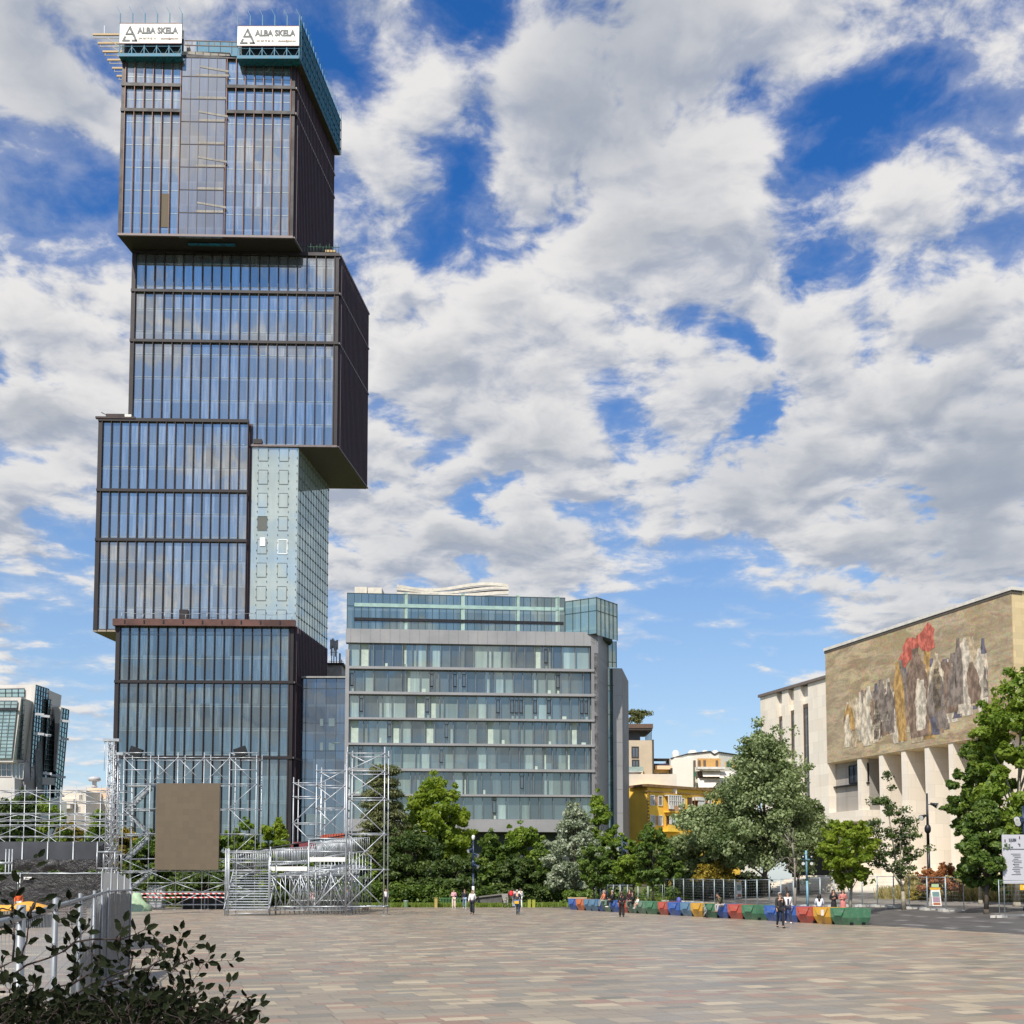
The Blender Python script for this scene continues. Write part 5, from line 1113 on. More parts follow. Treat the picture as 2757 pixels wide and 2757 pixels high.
tr_('poplar_tree', 2058, 96, 1938, 166, 'poplar', 'huge grey-green poplar standing in front of the museum wing', pyb=2345, shape='poplar', n=105, per=330, size=.15)
tr_('poplar_tree', 1905, 98, 2150, 106, 'poplar', 'lower grey-green poplar spreading left of the huge one in front of the yellow block', pyb=2360, n=70, per=300, size=.15)
tr_('poplar_tree', 2150, 99, 2120, 70, 'dark', 'darker poplar growth on the right side of the huge grey-green poplar', pyb=2355, n=44, per=260, size=.16)
tr_('golden_bush', 1925, 96, 2322, 52, 'gold', 'golden brown bush at the foot of the grey poplars', shape='bush', n=24, per=220, size=.12, group='shrubs near the museum', cat='shrub', pyb=2368)
tr_('young_tree', 2288, 67, 2185, 72, 'lime', 'young lime green tree with a pale stem inside the mesh fence', pyb=2385, n=44, per=170, size=.13, trunk=.10, bark=BARKP, open_=.15)
tr_('leafy_tree', 2655, 62, 2130, 72, 'mid', 'dense dark green tree with a straight dark stem left of the white notice board', pyb=2400, n=60, per=330, size=.13, trunk=.14, shape='poplar')
tr_('ash_tree', 2738, 66, 1775, 128, 'bright', 'tall tree with feathery leaves at the right edge in front of the mosaic slab', pyb=2300, n=66, per=340, size=.16, bark=BARKP, lean=1.0, open_=.2)
tr_('ash_tree', 2640, 70, 1985, 70, 'mid', 'middle tier of green foliage left of the tall feathery tree', pyb=2300, n=50, per=300, size=.14, bark=BARKP)
for (px, Y, pt, hw, pb, k, l) in ((2500, 76, 2336, 34, 2400, 'red', 'pinkish bare-twigged shrub right of the dark lamp pole'), (2545, 74, 2322, 40, 2398, 'red', 'russet shrub between the lamp pole and the dense dark tree'), (2475, 78, 2388, 26, 2425, 'gold', 'low shrub with yellow flowers left of the sandwich board')):
    tr_('russet_shrub', px, Y, pt, hw, k, l, pyb=pb, shape='bush', n=30, per=240, size=.075, group='shrubs near the museum', cat='shrub')
# left side, behind the scaffolds
for (px, Y, pt, hw, k, l, nm) in ((40, 112, 2120, 80, 'dark', 'dark tree at the left edge behind the long scaffold row', 'dark_tree'), (120, 114, 2138, 58, 'bright', 'yellow-green tree behind the long scaffold row, below the leaning office', 'leafy_tree'),
        (185, 118, 2200, 46, 'gold', 'yellowish tree behind the middle of the long scaffold row', 'leafy_tree'), (262, 115, 2165, 40, 'bright', 'narrow bright tree just left of the truss masts', 'leafy_tree'), (330, 117, 2215, 44, 'gold', 'yellowish tree seen through the left bays of the screen scaffold', 'leafy_tree'),
        (400, 112, 2235, 60, 'mid', 'green tree behind the left edge of the big screen', 'leafy_tree'), (490, 114, 2250, 70, 'dark', 'dark tree hidden mostly behind the big screen', 'dark_tree'), (590, 113, 2235, 48, 'bright', 'bright tree at the right edge of the big screen', 'leafy_tree'),
        (655, 116, 2200, 44, 'bright', 'yellow-green tree behind the right bay of the screen scaffold', 'leafy_tree'), (732, 112, 2192, 48, 'lime', 'compact bright tree between the screen scaffold and the grandstand', 'leafy_tree'),
        (800, 114, 2290, 56, 'mid', 'green tree behind the left of the grandstand', 'leafy_tree'), (890, 113, 2270, 60, 'mid', 'green tree behind the right of the grandstand', 'leafy_tree'), (960, 108, 2300, 50, 'bright', 'bright bushy tree between the grandstand and the tallest scaffold tower', 'leafy_tree')):
    tr_(nm, px, Y, pt, hw, k, l, pyb=2435, n=42, per=230, size=.20)
tr_('dark_tree', 90, 106, 2235, 75, 'dark', 'low dark bushy tree under the left half of the long scaffold row', pyb=2440, n=34)
tr_('dark_tree', 230, 107, 2255, 80, 'mid', 'low green bushy tree under the right half of the long scaffold row', pyb=2440, n=34)
tr_('dark_tree', 545, 106, 2330, 110, 'dark', 'low dark bush mass below the big screen', pyb=2440, shape='bush', n=34)
def hedge(name, px0, px1, Y, pyt, kind, label, n=60, per=160, size=.14, d=2.):
    rg = np.random.default_rng(int(px0+px1)); a, c = gat(px0, Y), gat(px1, Y); zt = zat(pyt, Y); C = np.stack([rg.uniform(a.x, c.x, n), rg.uniform(Y-d/2, Y+d/2, n), a.z+(zt-a.z)*rg.uniform(.15, .85, n)], 1)
    P, T = leaves(C, np.full(n, (zt-a.z)*.36), per, size, rg); o = quads_mesh(name, P, T, LM[kind], None, Vector((0, 0, 0))); return tag(o, label, 'hedge', 'hedges at the far edge of the square')
hedge('hedge', 930, 1310, 105.5, 2375, 'mid', 'low green hedge along the far edge of the square, left of the lamp', 90)
hedge('hedge', 1310, 1520, 108, 2385, 'dark', 'low dark hedge behind the cyclist and the stone ramp wall', 60)
hedge('hedge', 1520, 1900, 103, 2395, 'mid', 'low hedge behind the left half of the planter blocks', 70)
hedge('hedge', 350, 930, 104.5, 2400, 'dark', 'low dark hedge behind the screen scaffold and the grandstand', 90)
hedge('hedge', -60, 360, 104, 2330, 'dark', 'dark hedge behind the black tarpaulin fence', 70)
hedge('hedge', 1850, 2065, 101, 2350, 'dark', 'dark hedge under the huge grey-green poplar', 80)
hedge('hedge', 2450, 2790, 82, 2350, 'dry', 'dry brown planting beside the museum fins', 80, 140, .12, 4)
def blades(name, poly, n, kind, label, h, cat='grass', seed=3, w=.03):
    rg = np.random.default_rng(seed); a, c = rg.random(n), rg.random(n); A, B_, C_, D_ = [np.array(p[:2]) for p in poly]
    q = (A*(1-a)[:, None]+B_*a[:, None])*(1-c)[:, None]+(D_*(1-a)[:, None]+C_*a[:, None])*c[:, None]; z = np.array([gz(x, y) for x, y in q]); hh = h*rg.uniform(.4, 1.3, n); k = rg.normal(0, .25, (n, 2))*hh[:, None]; t = rg.normal(size=(n, 2)); t /= np.linalg.norm(t, axis=1, keepdims=True); t *= w
    P = np.zeros((n, 4, 3)); P[:, 0, :2] = q-t; P[:, 1, :2] = q+t; P[:, 2, :2] = q+k+t*.4; P[:, 3, :2] = q+k-t*.4; P[:, :2, 2] = z[:, None]; P[:, 2:, 2] = (z+hh)[:, None]
    o = quads_mesh(name, P, np.clip(rg.normal(.5, .25, n), 0, 1), LM[kind], None, Vector((0, 0, 0))); return tag(o, label, cat, None, 'stuff')
blades('verge_grass', [gat(940, 101.3), gat(1540, 101.3), gat(1540, 106), gat(940, 106)], 26000, 'grass', 'unmown grass strip along the far edge of the square', .32, w=.05)
blades('dry_grass', [uv(50, 52), uv(50, 58), uv(70, 58), uv(70, 52)], 30000, 'dry', 'tall dry grass and weeds in the bed beside the path', .75, w=.035)
blades('verge_grass', [gat(1540, 97), gat(1900, 101), gat(1900, 106), gat(1540, 106)], 9000, 'grass', 'grass behind the left planter blocks', .3, w=.05)
# sparse trees drawn limb by limb
def bare(name, px, Y, base_py, limbs, label, m, foliage=None, r0=.09, seed=2):
    rg = np.random.default_rng(seed); B = gat(px, Y); root = thing(name, B, label, 'tree', 'trees round the square'); b = MB(); C = []
    for (pts, r, twigs) in limbs:
        q = [at(x, y, Y+dy) for (x, y, dy) in pts]; 
        if abs(q[0].z-B.z) < 1.2 and pts[0][1] > base_py-5: q[0] = B.copy()
        n = len(q); b.path(q, [r*(1-.75*i/(n-1)) for i in range(n)], 6)
        for k in range(twigs):
            i = rg.integers(0, n-1); p = q[i].lerp(q[i+1], rg.random()); d = Vector((rg.normal(0, .6), rg.normal(0, .5), rg.uniform(.1, .9)))*rg.uniform(.4, 1.1); b.path([p, p+d*.5+Vector((0, 0, -.03)), p+d], [r*.25, r*.18, .008], 4)
            if foliage: C.append(tuple(p+d*.85))
        if foliage: C += [tuple(x) for x in q[2:]]
    b.build('trunk', m, root)
    if foliage: C = np.array(C); P, T = leaves(C, rg.uniform(.2, .5, len(C)), 75, .085, rg); quads_mesh('crown', P, T, LM[foliage], root, B)
    return root
bare('bare_tree', 2140, 74, 2440, [([(2142, 2440, 0), (2141, 2390, 0), (2139, 2310, 0), (2132, 2275, 0), (2112, 2245, .5)], .09, 14), ([(2139, 2315, 0), (2134, 2270, .2), (2136, 2230, .3)], .05, 8), ([(2138, 2330, 0), (2120, 2308, -.3), (2092, 2318, -.5)], .04, 8), ([(2138, 2340, 0), (2122, 2330, .2), (2108, 2344, .2)], .04, 6)], 'leafless grey tree with thin twigs left of the pale blue cross-arm pole', mat('grey_bark', (.22, .19, .16), .9))
S_ = [([(2433, 2471, 0), (2431, 2400, 0), (2424, 2360, 0)], .16, 0), ([(2427, 2385, 0), (2405, 2350, -.3), (2385, 2330, -.6), (2365, 2270, -.8), (2345, 2215, -.9)], .075, 14), ([(2424, 2360, 0), (2410, 2310, .1), (2400, 2240, .2), (2392, 2190, .3), (2380, 2160, .3)], .08, 14), ([(2424, 2365, 0), (2424, 2300, .1), (2426, 2240, .1), (2418, 2190, 0)], .07, 12), ([(2425, 2362, 0), (2432, 2320, .4), (2436, 2270, .6), (2430, 2230, .6)], .06, 10), ([(2426, 2355, 0), (2445, 2310, -.3), (2452, 2250, -.4), (2458, 2210, -.5)], .035, 4), ([(2410, 2320, 0), (2395, 2200, .2), (2400, 2120, .3), (2390, 2090, .3)], .03, 4), ([(2430, 2370, 0), (2460, 2310, 0), (2500, 2285, .1)], .03, 3), ([(2385, 2330, -.6), (2350, 2320, -.8), (2320, 2300, -.8)], .05, 10)]
bare('sparse_tree', 2433, 69, 2471, S_, 'sparse-leaved tree with a pale forked trunk right of the lime green tree', BARKP, 'dark', seed=6)
b = MB(); p = at(1714, 1960, 206)
rg = np.random.default_rng(9); t = thing('roof_plant', p, 'shaggy green shrub in a box on the roof of the beige house', 'plant'); MBx = MB(); MBx.box(p+Vector((0, 0, .3)), (6.0, 1.2, .8)); MBx.build('planter_box', mat('planter_brown', (.12, .08, .06), .8), t)
C = np.array([(p.x+rg.normal(0, 1.1)+.6*k, p.y, p.z+1.2+k*1.9) for k in rg.random(26)]); P, T = leaves(C, rg.uniform(.5, .9, 26), 70, .22, rg); quads_mesh('foliage', P, T, LM['cedar'], t, p)
MBx = MB(); MBx.tube(p+Vector((0, 0, .5)), p+Vector((.8, 0, 3)), .12, .05); MBx.build('stem', BARK, t)
# ------------------------------------------------------------------ scaffolding
GV = M['galv']
def scaffold(name, label, Y0, rows, posts, levels, depth, cat='scaffold', zb=None, top=None, braces=True, dbl=True, group=None, r=.031, xbrace=(), root_px=None, skip=()):
    """posts: pixel x of standards; levels: pixel y of ledgers; rows: how many frames deep"""
    xs = [xat(p, 2300, Y0) for p in posts]; zs = [zat(q, Y0) for q in levels]; z0 = 0. if zb is None else zb
    root = thing(name, ((xs[0]+xs[-1])/2, Y0, z0), label, cat, group)
    P_, L_, B_ = Parts('standard', GV, root), Parts('ledger', GV, root), Parts('brace', GV, root)
    zt = zs[0]+.45
    for j in range(rows):
        y = Y0+depth*j
        for x in xs: P_.add(lambda m: [m.tube((x, y, z0), (x, y, zt), r*1.15, n=6)]+[m.tube((x, y, z-.04), (x, y, z+.04), r*2.3, n=6) for z in zs])
        for z in zs:
            for a, c in zip(xs, xs[1:]): L_.add(lambda m: m.tube((a, y-.03, z), (c, y-.03, z), r, n=5))
    for x in xs:
        for z in zs:
            for j in range(rows-1): L_.add(lambda m: m.tube((x, Y0+depth*j, z), (x, Y0+depth*(j+1), z), r, n=5))
    for i, (a, c) in enumerate(zip(xs, xs[1:])):
        for k, (z1, z2) in enumerate(zip(zs, zs[1:])):
            if (i, k) in skip: continue
            if braces:
                f = (i+k) % 2
                if (i, k) in xbrace or braces == 'x': B_.add(lambda m: m.tube((a, Y0-.06, z2), (c, Y0-.06, z1), r, n=5)); B_.add(lambda m: m.tube((a, Y0+.05, z1), (c, Y0+.05, z2), r, n=5))
                elif f: B_.add(lambda m: m.tube((a, Y0-.06, z2), (c, Y0-.06, z1), r, n=5))
                else: B_.add(lambda m: m.tube((a, Y0-.06, z1), (c, Y0-.06, z2), r, n=5))
    for q in (P_, L_, B_): q.done()
    F_ = Parts('foot_plate', M['galv2'], root)
    if z0 == 0:
        for x in xs:
            for j in range(rows): F_.add(lambda m: m.box((x, Y0+depth*j, .02), (.22, .22, .03)))
    return root, xs, zs
# long row at the left
scaffold('scaffold_row', 'long galvanised scaffold row at the left, rising above the black stage backdrop', 90, 2, [-80, -8, 62, 130, 199, 267, 328], [2128, 2158, 2190, 2208, 2221, 2252, 2300, 2350, 2420], 2.2, skip=[(i, k) for i in range(6) for k in (1, 3, 6, 7)])
b = MB(); 
# screen scaffold
scr, xs, zs = scaffold('screen_scaffold', 'tall galvanised scaffold frame carrying the big blank screen', 92, 2, [328, 400, 474, 545, 614, 687], [2040, 2111, 2177, 2245, 2312, 2345, 2377, 2402, 2436], 2.0, xbrace=[(i, 0) for i in (1, 2, 3)], skip=[(i, k) for i in (1, 2, 3) for k in (1, 2, 3)])
b = MB()
for i in (0, 4):
    for z in (zs[0]+.4, zat(2073, 92)): b.tube((xs[i], 91.9, z), (xs[i+1], 91.9, z), .04)
    for k in range(5): b.tube((xs[i]+.1, 92+k*.3, zs[0]+.35), (xs[i+1]-.1, 92+(4-k)*.3, zs[0]-.05), .03)
b.build('top_platform', GV, scr)
sp = Parts('stair_flight', M['galv2'], scr)
for (z1, z2) in ((1, 2), (2, 3), (3, 4), (5, 7)):
    def fn(m, z1=z1, z2=z2):
        a, c = (xs[0]+.2, zs[z2]), (xs[1]-.2, zs[z1]-.3)
        if z1 % 2 == 0: a, c = (xs[0]+.2, zs[z1]-.3), (xs[1]-.2, zs[z2])
        for dy in (.4, 1.1): m.bar((a[0], 92+dy, a[1]), (c[0], 92+dy, c[1]), .06, .22)
        for k in range(8): p = Vector((a[0], 92.75, a[1])).lerp(Vector((c[0], 92.75, c[1])), (k+.5)/8); m.box(p, (.25, .7, .04))
        m.box((xs[0]+1.1, 92.9, zs[z1]-.1), (2.0, .9, .12))
    sp.add(fn)
t = thing('blank_screen', at(506, 2342, 91.6), 'large blank brown video screen hanging in the scaffold', 'screen')
def screenmat():
    m, g, out = new_mat('unlit_video_panel'); P = g.n('ShaderNodeTexCoord').outputs['Object']; x, y, z = g.sep(P)
    w = g.n('ShaderNodeTexWhiteNoise'); w.noise_dimensions = '2D'; g.put(w.inputs['Vector'], g.comb(g.m('FLOOR', g.m('MULTIPLY', x, 2)), g.m('FLOOR', g.m('MULTIPLY', z, 2)), 0))
    sm = g.m('MINIMUM', g.m('FRACT', g.m('MULTIPLY', x, 2)), g.m('FRACT', g.m('MULTIPLY', z, 2))); pbr(g, out, g.mix(g.mr(sm, 0, .03), (.10, .08, .055), g.mix(w.outputs['Value'], (.122, .096, .066), (.138, .108, .074))), .6, 0, .3); return m
b = MB(); x0, x1, z0, z1 = xat(420, 2200, 91.6), xat(591, 2200, 91.6), zat(2342, 91.6), zat(2109, 91.6); b.box(((x0+x1)/2, 91.62, (z0+z1)/2), (x1-x0, .14, z1-z0)); b.build('panel', screenmat(), t)
b = MB(); 
for x in (x0+.3, (x0+x1)/2, x1-.3): b.box((x, 91.8, (z0+z1)/2), (.08, .2, z1-z0))
for z in (z0+.3, z1-.3): b.box(((x0+x1)/2, 91.8, z), (x1-x0, .2, .08))
b.build('back_frame', M['black'], t)
for px, l in ((366, 'black floodlight on the top left corner of the screen scaffold'), (648, 'black floodlight on the top right corner of the screen scaffold')):
    p = at(px, 2036, 92.4); t = thing('floodlight', p, l, 'floodlight', 'floodlights on the screen scaffold')
    s_ = -1 if px < 500 else 1; b = MB(); b.box(p+Vector((0, 0, .35)), (1.0, .5, .75), 0, (Vector((.94, 0, .34*s_)), Vector((0, 1, 0)), Vector((-.34*s_, 0, .94)))); b.build('housing', M['black'], t); b = MB(); b.tube(p-Zv*.35, p+Zv*.2, .05); b.build('bracket', M['black'], t)
# truss masts
def mast(px0, pxb, pyt, pyb, Y, w, label):
    a, c = at(px0, pyt, Y), at(pxb, pyb, Y); t = thing('truss_mast', c, label, 'mast', 'truss masts beside the screen'); H = (a-c).length; n = int(H/.42)
    cs = [Vector((sx*w/2, sy*w/2, 0)) for sx, sy in ((-1, -1), (1, -1), (1, 1), (-1, 1))]; ch = Parts('chord', M['galv'], t)
    for k in cs: ch.add(lambda m: m.tube(c+k, a+k, .035, n=5))
    lc = Parts('lattice_bay', M['galv'], t)
    for i in range(n):
        def fn(m, i=i):
            p, q = c.lerp(a, i/n), c.lerp(a, (i+1)/n)
            for j in range(4):
                k, l = cs[j], cs[(j+1) % 4]; m.tube(p+k, q+l, .022, n=4) if (i+j) % 2 else m.tube(p+l, q+k, .022, n=4)
                if i % 2 == 0: m.tube(p+k, p+l, .022, n=4)
        lc.add(fn)
    lc.done(); b = MB(); b.box(a+Vector((.0, 0, .1)), (1.1, .5, .18)); b.tube(a+Vector((-.5, 0, .1)), a+Vector((-.5, 0, -2)), .02); b.build('head_block', M['galv'], t); return t
mast(302, 292, 1997, 2350, 76, .42, 'taller and left one of the two lattice truss masts beside the screen')
mast(313, 306, 2034, 2350, 77.5, .42, 'shorter and right one of the two lattice truss masts beside the screen')
t = thing('mast_base_cage', at(293, 2338, 75.6), 'square lifting cage round the foot of the truss masts', 'frame'); b = MB(); p = at(293, 2338, 75.6); c4 = [Vector((sx*.6, sy*.6, 0)) for sx, sy in ((-1, -1), (1, -1), (1, 1), (-1, 1))]
for k, l in zip(c4, c4[1:]+c4[:1]):
    b.tube(p+k, p+k+Zv*1.1, .04); b.tube(p+k, p+l, .04); b.tube(p+k+Zv*1.1, p+l+Zv*1.1, .04)
b.build('cage_tube', GV, t); b = MB(); [b.tube(p+k*.5, Vector((p.x+k.x*.5, p.y+k.y*.5, 0)), .04) for k in c4]; b.build('support_leg', GV, t)
# stage: backdrop, crumpled tarpaulin, uprights
stg = thing('stage_backdrop', (xat(100, 2300, 84), 84, 0), 'long dark grey stage panel with crumpled black sheeting under it', 'stage')
bx = lambda b, px0, py0, px1, py1, Y, th: b.box(((xat(px0, 2300, Y)+xat(px1, 2300, Y))/2, Y, (zat(py0, Y)+zat(py1, Y))/2), (xat(px1, 2300, Y)-xat(px0, 2300, Y), th, zat(py0, Y)-zat(py1, Y)))
b = MB(); bx(b, -80, 2266, 288, 2316, 84, .12); bx(b, 291, 2268, 306, 2320, 84, .1); b.build('panel', mat('dark_grey_vinyl', (.055, .058, .068), .35, 0, .25, .35), stg)
def tarp(b, px0, py0, px1, py1, Y, nx=70, nz=14, amp=.10, seed=1, sag=.0):
    rg = random.Random(seed); x0, x1, zt, zb = xat(px0, 2300, Y), xat(px1, 2300, Y), zat(py0, Y), zat(py1, Y); ph = [(rg.uniform(.4, 5), rg.uniform(-3, 3), rg.uniform(0, 6)) for _ in range(9)]; vs = []
    for j in range(nz+1):
        for i in range(nx+1):
            u_, v_ = i/nx, j/nz; x = x0+(x1-x0)*u_; z = zb+(zt-zb)*v_
            d = sum(math.sin(x*a+z*c+p) for a, c, p in ph)/5*amp*(.3+.7*math.sin(math.pi*v_)) ; z -= sag*abs(math.sin(x*1.1))*(1-v_) ; vs.append((x, Y-abs(d)-.02, z))
    b.add(vs, [(j*(nx+1)+i, j*(nx+1)+i+1, (j+1)*(nx+1)+i+1, (j+1)*(nx+1)+i) for j in range(nz) for i in range(nx)], 0, True)
TARP = None
m_, g_, o_ = new_mat('crumpled_black_plastic'); P_ = g_.n('ShaderNodeTexCoord').outputs['Object']; nn = g_.noise(g_.v('MULTIPLY', P_, (1, 1, 1.3)), 1.8, 7, .65, 1.2)
pbr(g_, o_, g_.mix(nn, (.012, .012, .013), (.028, .026, .026)), .32, 0, .6, bump(g_, nn, .25, .9)); TARP = m_
b = MB(); tarp(b, 22, 2314, 280, 2341, 83.6, amp=.25, seed=5, sag=.25); b.build('black_sheeting', TARP, stg)
ps = Parts('upright', M['galv2'], stg)
for px in (60, 128, 197, 262): ps.add(lambda m: m.tube((xat(px, 2300, 83.9), 83.9, 0), (xat(px, 2300, 83.9), 83.9, zat(2266, 84)), .06))
for px in (16, 25, 33): ps.add(lambda m: m.tube((xat(px, 2300, 80), 80, 0), (xat(px, 2300, 80), 80, zat(2286, 80)), .045))
b = MB()
for q in (2322, 2324): b.tube((xat(-40, 2300, 80), 79.95, zat(q, 80)), (xat(34, 2300, 80), 79.95, zat(q, 80)), .045)
b.build('cross_tube', M['galv'], stg)
t = thing('speaker_stack', at(276, 2300, 83.2), 'small black hanging speaker cluster at the right end of the stage panel', 'speaker'); b = MB(); p = at(276, 2300, 83.2)
for i in range(5): b.box(p+Vector((.1*math.sin(i), 0, .5-.32*i)), (.5-.05*i, .5, .28), 0, (Vector((.95, 0, .2)), Vector((0, 1, 0)), Vector((-.2, 0, .95))))
b.tube(p+Vector((0, 0, .6)), p+Vector((.3, 0, 1.1)), .05); b.build('speaker_cabinet', M['black'], t); b = MB(); b.tube((p.x, p.y, 0), (p.x, p.y, p.z-.8), .05); b.build('stand', M['black'], t)
# black tarpaulin fence
t = thing('tarpaulin_fence', (xat(130, 2300, 77), 77, 0), 'site fence panels wrapped in wrinkled black plastic at the left', 'fence')
Yf = 77; zt = zat(2352, Yf)
for (a, c, sd_) in ((-80, 52, 3), (57, 276, 8)):
    b = MB(); tarp(b, a, 2354, c, 2446, Yf, amp=.10, nx=60, nz=22, seed=sd_); b.build('plastic_sheet', TARP, t)
ps = Parts('frame_tube', GV, t)
for (a, c) in ((-80, 51), (57, 276)):
    ps.add(lambda m: m.tube((xat(a, 2300, Yf), Yf-.05, zt), (xat(c, 2300, Yf), Yf-.05, zt), .04))
    for x in (a, c): ps.add(lambda m: m.tube((xat(x, 2300, Yf), Yf-.05, 0), (xat(x, 2300, Yf), Yf-.05, zt+.05), .04))
b = MB(); bx(b, 66, 2361, 87, 2368, Yf-.22, .02); b.build('paper_notice', M['white'], t)
b = MB(); p = gat(50, 74); 
t2 = thing('person', p, 'person in orange work jacket and white trousers standing beside the black fence', 'person'); PERSON_ORANGE = (p, t2)
t = thing('orange_mat', gat(40, 58), 'bright orange-yellow folded mat in front of the black fence', 'mat')
b = MB(); p0 = at(-60, 2450, 56); x1 = xat(103, 2440, 56)
nx = 24; vs = []
for j, (dy, z) in enumerate(((0, zat(2453, 56)), (0, zat(2443, 56)+.05), (1.5, zat(2437, 57.5)), (3, zat(2434, 59)))):
    for i in range(nx+1): u_ = i/nx; vs.append((p0.x+(x1-p0.x)*u_, 56+dy, max(.02, z+(.10*math.sin(u_*9+j)-.06)*(j > 0)+(.35*math.sin(math.pi*u_) if j in (1, 2) else 0)*.5)))
b.add(vs, [(j*(nx+1)+i, j*(nx+1)+i+1, (j+1)*(nx+1)+i+1, (j+1)*(nx+1)+i) for j in range(3) for i in range(nx)], 0, True); b.build('sheet', mat('orange_yellow_mat', (.62, .30, .03), .6), t)
b = MB(); b.box(((p0.x+x1)/2, 57.5, .3), (x1-p0.x-.2, 2.6, .6)); b.build('pile_under_sheet', M['black'], t)
t = thing('mat_stack', gat(180, 60), 'stack of brown lattice mats in front of the black fence', 'stack'); 
x0, x1 = xat(150, 2430, 60), xat(206, 2430, 60); pp = Parts('lattice_mat', mat('brown_lattice', (.24, .16, .11), .8), t)
for k in range(7): pp.add(lambda m: [m.box(((x0+x1)/2, 60+q*.35, .10+k*.13), (x1-x0, .06, .05)) for q in range(5)]+[m.box((x0+(x1-x0)*q/9, 60.7, .14+k*.13), (.06, 1.5, .05)) for q in range(10)])
# grandstand with stair, and three scaffold towers on its right
gs = thing('grandstand', (xat(780, 2300, 78), 78, 0), 'tubular grandstand seen from behind, with a slatted stair at its left end', 'grandstand')
st_, lg, br = Parts('standard', GV, gs), Parts('ledger', GV, gs), Parts('brace', GV, gs)
Yg = 77.; gx = [xat(p, 2300, Yg) for p in (729, 832, 932)]
for j in range(9):
    y = Yg+j*1.7; hz = 3.0+.0*j
    for i, x in enumerate(np.linspace(gx[0], gx[-1], 6)):
        st_.add(lambda m: m.tube((x, y, 0), (x, y, 2.7+.35*i), .03, n=5))
    lg.add(lambda m: m.tube((gx[0], y, 2.55), (gx[-1], y, 2.55+1.0), .035, n=5)); lg.add(lambda m: m.tube((gx[0], y, .35), (gx[-1], y, .35), .03, n=5)) if j % 2 == 0 else None
    for i in range(5):
        a, c = gx[0]+(gx[-1]-gx[0])*i/5, gx[0]+(gx[-1]-gx[0])*(i+1)/5
        if (i+j) % 2: br.add(lambda m: m.tube((a, y, .3), (c, y, 2.8), .028, n=5))
        else: br.add(lambda m: m.tube((a, y, 2.8), (c, y, .3), .028, n=5))
for x in gx:
    for z in (.35, 2.6): lg.add(lambda m: m.tube((x, Yg, z), (x, Yg+13.6, z), .035, n=5))
for q in (st_, lg, br): q.done()
for k, (a, c) in enumerate(((gx[0]+.05, gx[1]-.1), (gx[1]+.05, gx[2]-.1))):
    x = Parts('main_brace', GV, gs); x.add(lambda m: m.tube((a, Yg-.08, 2.75) if k == 0 else (a, Yg-.08, .3), (c, Yg-.08, .3) if k == 0 else (c, Yg-.08, 2.75), .045, n=6))
for x in gx: 
    m_b = MB(); m_b.tube((x, Yg-.1, 0), (x, Yg-.1, zat(2280 if x == gx[0] else 2262 if x == gx[1] else 2024, Yg)), .05); m_b.build('front_standard', GV, gs)
fl = Parts('front_ledger', GV, gs)
for (i, py) in ((0, 2289), (0, 2320), (1, 2258), (1, 2268), (1, 2293), (1, 2342), (0, 2441), (1, 2441)): fl.add(lambda m: m.tube((gx[i], Yg-.1, zat(py, Yg)), (gx[i+1], Yg-.1, zat(py, Yg)), .045))
wp = Parts('white_board', M['white'], gs)
for (a, c, t_, b_) in ((732, 829, 2333, 2345), (835, 931, 2308, 2320)):
    wp.add(lambda m: m.box(((xat(a, 2300, Yg)+xat(c, 2300, Yg))/2, Yg-.2, (zat(t_, Yg)+zat(b_, Yg))/2), (xat(c, 2300, Yg)-xat(a, 2300, Yg), .05, zat(t_, Yg)-zat(b_, Yg))))
dk_ = Parts('deck', M['galv2'], gs)
for j in range(7): dk_.add(lambda m: m.box(((gx[0]+gx[-1])/2, Yg+1+j*1.9, 2.75+j*.12), (gx[-1]-gx[0]-.1, 1.0, .08)))
rl = Parts('baluster_panel', GV, gs)
def balus(m, a, c, z0, z1, z2, z3, n, y0, y1):
    for i in range(n+1):
        k = i/n; x = a+(c-a)*k; y = y0+(y1-y0)*k; m.tube((x, y, z0+(z2-z0)*k), (x, y, z1+(z3-z1)*k), .018, n=4)
    m.tube((a, y0, z0), (c, y1, z2), .03, n=5); m.tube((a, y0, z1), (c, y1, z3), .03, n=5)
zb_, zt_ = zat(2343, Yg), zat(2293, Yg)
sx0, sx1 = xat(614, 2300, Yg), xat(727, 2300, Yg)
for j in range(6):
    y = Yg+.4+j*2.4
    rl.add(lambda m: balus(m, sx0+.6+j*.5, gx[1], zb_+.2+.15*j, zt_+.12*j, zb_+.5+.15*j, zt_+.35+.12*j, 28, y, y)); rl.add(lambda m: balus(m, gx[1], gx[2], zb_+.7+.1*j, zt_+.5+.1*j, zb_+1.2+.1*j, zt_+1.0+.1*j, 16, y, y))
rl.add(lambda m: balus(m, sx0+.3, sx1-.2, zb_, zt_-.1, zb_, zt_-.1, 20, Yg+.2, Yg+.2))
b = MB(); b.tube((xat(640, 2300, Yg), Yg, zat(2298, Yg)), (xat(930, 2250, Yg), Yg+1, zat(2246, Yg)), .05); b.build('dark_handrail', M['black'], gs)
seat = Parts('seat', mat('orange_seat', (.36, .07, .03), .5), gs)
for i in range(9): x = xat(868+i*7, 2250, Yg+6); seat.add(lambda m: (m.box((x, Yg+6, zat(2254-i*.5, Yg+6)), (.14, .3, .35)), m.box((x, Yg+5.8, zat(2258-i*.5, Yg+6)), (.16, .4, .06))))
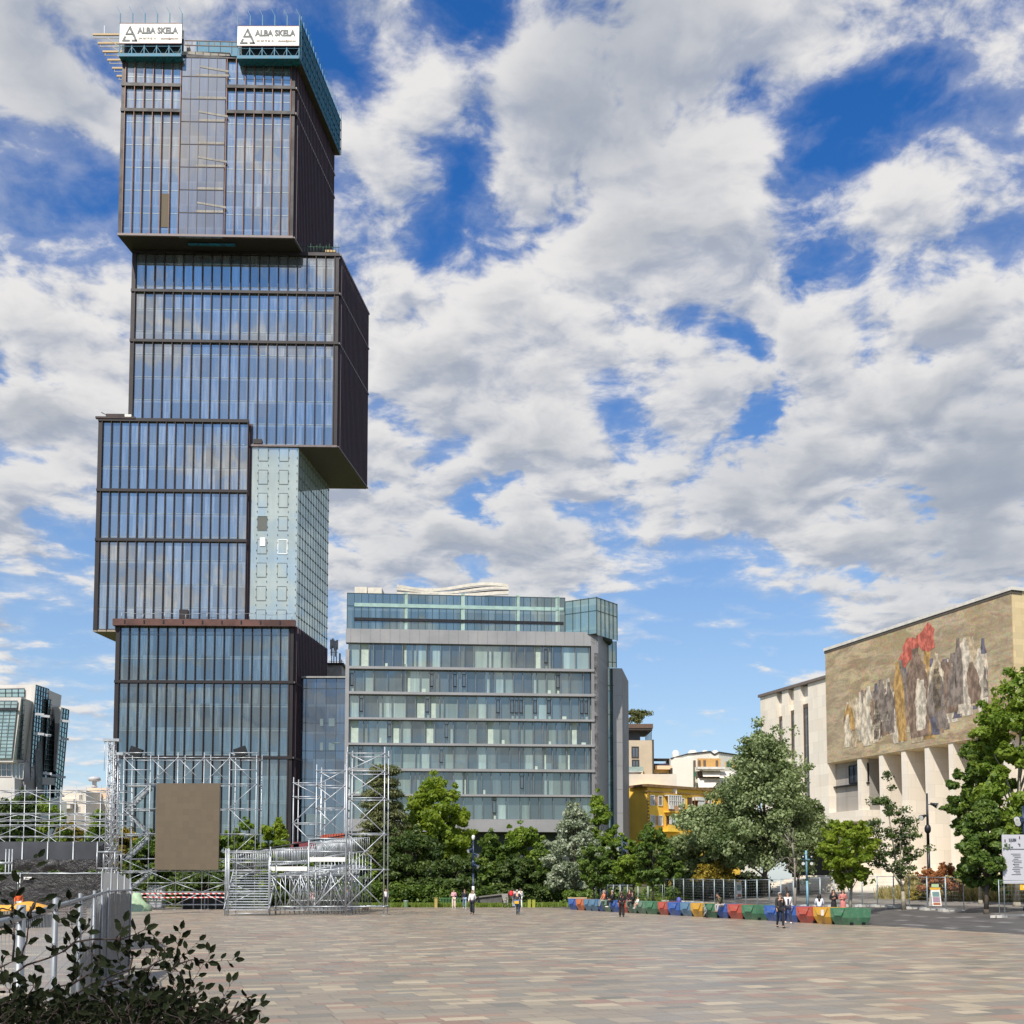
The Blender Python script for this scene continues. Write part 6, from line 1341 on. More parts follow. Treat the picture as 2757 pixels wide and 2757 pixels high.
b = MB(); b.box((xat(820, 2280, Yg+5), Yg+5, zat(2276, Yg+5)), (1.6, .3, .5)); b.box((xat(795, 2280, Yg+5), Yg+5, zat(2280, Yg+5)), (.6, .3, .4)); b.build('red_cloth', mat('red_cloth', (.16, .03, .04), .7), gs)
# stair at the left end
sr = Parts('stair_tread', GV, gs); zs0, zs1 = zat(2343, Yg), zat(2449, Yg)
for i in range(16):
    k = i/15; z = zs1+(zs0-zs1)*k; y = Yg-.9+k*2.6; ex = .0+.35*(1-k)
    def fn(m):
        m.box(((sx0+sx1)/2+ex*.3, y, z), (sx1-sx0+ex*.2, .05, .06)); m.box(((sx0+sx1)/2+ex*.3, y+.16, z+.02), (sx1-sx0+ex*.2, .05, .05))
        for q in range(17): m.box((sx0+.1+(sx1-sx0-.2)*q/16+ex*.3, y+.08, z+.01), (.04, .16, .03))
    sr.add(fn)
b = MB(); 
for x in (sx0-.05, sx1+.1): b.bar((x+.1, Yg-1, zs1), (x, Yg+1.9, zs0), .05, .25)
b.build('stringer', GV, gs)
sp = Parts('stair_post', GV, gs)
for x, y in ((sx0, Yg-.6), (sx1+.15, Yg-.9), (sx0-.35, Yg+1.8), (sx0, Yg+2.4), (sx1, Yg+2.2), (sx0-.15, Yg+.4), (sx0+.3, Yg-.95)): sp.add(lambda m: m.tube((x, y, 0), (x, y, zat(2285, Yg) if x < sx1-.5 else zat(2293, Yg)), .04))
for z in (zat(2292, Yg), zat(2296, Yg), zat(2322, Yg), zat(2343, Yg)): sp.add(lambda m: m.tube((sx0-.3, Yg-.3, z), (sx1+.2, Yg-.3, z), .035))
sp.add(lambda m: m.tube((sx0+.2, Yg-.95, zat(2463, Yg)+.12), (sx1+.2, Yg-.95, zat(2463, Yg)+.12), .03))
scaffold('scaffold_tower', 'tallest free-standing scaffold tower at the right end of the grandstand', Yg, 2, [933, 1034], [2028, 2076, 2148, 2244, 2341, 2441], 2.4, braces='x', group='scaffold towers behind the grandstand', r=.036)
scaffold('scaffold_tower', 'middle-height scaffold tower between the lowest and the tallest one', Yg+7, 2, [850, 927], [2074, 2115, 2176, 2250, 2330, 2425], 2.2, braces='x', group='scaffold towers behind the grandstand', r=.036)
scaffold('scaffold_tower', 'lowest scaffold tower standing against the slate glass annex', Yg+10, 2, [788, 862], [2108, 2145, 2216, 2290, 2360, 2425], 2.0, group='scaffold towers behind the grandstand', r=.036)
# bits among the scaffolds
t = thing('liquid_tank', gat(421, 93), 'caged white liquid tank behind the red and white tape', 'tank'); b = MB(); p = gat(421, 93.5); b.box(p+Vector((0, 0, 1.3)), (1.15, 1., 1.2)); b.build('bottle', mat('milky_plastic', (.42, .46, .42), .4), t)
b = MB()
for k in range(6):
    x = -.6+k*.24; b.bar(p+Vector((x, -.56, .7)), p+Vector((x, -.56, 2.)), .04); b.bar(p+Vector((-.6, -.56, .7+k*.26)), p+Vector((.6, -.56, .7+k*.26)), .04)
b.box(p+Vector((0, 0, .35)), (1.2, 1.1, .5)); b.build('cage', GV, t)
t = thing('folded_sheet', gat(366, 88), 'crumpled pale green sheet heaped at the foot of the screen scaffold', 'sheet'); b = MB(); p = gat(366, 88); rg_ = random.Random(3); vs = []
for j in range(9):
    for i in range(14): a = 6.283*i/14; k = j/8; r_ = (1.1-k*.85)*(1+.22*math.sin(a*3+j)+rg_.uniform(-.08, .08)); vs.append(p+Vector((r_*math.cos(a)*1.0, r_*math.sin(a)*.6, 1.45*k**.8)))
b.add(vs, [(j*14+i, j*14+(i+1) % 14, (j+1)*14+(i+1) % 14, (j+1)*14+i) for j in range(8) for i in range(14)]+[tuple(range(8*14, 9*14))], 0, True); b.build('cloth', mat('pale_green_sheet', (.33, .46, .30), .6, bmp=.4), t)
def tapemat():
    m, g, out = new_mat('red_white_tape'); x = g.sep(g.n('ShaderNodeTexCoord').outputs['Object']); s = g.m('FRACT', g.m('MULTIPLY', g.m('ADD', x[0], x[2]), 2.2)); pbr(g, out, g.mix(g.m('GREATER_THAN', s, .5), (.75, .72, .70), (.60, .05, .05)), .5); return m
TP = tapemat()
for k, (py, l) in enumerate(((2406, 'upper red and white barrier tape across the foot of the screen scaffold'), (2416, 'lower red and white barrier tape across the foot of the screen scaffold'))):
    b = MB(); q = [at(355+i*12, py+.6*math.sin(i*.9+k), 91.5) for i in range(22)]
    for a, c in zip(q, q[1:]): b.bar(a, c, .02, .09)
    tag(b.build('barrier_tape', TP), l, 'tape', 'barrier tapes')
b = MB(); x0, x1 = xat(490, 2410, 94.5), xat(610, 2410, 94.5); b.box(((x0+x1)/2, 94.8, .75), (x1-x0, .1, 1.5))
for i in range(5): b.box((x0+(x1-x0)*i/4, 94.7, .8), (.1, .14, 1.6), 1)
tag(b.build('black_hoarding', [M['black'], M['galv2']]), 'low black hoarding behind the right foot of the screen scaffold', 'hoarding')
# ------------------------------------------------------------------ near fence at the left
def wiremesh(b, A, B, z0, z1, dx, dz, r=.004):
    A, B = Vector(A), Vector(B); L = (B-A).length; n = int(L/dx)
    for i in range(1, n): p = A.lerp(B, i/n); b.tube(p+Zv*z0, p+Zv*z1, r, n=3)
    z = z0+dz
    while z < z1: b.tube(A+Zv*z, B+Zv*z, r*1.3, n=3); z += dz
pts = [Vector((xat(p, 2500, y), y, 0)) for p, y in ((-95, 4.6), (56, 6.3), (148, 9.2), (214, 12.8), (252, 16.6), (273, 20.6), (289, 24.5))]+[Vector((xat(352, 2450, 28.), 28., 0))]
sheetm = mat('white_dust_sheet', (.17, .175, .18), .55, 0, .10, .8, streak=.15, bmp=.3)
names = ['nearest', 'second nearest', 'third', 'fourth', 'fifth', 'sixth', 'last and farthest']
FRM = mat('grey_fence_tube', (.24, .26, .28), .5, .4, .15, 3)
for i in range(7):
    A, B = pts[i], pts[i+1]; d = (B-A).normalized(); n_ = Vector((d.y, -d.x, 0)); A2, B2 = A+d*.03, B-d*.03
    t = thing('fence_panel', (A+B)/2, 'mesh fence panel with white sheet, %s in the lower left run' % names[i], 'fence panel', 'near mesh fence at the lower left')
    H = 2.13
    for p in (A2, B2): b = MB(); b.tube(p, p+Zv*(H+.04), .024, n=8); b.build('post', FRM, t)
    for z in (H-.03, .18): b = MB(); b.tube(A2+Zv*z, B2+Zv*z, .02, n=8); b.build('rail', FRM, t)
    b = MB(); wiremesh(b, A2, B2, .18, H-.03, .14 if i < 3 else .28, .27, .002); b.build('wire_mesh', FRM, t)
    b = MB(); hs = (.95, 1.0, 1.05, 1.5, 1.95, 2.06, 2.06)[i]; nx, nz = 26, 8; L = (B-A).length; rg_ = random.Random(i); vs = []
    for j in range(nz+1):
        for k in range(nx+1): u_, v_ = k/nx, j/nz; vs.append(A+(B-A)*u_-n_*(.05+.035*math.sin(u_*31+i)+.02*math.sin(u_*67+v_*3))+Zv*(.05+hs*v_*(1-.05*abs(math.sin(u_*9+i)))))
    b.add(vs, [(j*(nx+1)+k, j*(nx+1)+k+1, (j+1)*(nx+1)+k+1, (j+1)*(nx+1)+k) for j in range(nz) for k in range(nx)], 0, True); b.build('white_sheet', sheetm, t)
    b = MB(); b.box(A+Zv*.07, (.7, .25, .14), 0, (n_, d, Zv)); b.build('foot', mat('fence_foot', (.4, .39, .37), .9) if i == 0 else bpy.data.materials['fence_foot'], t)
t = thing('sheeted_fence', (xat(310, 2400, 42), 42, 0), 'taller fence wrapped in pale grey sheet behind the corner of the near fence', 'fence')
q = [Vector((xat(px, 2400, y), y, 0)) for px, y in ((275, 44), (300, 43), (318, 42), (336, 40), (352, 38))]; hh = [zat(2352, 44), zat(2349, 43), zat(2353, 42), zat(2362, 40), zat(2372, 38)]
for i in range(4):
    b = MB(); b.hexa([q[i], q[i+1], q[i+1]+Vector((0, .05, 0)), q[i]+Vector((0, .05, 0))], [q[i]+Zv*hh[i], q[i+1]+Zv*hh[i+1], q[i+1]+Vector((0, .05, hh[i+1])), q[i]+Vector((0, .05, hh[i]))]); b.build('sheet', sheetm, t)
for p, h_ in zip(q, hh): b = MB(); b.tube(p+Vector((0, -.05, 0)), p+Vector((0, -.05, h_+.1)), .035); b.build('post', FRM, t)
# ------------------------------------------------------------------ concrete planter blocks
def painted(name, c):
    m, g, out = new_mat(name); P = g.n('ShaderNodeTexCoord').outputs['Object']; gn = g.n('ShaderNodeNewGeometry'); 
    n = g.noise(P, 2.2, 6, .65); cc = g.mix(g.mr(n, .35, .7, 0, .4), c, tuple(k*.62 for k in c))
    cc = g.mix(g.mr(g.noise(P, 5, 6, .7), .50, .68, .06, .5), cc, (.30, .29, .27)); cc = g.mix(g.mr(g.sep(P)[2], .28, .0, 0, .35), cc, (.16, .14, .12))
    pbr(g, out, cc, .5, 0, .4, bump(g, n, .01, .3)); return m
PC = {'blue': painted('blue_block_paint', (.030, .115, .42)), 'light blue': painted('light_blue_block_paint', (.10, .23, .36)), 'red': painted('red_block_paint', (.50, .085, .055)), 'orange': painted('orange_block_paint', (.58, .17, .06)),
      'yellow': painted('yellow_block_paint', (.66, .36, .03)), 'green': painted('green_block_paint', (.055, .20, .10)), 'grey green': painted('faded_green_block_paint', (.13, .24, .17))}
rA, rB = Vector((4.75, 93, 0)), Vector((17.75, 59.3, 0)); rd = (rB-rA).normalized(); rn = Vector((-rd.y, rd.x, 0)); ry = rn
def rhit(px): k = (px-PX)/F; return (k*rA.y-rA.x)/(rd.x-k*rd.y)
def block(name, loc, L, c, label, W=1.25, H=.88):
    t = thing(name, loc, label, 'planter', 'coloured concrete planter blocks', math.atan2(rd.y, rd.x), local=True)
    s = .16; zc = .40; top = [Vector((0, 0, H)), Vector((L, 0, H)), Vector((L, W, H)), Vector((0, W, H))]
    mid = [Vector((.02, .02, zc)), Vector((L-.02, .02, zc)), Vector((L-.02, W-.02, zc)), Vector((.02, W-.02, zc))]
    bot = [Vector((s, .20, 0)), Vector((L-s, .20, 0)), Vector((L-s, W-.1, 0)), Vector((s, W-.1, 0))]
    b = MB(); vs = bot+mid+top; fs = [(3, 2, 1, 0)]+[(i, (i+1) % 4, 4+(i+1) % 4, 4+i) for i in range(4)]+[(4+i, 4+(i+1) % 4, 8+(i+1) % 4, 8+i) for i in range(4)]
    w = .14; ins = [Vector((w, w, H)), Vector((L-w, w, H)), Vector((L-w, W-w, H)), Vector((w, W-w, H))]; dn = [p-Zv*.12 for p in ins]
    vs += ins+dn; fs += [(8+i, 8+(i+1) % 4, 12+(i+1) % 4, 12+i) for i in range(4)]+[(12+i, 12+(i+1) % 4, 16+(i+1) % 4, 16+i) for i in range(4)]+[(16, 17, 18, 19)]
    b.add(vs, fs)
    b.build('body', PC[c], t)
    b = MB(); q = [Vector((L*.12, 0, H-.02)), Vector((L*.88, 0, H-.02)), Vector((L*.70, 0, .50)), Vector((L*.30, 0, .50))]; b.hexa([p+Vector((0, .03, 0)) for p in q], [p-Vector((0, .035+.03*(i > 1), 0)) for i, p in enumerate(q)]); b.build('seat_panel', PC[c], t)
    b = MB()
    for x in (W*.22, W*.72): b.box((L-.09, x, .09), (.1, .16, .12))
    b.build('forklift_slot', M['black'], t)
    b = MB(); b.box((L/2, W/2, H-.11), (L-.32, W-.32, .04)); b.build('soil', mat('dry_soil', (.16, .12, .08), .95) if 'dry_soil' not in bpy.data.materials else bpy.data.materials['dry_soil'], t)
    return t
seq = [(1529, 'blue'), (1550, 'orange'), (1570, 'light blue'), (1588, 'light blue'), (1607, 'blue'), (1619, 'grey green'), (1641, 'blue'), (1663, 'red'), (1686, 'grey green'), (1710, 'grey green'), (1735, 'green'), (1770, 'red'), (1795, 'blue'), (1828, 'light blue'), (1858, 'yellow'), (1892, 'green'), (1925, 'blue'), (1954, 'red'), (1993, 'green'), (2054, 'blue'), (2096, 'blue'), (2141, 'red'), (2184, 'yellow'), (2232, 'green')]
LBL = ['blue planter block at the far left end of the row', 'orange planter block second from the far left end', 'light blue planter block next to the orange one', 'light blue planter block, the farther right of the far pair', 'blue planter block just left of the seated person in orange',
 'faded green planter block under the person in an orange top', 'blue planter block under the grey-haired seated person in black', 'dark red planter block behind the walking woman in black', 'faded green planter block right of the walking woman in black', 'faded green planter block in the middle of the faded green three',
 'green planter block between a faded green and a red one', 'red planter block left of a bright blue one', 'bright blue planter block between a red and a light blue one', 'light blue planter block left of the distant yellow one', 'distant yellow planter block left of the parked bicycle', 'green planter block behind the parked bicycle',
 'blue planter block under the seated man bending forward', 'red planter block right of the seated man bending forward', 'green planter block with a gap to its right, left of two blue ones', 'blue planter block left of the old man in a dark jacket', 'blue planter block behind the woman in a white jacket', 'red planter block nearest the camera, left of the near yellow one', 'near yellow planter block with a pale sticker', 'large green planter block ending the row at the near right']
ends = [p for p, _ in seq[1:]]+[2292]
for i, (px, c) in enumerate(seq):
    a, e = rhit(px), rhit(ends[i]); L = min(e-a-.06, 1.62); L = max(L, 1.1); 
    if i == 23: L = 1.45
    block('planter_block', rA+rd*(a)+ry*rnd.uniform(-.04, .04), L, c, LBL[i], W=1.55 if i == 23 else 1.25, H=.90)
p = rA+rd*(rhit(2184)+.95); b = MB(); b.box(Vector((p.x, p.y, .62))-ry*.05, (.22, .02, .32), 0, (rd, ry, Zv)); tag(b.build('sticker', M['white'], None, origin=(p.x, p.y, .62)), 'pale sticker on the front of the near yellow planter block', 'sticker')
p = at(1554, 2418, 94); t = thing('timber_lid', p, 'pale timber board lying on top of the two far left planter blocks', 'board'); b = MB(); b.box(Vector((p.x, p.y, .95)), (1.6, .5, .1)); b.build('plank', M['timber'], t)
# ------------------------------------------------------------------ mesh fence before the museum
FP = mat('galvanised_fence_tube', (.33, .38, .40), .5, .4, .15, 3)
def site_panel(A, B, label, H=2.0, foot=True):
    t = thing('mesh_panel', (A+B)/2, label, 'fence panel', 'mesh fence before the museum'); d = (B-A).normalized(); n_ = Vector((d.y, -d.x, 0)).normalized()
    for p in (A+d*.03, B-d*.03): b = MB(); b.tube(p+Zv*.05, p+Zv*(H+.05), .025, n=6); b.build('post', FP, t)
    b = MB(); b.tube(A+Zv*H, B+Zv*H, .021, n=6); b.build('rail', FP, t); b = MB(); b.tube(A+Zv*.15, B+Zv*.15, .022, n=6); b.build('rail', FP, t)
    b = MB()
    for k in range(1, 9): b.tube(A+Zv*(.15+k*.21), B+Zv*(.15+k*.21), .0042, n=3)
    L = (B-A).length; m_ = int(L/.17)
    for k in range(1, m_): p = A.lerp(B, k/m_); b.tube(p+Zv*.15, p+Zv*H, .0016, n=3)
    b.build('wire_mesh', FP, t)
    if foot: b = MB(); [b.box(A+Zv*.07+d*q, (.26, .70, .14), 0, (d, n_, Zv)) for q in (-.18, .16)]; b.build('foot', mat('pale_concrete_foot', (.50, .48, .44), .9) if 'pale_concrete_foot' not in bpy.data.materials else bpy.data.materials['pale_concrete_foot'], t)
    return t
fpxs = [1789, 1815, 1841, 1867, 1894, 1924, 1949, 1979, 2008, 2039, 2072, 2103, 2137, 2173, 2209, 2247, 2285, 2322, 2363, 2407, 2449, 2497, 2547, 2596]
def fY(px):  # depth of the run at a given sketch x
    k = [(1789, 100), (2008, 83), (2363, 73.5), (2497, 67.5), (2596, 63.5), (2700, 60)]
    for (a, ya), (c, yc) in zip(k, k[1:]):
        if px <= c: return ya+(yc-ya)*(px-a)/(c-a)
    return 60
def fpt(px): y = fY(px); x = xat(px, 2440, y); return Vector((x, y, gz(x, y)))
ordn = ['first', 'second', 'third', 'fourth', 'fifth', 'sixth', 'seventh', 'eighth', 'ninth', 'tenth', 'eleventh', 'twelfth', 'thirteenth', 'fourteenth', 'fifteenth', 'sixteenth', 'seventeenth', 'eighteenth', 'nineteenth', 'twentieth', 'twenty-first', 'twenty-second', 'twenty-third']
for i in range(len(fpxs)-1): site_panel(fpt(fpxs[i]), fpt(fpxs[i+1]), 'wire mesh panel, %s from the left in the fence before the museum' % ordn[i])
def fl(px, Y, z=None): x = xat(px, 2440, Y); return Vector((x, Y, gz(x, Y) if z is None else z))
site_panel(fl(2689, 58.5, .42), fl(2800, 57.0, .45), 'separate near mesh panel at the right edge under the notice board', 1.95)
A_ = [1601, 1617, 1636, 1652, 1670, 1690, 1718, 1745, 1785]
for i in range(8): site_panel(fl(A_[i], 101.5-.2*i, 0.0), fl(A_[i+1], 101.3-.2*i, 0.0), 'distant mesh panel, %s from the left, behind the far planter blocks' % ordn[i], 2.0, False)
# ------------------------------------------------------------------ boards and signs
def board(name, px, Y, pyt, pyb, hw, label, cols, head=None, tilt=.12, topc=None):
    p = gat(px, Y); w = hw*2*Y/F; z0 = p.z; h = zat(pyt, Y)-z0; t = thing(name, p, label, 'sign'); b = MB(); e = Vector((1, 0, 0))
    q = [p+e*(-w/2)+Zv*.05, p+e*(w/2)+Zv*.05, p+e*(w/2)+Vector((0, .25, h)), p+e*(-w/2)+Vector((0, .25, h))]; th = Vector((0, .03, 0)); b.hexa([q[0], q[1], q[1]+th, q[0]+th], [q[3], q[2], q[2]+th, q[3]+th]); b.build('front_board', M['white'], t)
    b = MB(); b.hexa([k+Vector((0, .6, 0)) for k in (q[0], q[1], q[1]+th, q[0]+th)], [k+th for k in (q[3], q[2], q[2]+th, q[3]+th)]); b.build('rear_board', M['white'], t)
    for (k0, k1, c) in cols:
        b = MB(); a0, a1 = q[0].lerp(q[3], k0), q[0].lerp(q[3], k1); c0, c1 = q[1].lerp(q[2], k0), q[1].lerp(q[2], k1); o = Vector((0, -.012, 0)); b.quad(a0.lerp(c0, .12)+o, c0.lerp(a0, .12)+o, c1.lerp(a1, .12)+o, a1.lerp(c1, .12)+o); b.build('printed_panel', c, t)
    if topc:
        b = MB(); b.box(p+Vector((0, .28, h+.03)), (w+.05, .1, .14)); b.build('top_strip', topc[0], t)
        if len(topc) > 1: b = MB(); b.box(p+Vector((0, .28, h+.22)), (w*.75, .12, .2)); b.build('top_bar', topc[1], t)
    return t
mteal, mmauve, mverm = mat('faded_teal_print', (.14, .24, .24), .6), mat('faded_mauve_print', (.30, .20, .27), .6), mat('orange_red_print', (.36, .12, .05), .6)
myel, mpg = mat('signal_yellow', (.75, .42, .03), .5), mat('pale_green_bar', (.45, .62, .35), .5)
board('sandwich_board', 2523, 70, 2394, 2423, 12.5, 'white sandwich board with teal, mauve and orange bands and a yellow top', [(.56, .84, mteal), (.24, .53, mmauve), (.06, .20, mverm)], topc=(myel, mpg))
board('info_board', 1991, 96, 2373, 2399, 7, 'small white information board with an orange base before the stone steps', [(.45, .8, mteal), (.05, .25, mverm)], topc=(myel,))
board('small_sign', 2120, 97, 2386, 2396, 2.6, 'tiny orange sign at the foot of the stone steps', [(.1, .9, mverm)])
nb = thing('notice_board', gat(2745, 61), 'large white printed notice board on poles at the right edge', 'notice board')
Yn = 61.; e = Vector((1, .10, 0)).normalized(); o = at(2701, 2378, Yn); w_, z0, z1 = 3.6, zat(2379, Yn), zat(2247, Yn); o = Vector((o.x, Yn, 0))
b = MB(); b.box(o+e*w_/2+Zv*(z0+z1)/2, (w_, .06, z1-z0), 0, (e, Vector((-e.y, e.x, 0)), Zv)); b.build('sheet', mat('pale_grey_sheet', (.50, .50, .54), .6, 0, .04, 1), nb)
lp = Parts('pole', GV, nb)
for s in (.08, 1.8, 3.5): lp.add(lambda m: m.tube(Vector((o.x, o.y+.1, .4))+e*s, o+Vector((0, .1, 0))+e*s+Zv*z1, .04))
up = lambda s, z: o-Vector((0, .045, 0))+e*s+Zv*z
def nbz(py): return zat(py, Yn)
text_mesh('21.0.30M', .22, up(.38, nbz(2265)), e, Zv, M['ink'], nb, bold=.03, width=.42)
b = MB()
for k in range(13): b.box(up(.75+.05*(k % 3), nbz(2299+k*4.6)), (.55-.09*(k % 4), .01, .022), 0, (e, Vector((-e.y, e.x, 0)), Zv))
b.box(up(.72, nbz(2286)), (1.1, .01, .04), 0, (e, Vector((-e.y, e.x, 0)), Zv)); b.box(up(.55, nbz(2281)), (.12, .01, .07), 0, (e, Vector((-e.y, e.x, 0)), Zv)); b.box(up(1.0, nbz(2275)), (.07, .01, .14), 0, (e, Vector((-e.y, e.x, 0)), Zv)); b.box(up(.93, nbz(2272)), (.06, .01, .06), 0, (e, Vector((-e.y, e.x, 0)), Zv))
b.build('printed_line', M['ink'], nb)
b = MB(); b.box(up(.16, nbz(2264)), (.06, .01, .16), 0, (e, Vector((-e.y, e.x, 0)), Zv)); b.box(up(1.0, nbz(2255)), (.05, .01, .15), 0, (e, Vector((-e.y, e.x, 0)), Zv)); b.build('dark_mark', mat('dark_plum_ink', (.10, .02, .05), .6), nb)
ys = thing('yellow_sign', gat(2755, 58.5), 'small yellow sign low on the mesh panel at the right edge', 'sign'); p = at(2757, 2389, 56.9); b = MB(); b.box(p, (.42, .03, .27)); b.build('plate', myel, ys); b = MB(); b.box(p+Vector((.02, -.02, .02)), (.10, .01, .10)); b.build('printed_mark', M['white'], ys)
# ------------------------------------------------------------------ lamps
def lamp_pole(name, px, Y, pyt, label, m, heads, r=.09, collar=None, rake=.0):
    p = gat(px, Y); zt = zat(pyt, Y); t = thing(name, p, label, 'street lamp', 'lamp posts'); b = MB(); top = Vector((p.x+rake, p.y, zt)); b.lathe(p, [(r*1.8, 0), (r*1.8, .15), (r*1.2, .3)], 12); b.path([p+Zv*.2, p.lerp(top, .5), top], [r*1.15, r, r*.62], 10); b.build('pole', m, t)
    if collar: b = MB(); z = zat(collar, Y); c = p.lerp(top, (z-p.z)/(zt-p.z)); b.lathe(c-Zv*.3, [(r*1.1, 0), (r*1.9, .12), (r*2.1, .35), (r*1.5, .55), (r*1.0, .6)], 12); b.build('collar', m, t)
    for (dx, py, aim) in heads:
        z = zat(py, Y); c = p.lerp(top, (z-p.z)/(zt-p.z)); s = 1 if dx > 0 else -1; b = MB(); L = abs(dx)*Y/F; h = c+Vector((s*L*.55, -.1, .02)); b.tube(c, h, .03); dirv = Vector((s*.75, -.5, aim)).normalized(); b.tube(h-dirv*.12, h+dirv*.10, .09, .12, 10); b.tube(h+dirv*.10, h+dirv*.38, .12, .21, 12); hd = b.build('spotlight', m, t)
        b = MB(); b.tube(h+dirv*.375, h+dirv*.39, .18, .18, 12); b.build('lens', M['lens'], hd)
    return t
lamp_pole('lamp_post', 2503, 79, 2136, 'tall dark lamp pole with two spotlights before the museum fins', M['black'], [(22, 2166, -.35), (-18, 2198, -.35)], .11, 2232, rake=.0)
lamp_pole('lamp_post', 1274, 102.5, 2262, 'slim dark blue lamp post with a white globe in front of the green hedge', M['postblue'], [(-10, 2288, -.5), (9, 2300, -.5), (9, 2330, -.5)], .09, 2325)
p = gat(1274, 102.5); b = MB(); tmp = bpy.data.objects['lamp_post.001']; zt = zat(2262, 102.5); b.lathe(Vector((p.x, p.y, zt)), [(.06, 0), (.13, .08), (.17, .3), (.12, .42), (.03, .48)], 12); b.build('lamp_head', M['lens'], tmp)
b = MB(); b.tube((p.x, p.y-.002, 1.0), (p.x, p.y-.002, 1.9), .118, n=10); b.build('white_poster', M['white'], tmp)
lamp_pole('lamp_post', 1676, 105, 2252, 'dark blue lamp post half hidden in the trees right of the office block', M['postblue'], [(8, 2270, -.4), (-8, 2283, -.4), (8, 2290, -.4)], .09)
lamp_pole('lamp_post', 2762, 62, 2170, 'dark blue lamp post at the right edge above the notice board', M['postblue'], [(-16, 2205, -.2), (-12, 2212, -.3)], .09)
cp = thing('cross_arm_pole', gat(2174, 74), 'leaning pale blue pole with a cross-arm of four small floodlights', 'light pole'); a = gat(2175, 74); c = at(2170, 2290, 74); b = MB(); b.path([a, a.lerp(c, .5), c], [.085, .075, .07], 8); b.build('pole', M['cyanpost'], cp)
z = zat(2314, 74); q = at(2171, 2314, 74); b = MB(); b.bar(q-Vector((.36, .1, 0)), q+Vector((.38, -.1, 0)), .07); b.build('cross_arm', M['cyanpost'], cp)
for dx in (-.28, .27):
    for dz in (-.24, .22):
        b = MB(); h = q+Vector((dx, -.1, dz)); b.tube(h-Vector((0, -.1, 0)), h+Vector((0, -.16, -.04)), .09, .14, 12); b.tube(q+Vector((dx, -.08, 0)), h, .025); f_ = b.build('floodlight', M['black'], cp); b = MB(); b.tube(h+Vector((0, -.165, -.04)), h+Vector((0, -.175, -.042)), .11 if dz < 0 else .05, n=12); b.build('lens', M['lens'], f_)
# ------------------------------------------------------------------ stone ramp wall, bins and little things on the far edge
t = thing('ramp_wall', gat(1330, 104), 'dark stone ramp wall rising to the right behind the walkers', 'wall'); b = MB(); Y = 103.6
x0, x1 = xat(1285, 2430, Y), xat(1352, 2430, Y); b.hexa([Vector((x0, Y, 0)), Vector((x1, Y, 0)), Vector((x1, Y+.5, 0)), Vector((x0, Y+.5, 0))], [Vector((x0, Y, zat(2417, Y))), Vector((x1, Y, zat(2408, Y))), Vector((x1, Y+.5, zat(2408, Y))), Vector((x0, Y+.5, zat(2417, Y)))]); b.build('wall_face', mat('dark_rough_stone', (.11, .105, .10), .9, 0, .3, 2, bmp=.5), t)
b = MB(); b.bar((x0-.1, Y+.2, zat(2416, Y)), (x1+.1, Y+.2, zat(2407, Y)), .7, .12); b.build('coping', M['lightpath'], t)
t = thing('stone_slab', gat(1360, 102), 'grey stone slab leaning behind the cyclist', 'stone'); b = MB(); Y = 102.6; x0, x1 = xat(1350, 2430, Y), xat(1368, 2430, Y); b.hexa([Vector((x0+.3, Y, 0)), Vector((x1, Y, 0)), Vector((x1, Y+.8, 0)), Vector((x0+.3, Y+.8, 0))], [Vector((x0, Y, zat(2407, Y))), Vector((x1, Y, zat(2406, Y))), Vector((x1, Y+.8, zat(2406, Y))), Vector((x0, Y+.8, zat(2407, Y)))]); b.build('block', M['concrete'], t)
for px, l in ((1093, 'round green litter bin at the grass edge'), ):
    p = gat(px, 101); t = thing('litter_bin', p, l, 'bin'); b = MB(); b.lathe(p, [(.2, 0), (.21, .05), (.23, .5), (.23, .56)], 14); b.build('drum', mat('bin_green', (.13, .22, .10), .6), t); b = MB(); b.lathe(p+Zv*.56, [(.245, 0), (.245, .04), (.12, .07)], 14); b.build('rim', M['galv2'], t)
p = gat(1174, 101.2); t = thing('wooden_post_box', p, 'pale wooden bollard at the left end of the low green railing', 'bollard'); b = MB(); b.box(p+Zv*.42, (.26, .26, .84)); b.box(p+Zv*.86, (.32, .32, .05)); b.build('shaft', mat('yellowish_timber', (.38, .30, .10), .8), t)
t = thing('low_railing', gat(1208, 102.2), 'low green railing at the grass edge behind the walkers', 'railing'); a, c = gat(1186, 102.2), gat(1240, 102.2); b = MB(); b.bar(a+Zv*.82, c+Zv*.82, .05); b.bar(a+Zv*.15, c+Zv*.15, .05); b.build('rail', mat('rail_green', (.09, .22, .08), .6), t); pp = Parts('bar', bpy.data.materials['rail_green'], t)
for i in range(14): pp.add(lambda m: m.bar(a.lerp(c, i/13), a.lerp(c, i/13)+Zv*.85, .045))
p = gat(985, 92); t = thing('cardboard_box', p, 'small cardboard box beside the tallest scaffold tower', 'box'); b = MB(); b.box(p+Zv*.18, (.48, .4, .34)); b.box(p+Zv*.352+Vector((.0, -.02, 0)), (.50, .2, .012)); b.build('carton', mat('cardboard', (.50, .36, .22), .8), t)
for px, l in ((1425, 'short yellow-green marker box, left one of the pair at the grass edge'), (1437, 'short yellow-green marker box, right one of the pair at the grass edge')):
    p = gat(px, 101.3); t = thing('marker_box', p, l, 'marker', 'marker boxes at the grass edge'); b = MB(); b.box(p+Zv*.32, (.28, .2, .64)); b.box(p+Zv*.66, (.3, .22, .05)); b.build('box', mat('moss_yellow', (.30, .32, .04), .8) if 'moss_yellow' not in bpy.data.materials else bpy.data.materials['moss_yellow'], t)
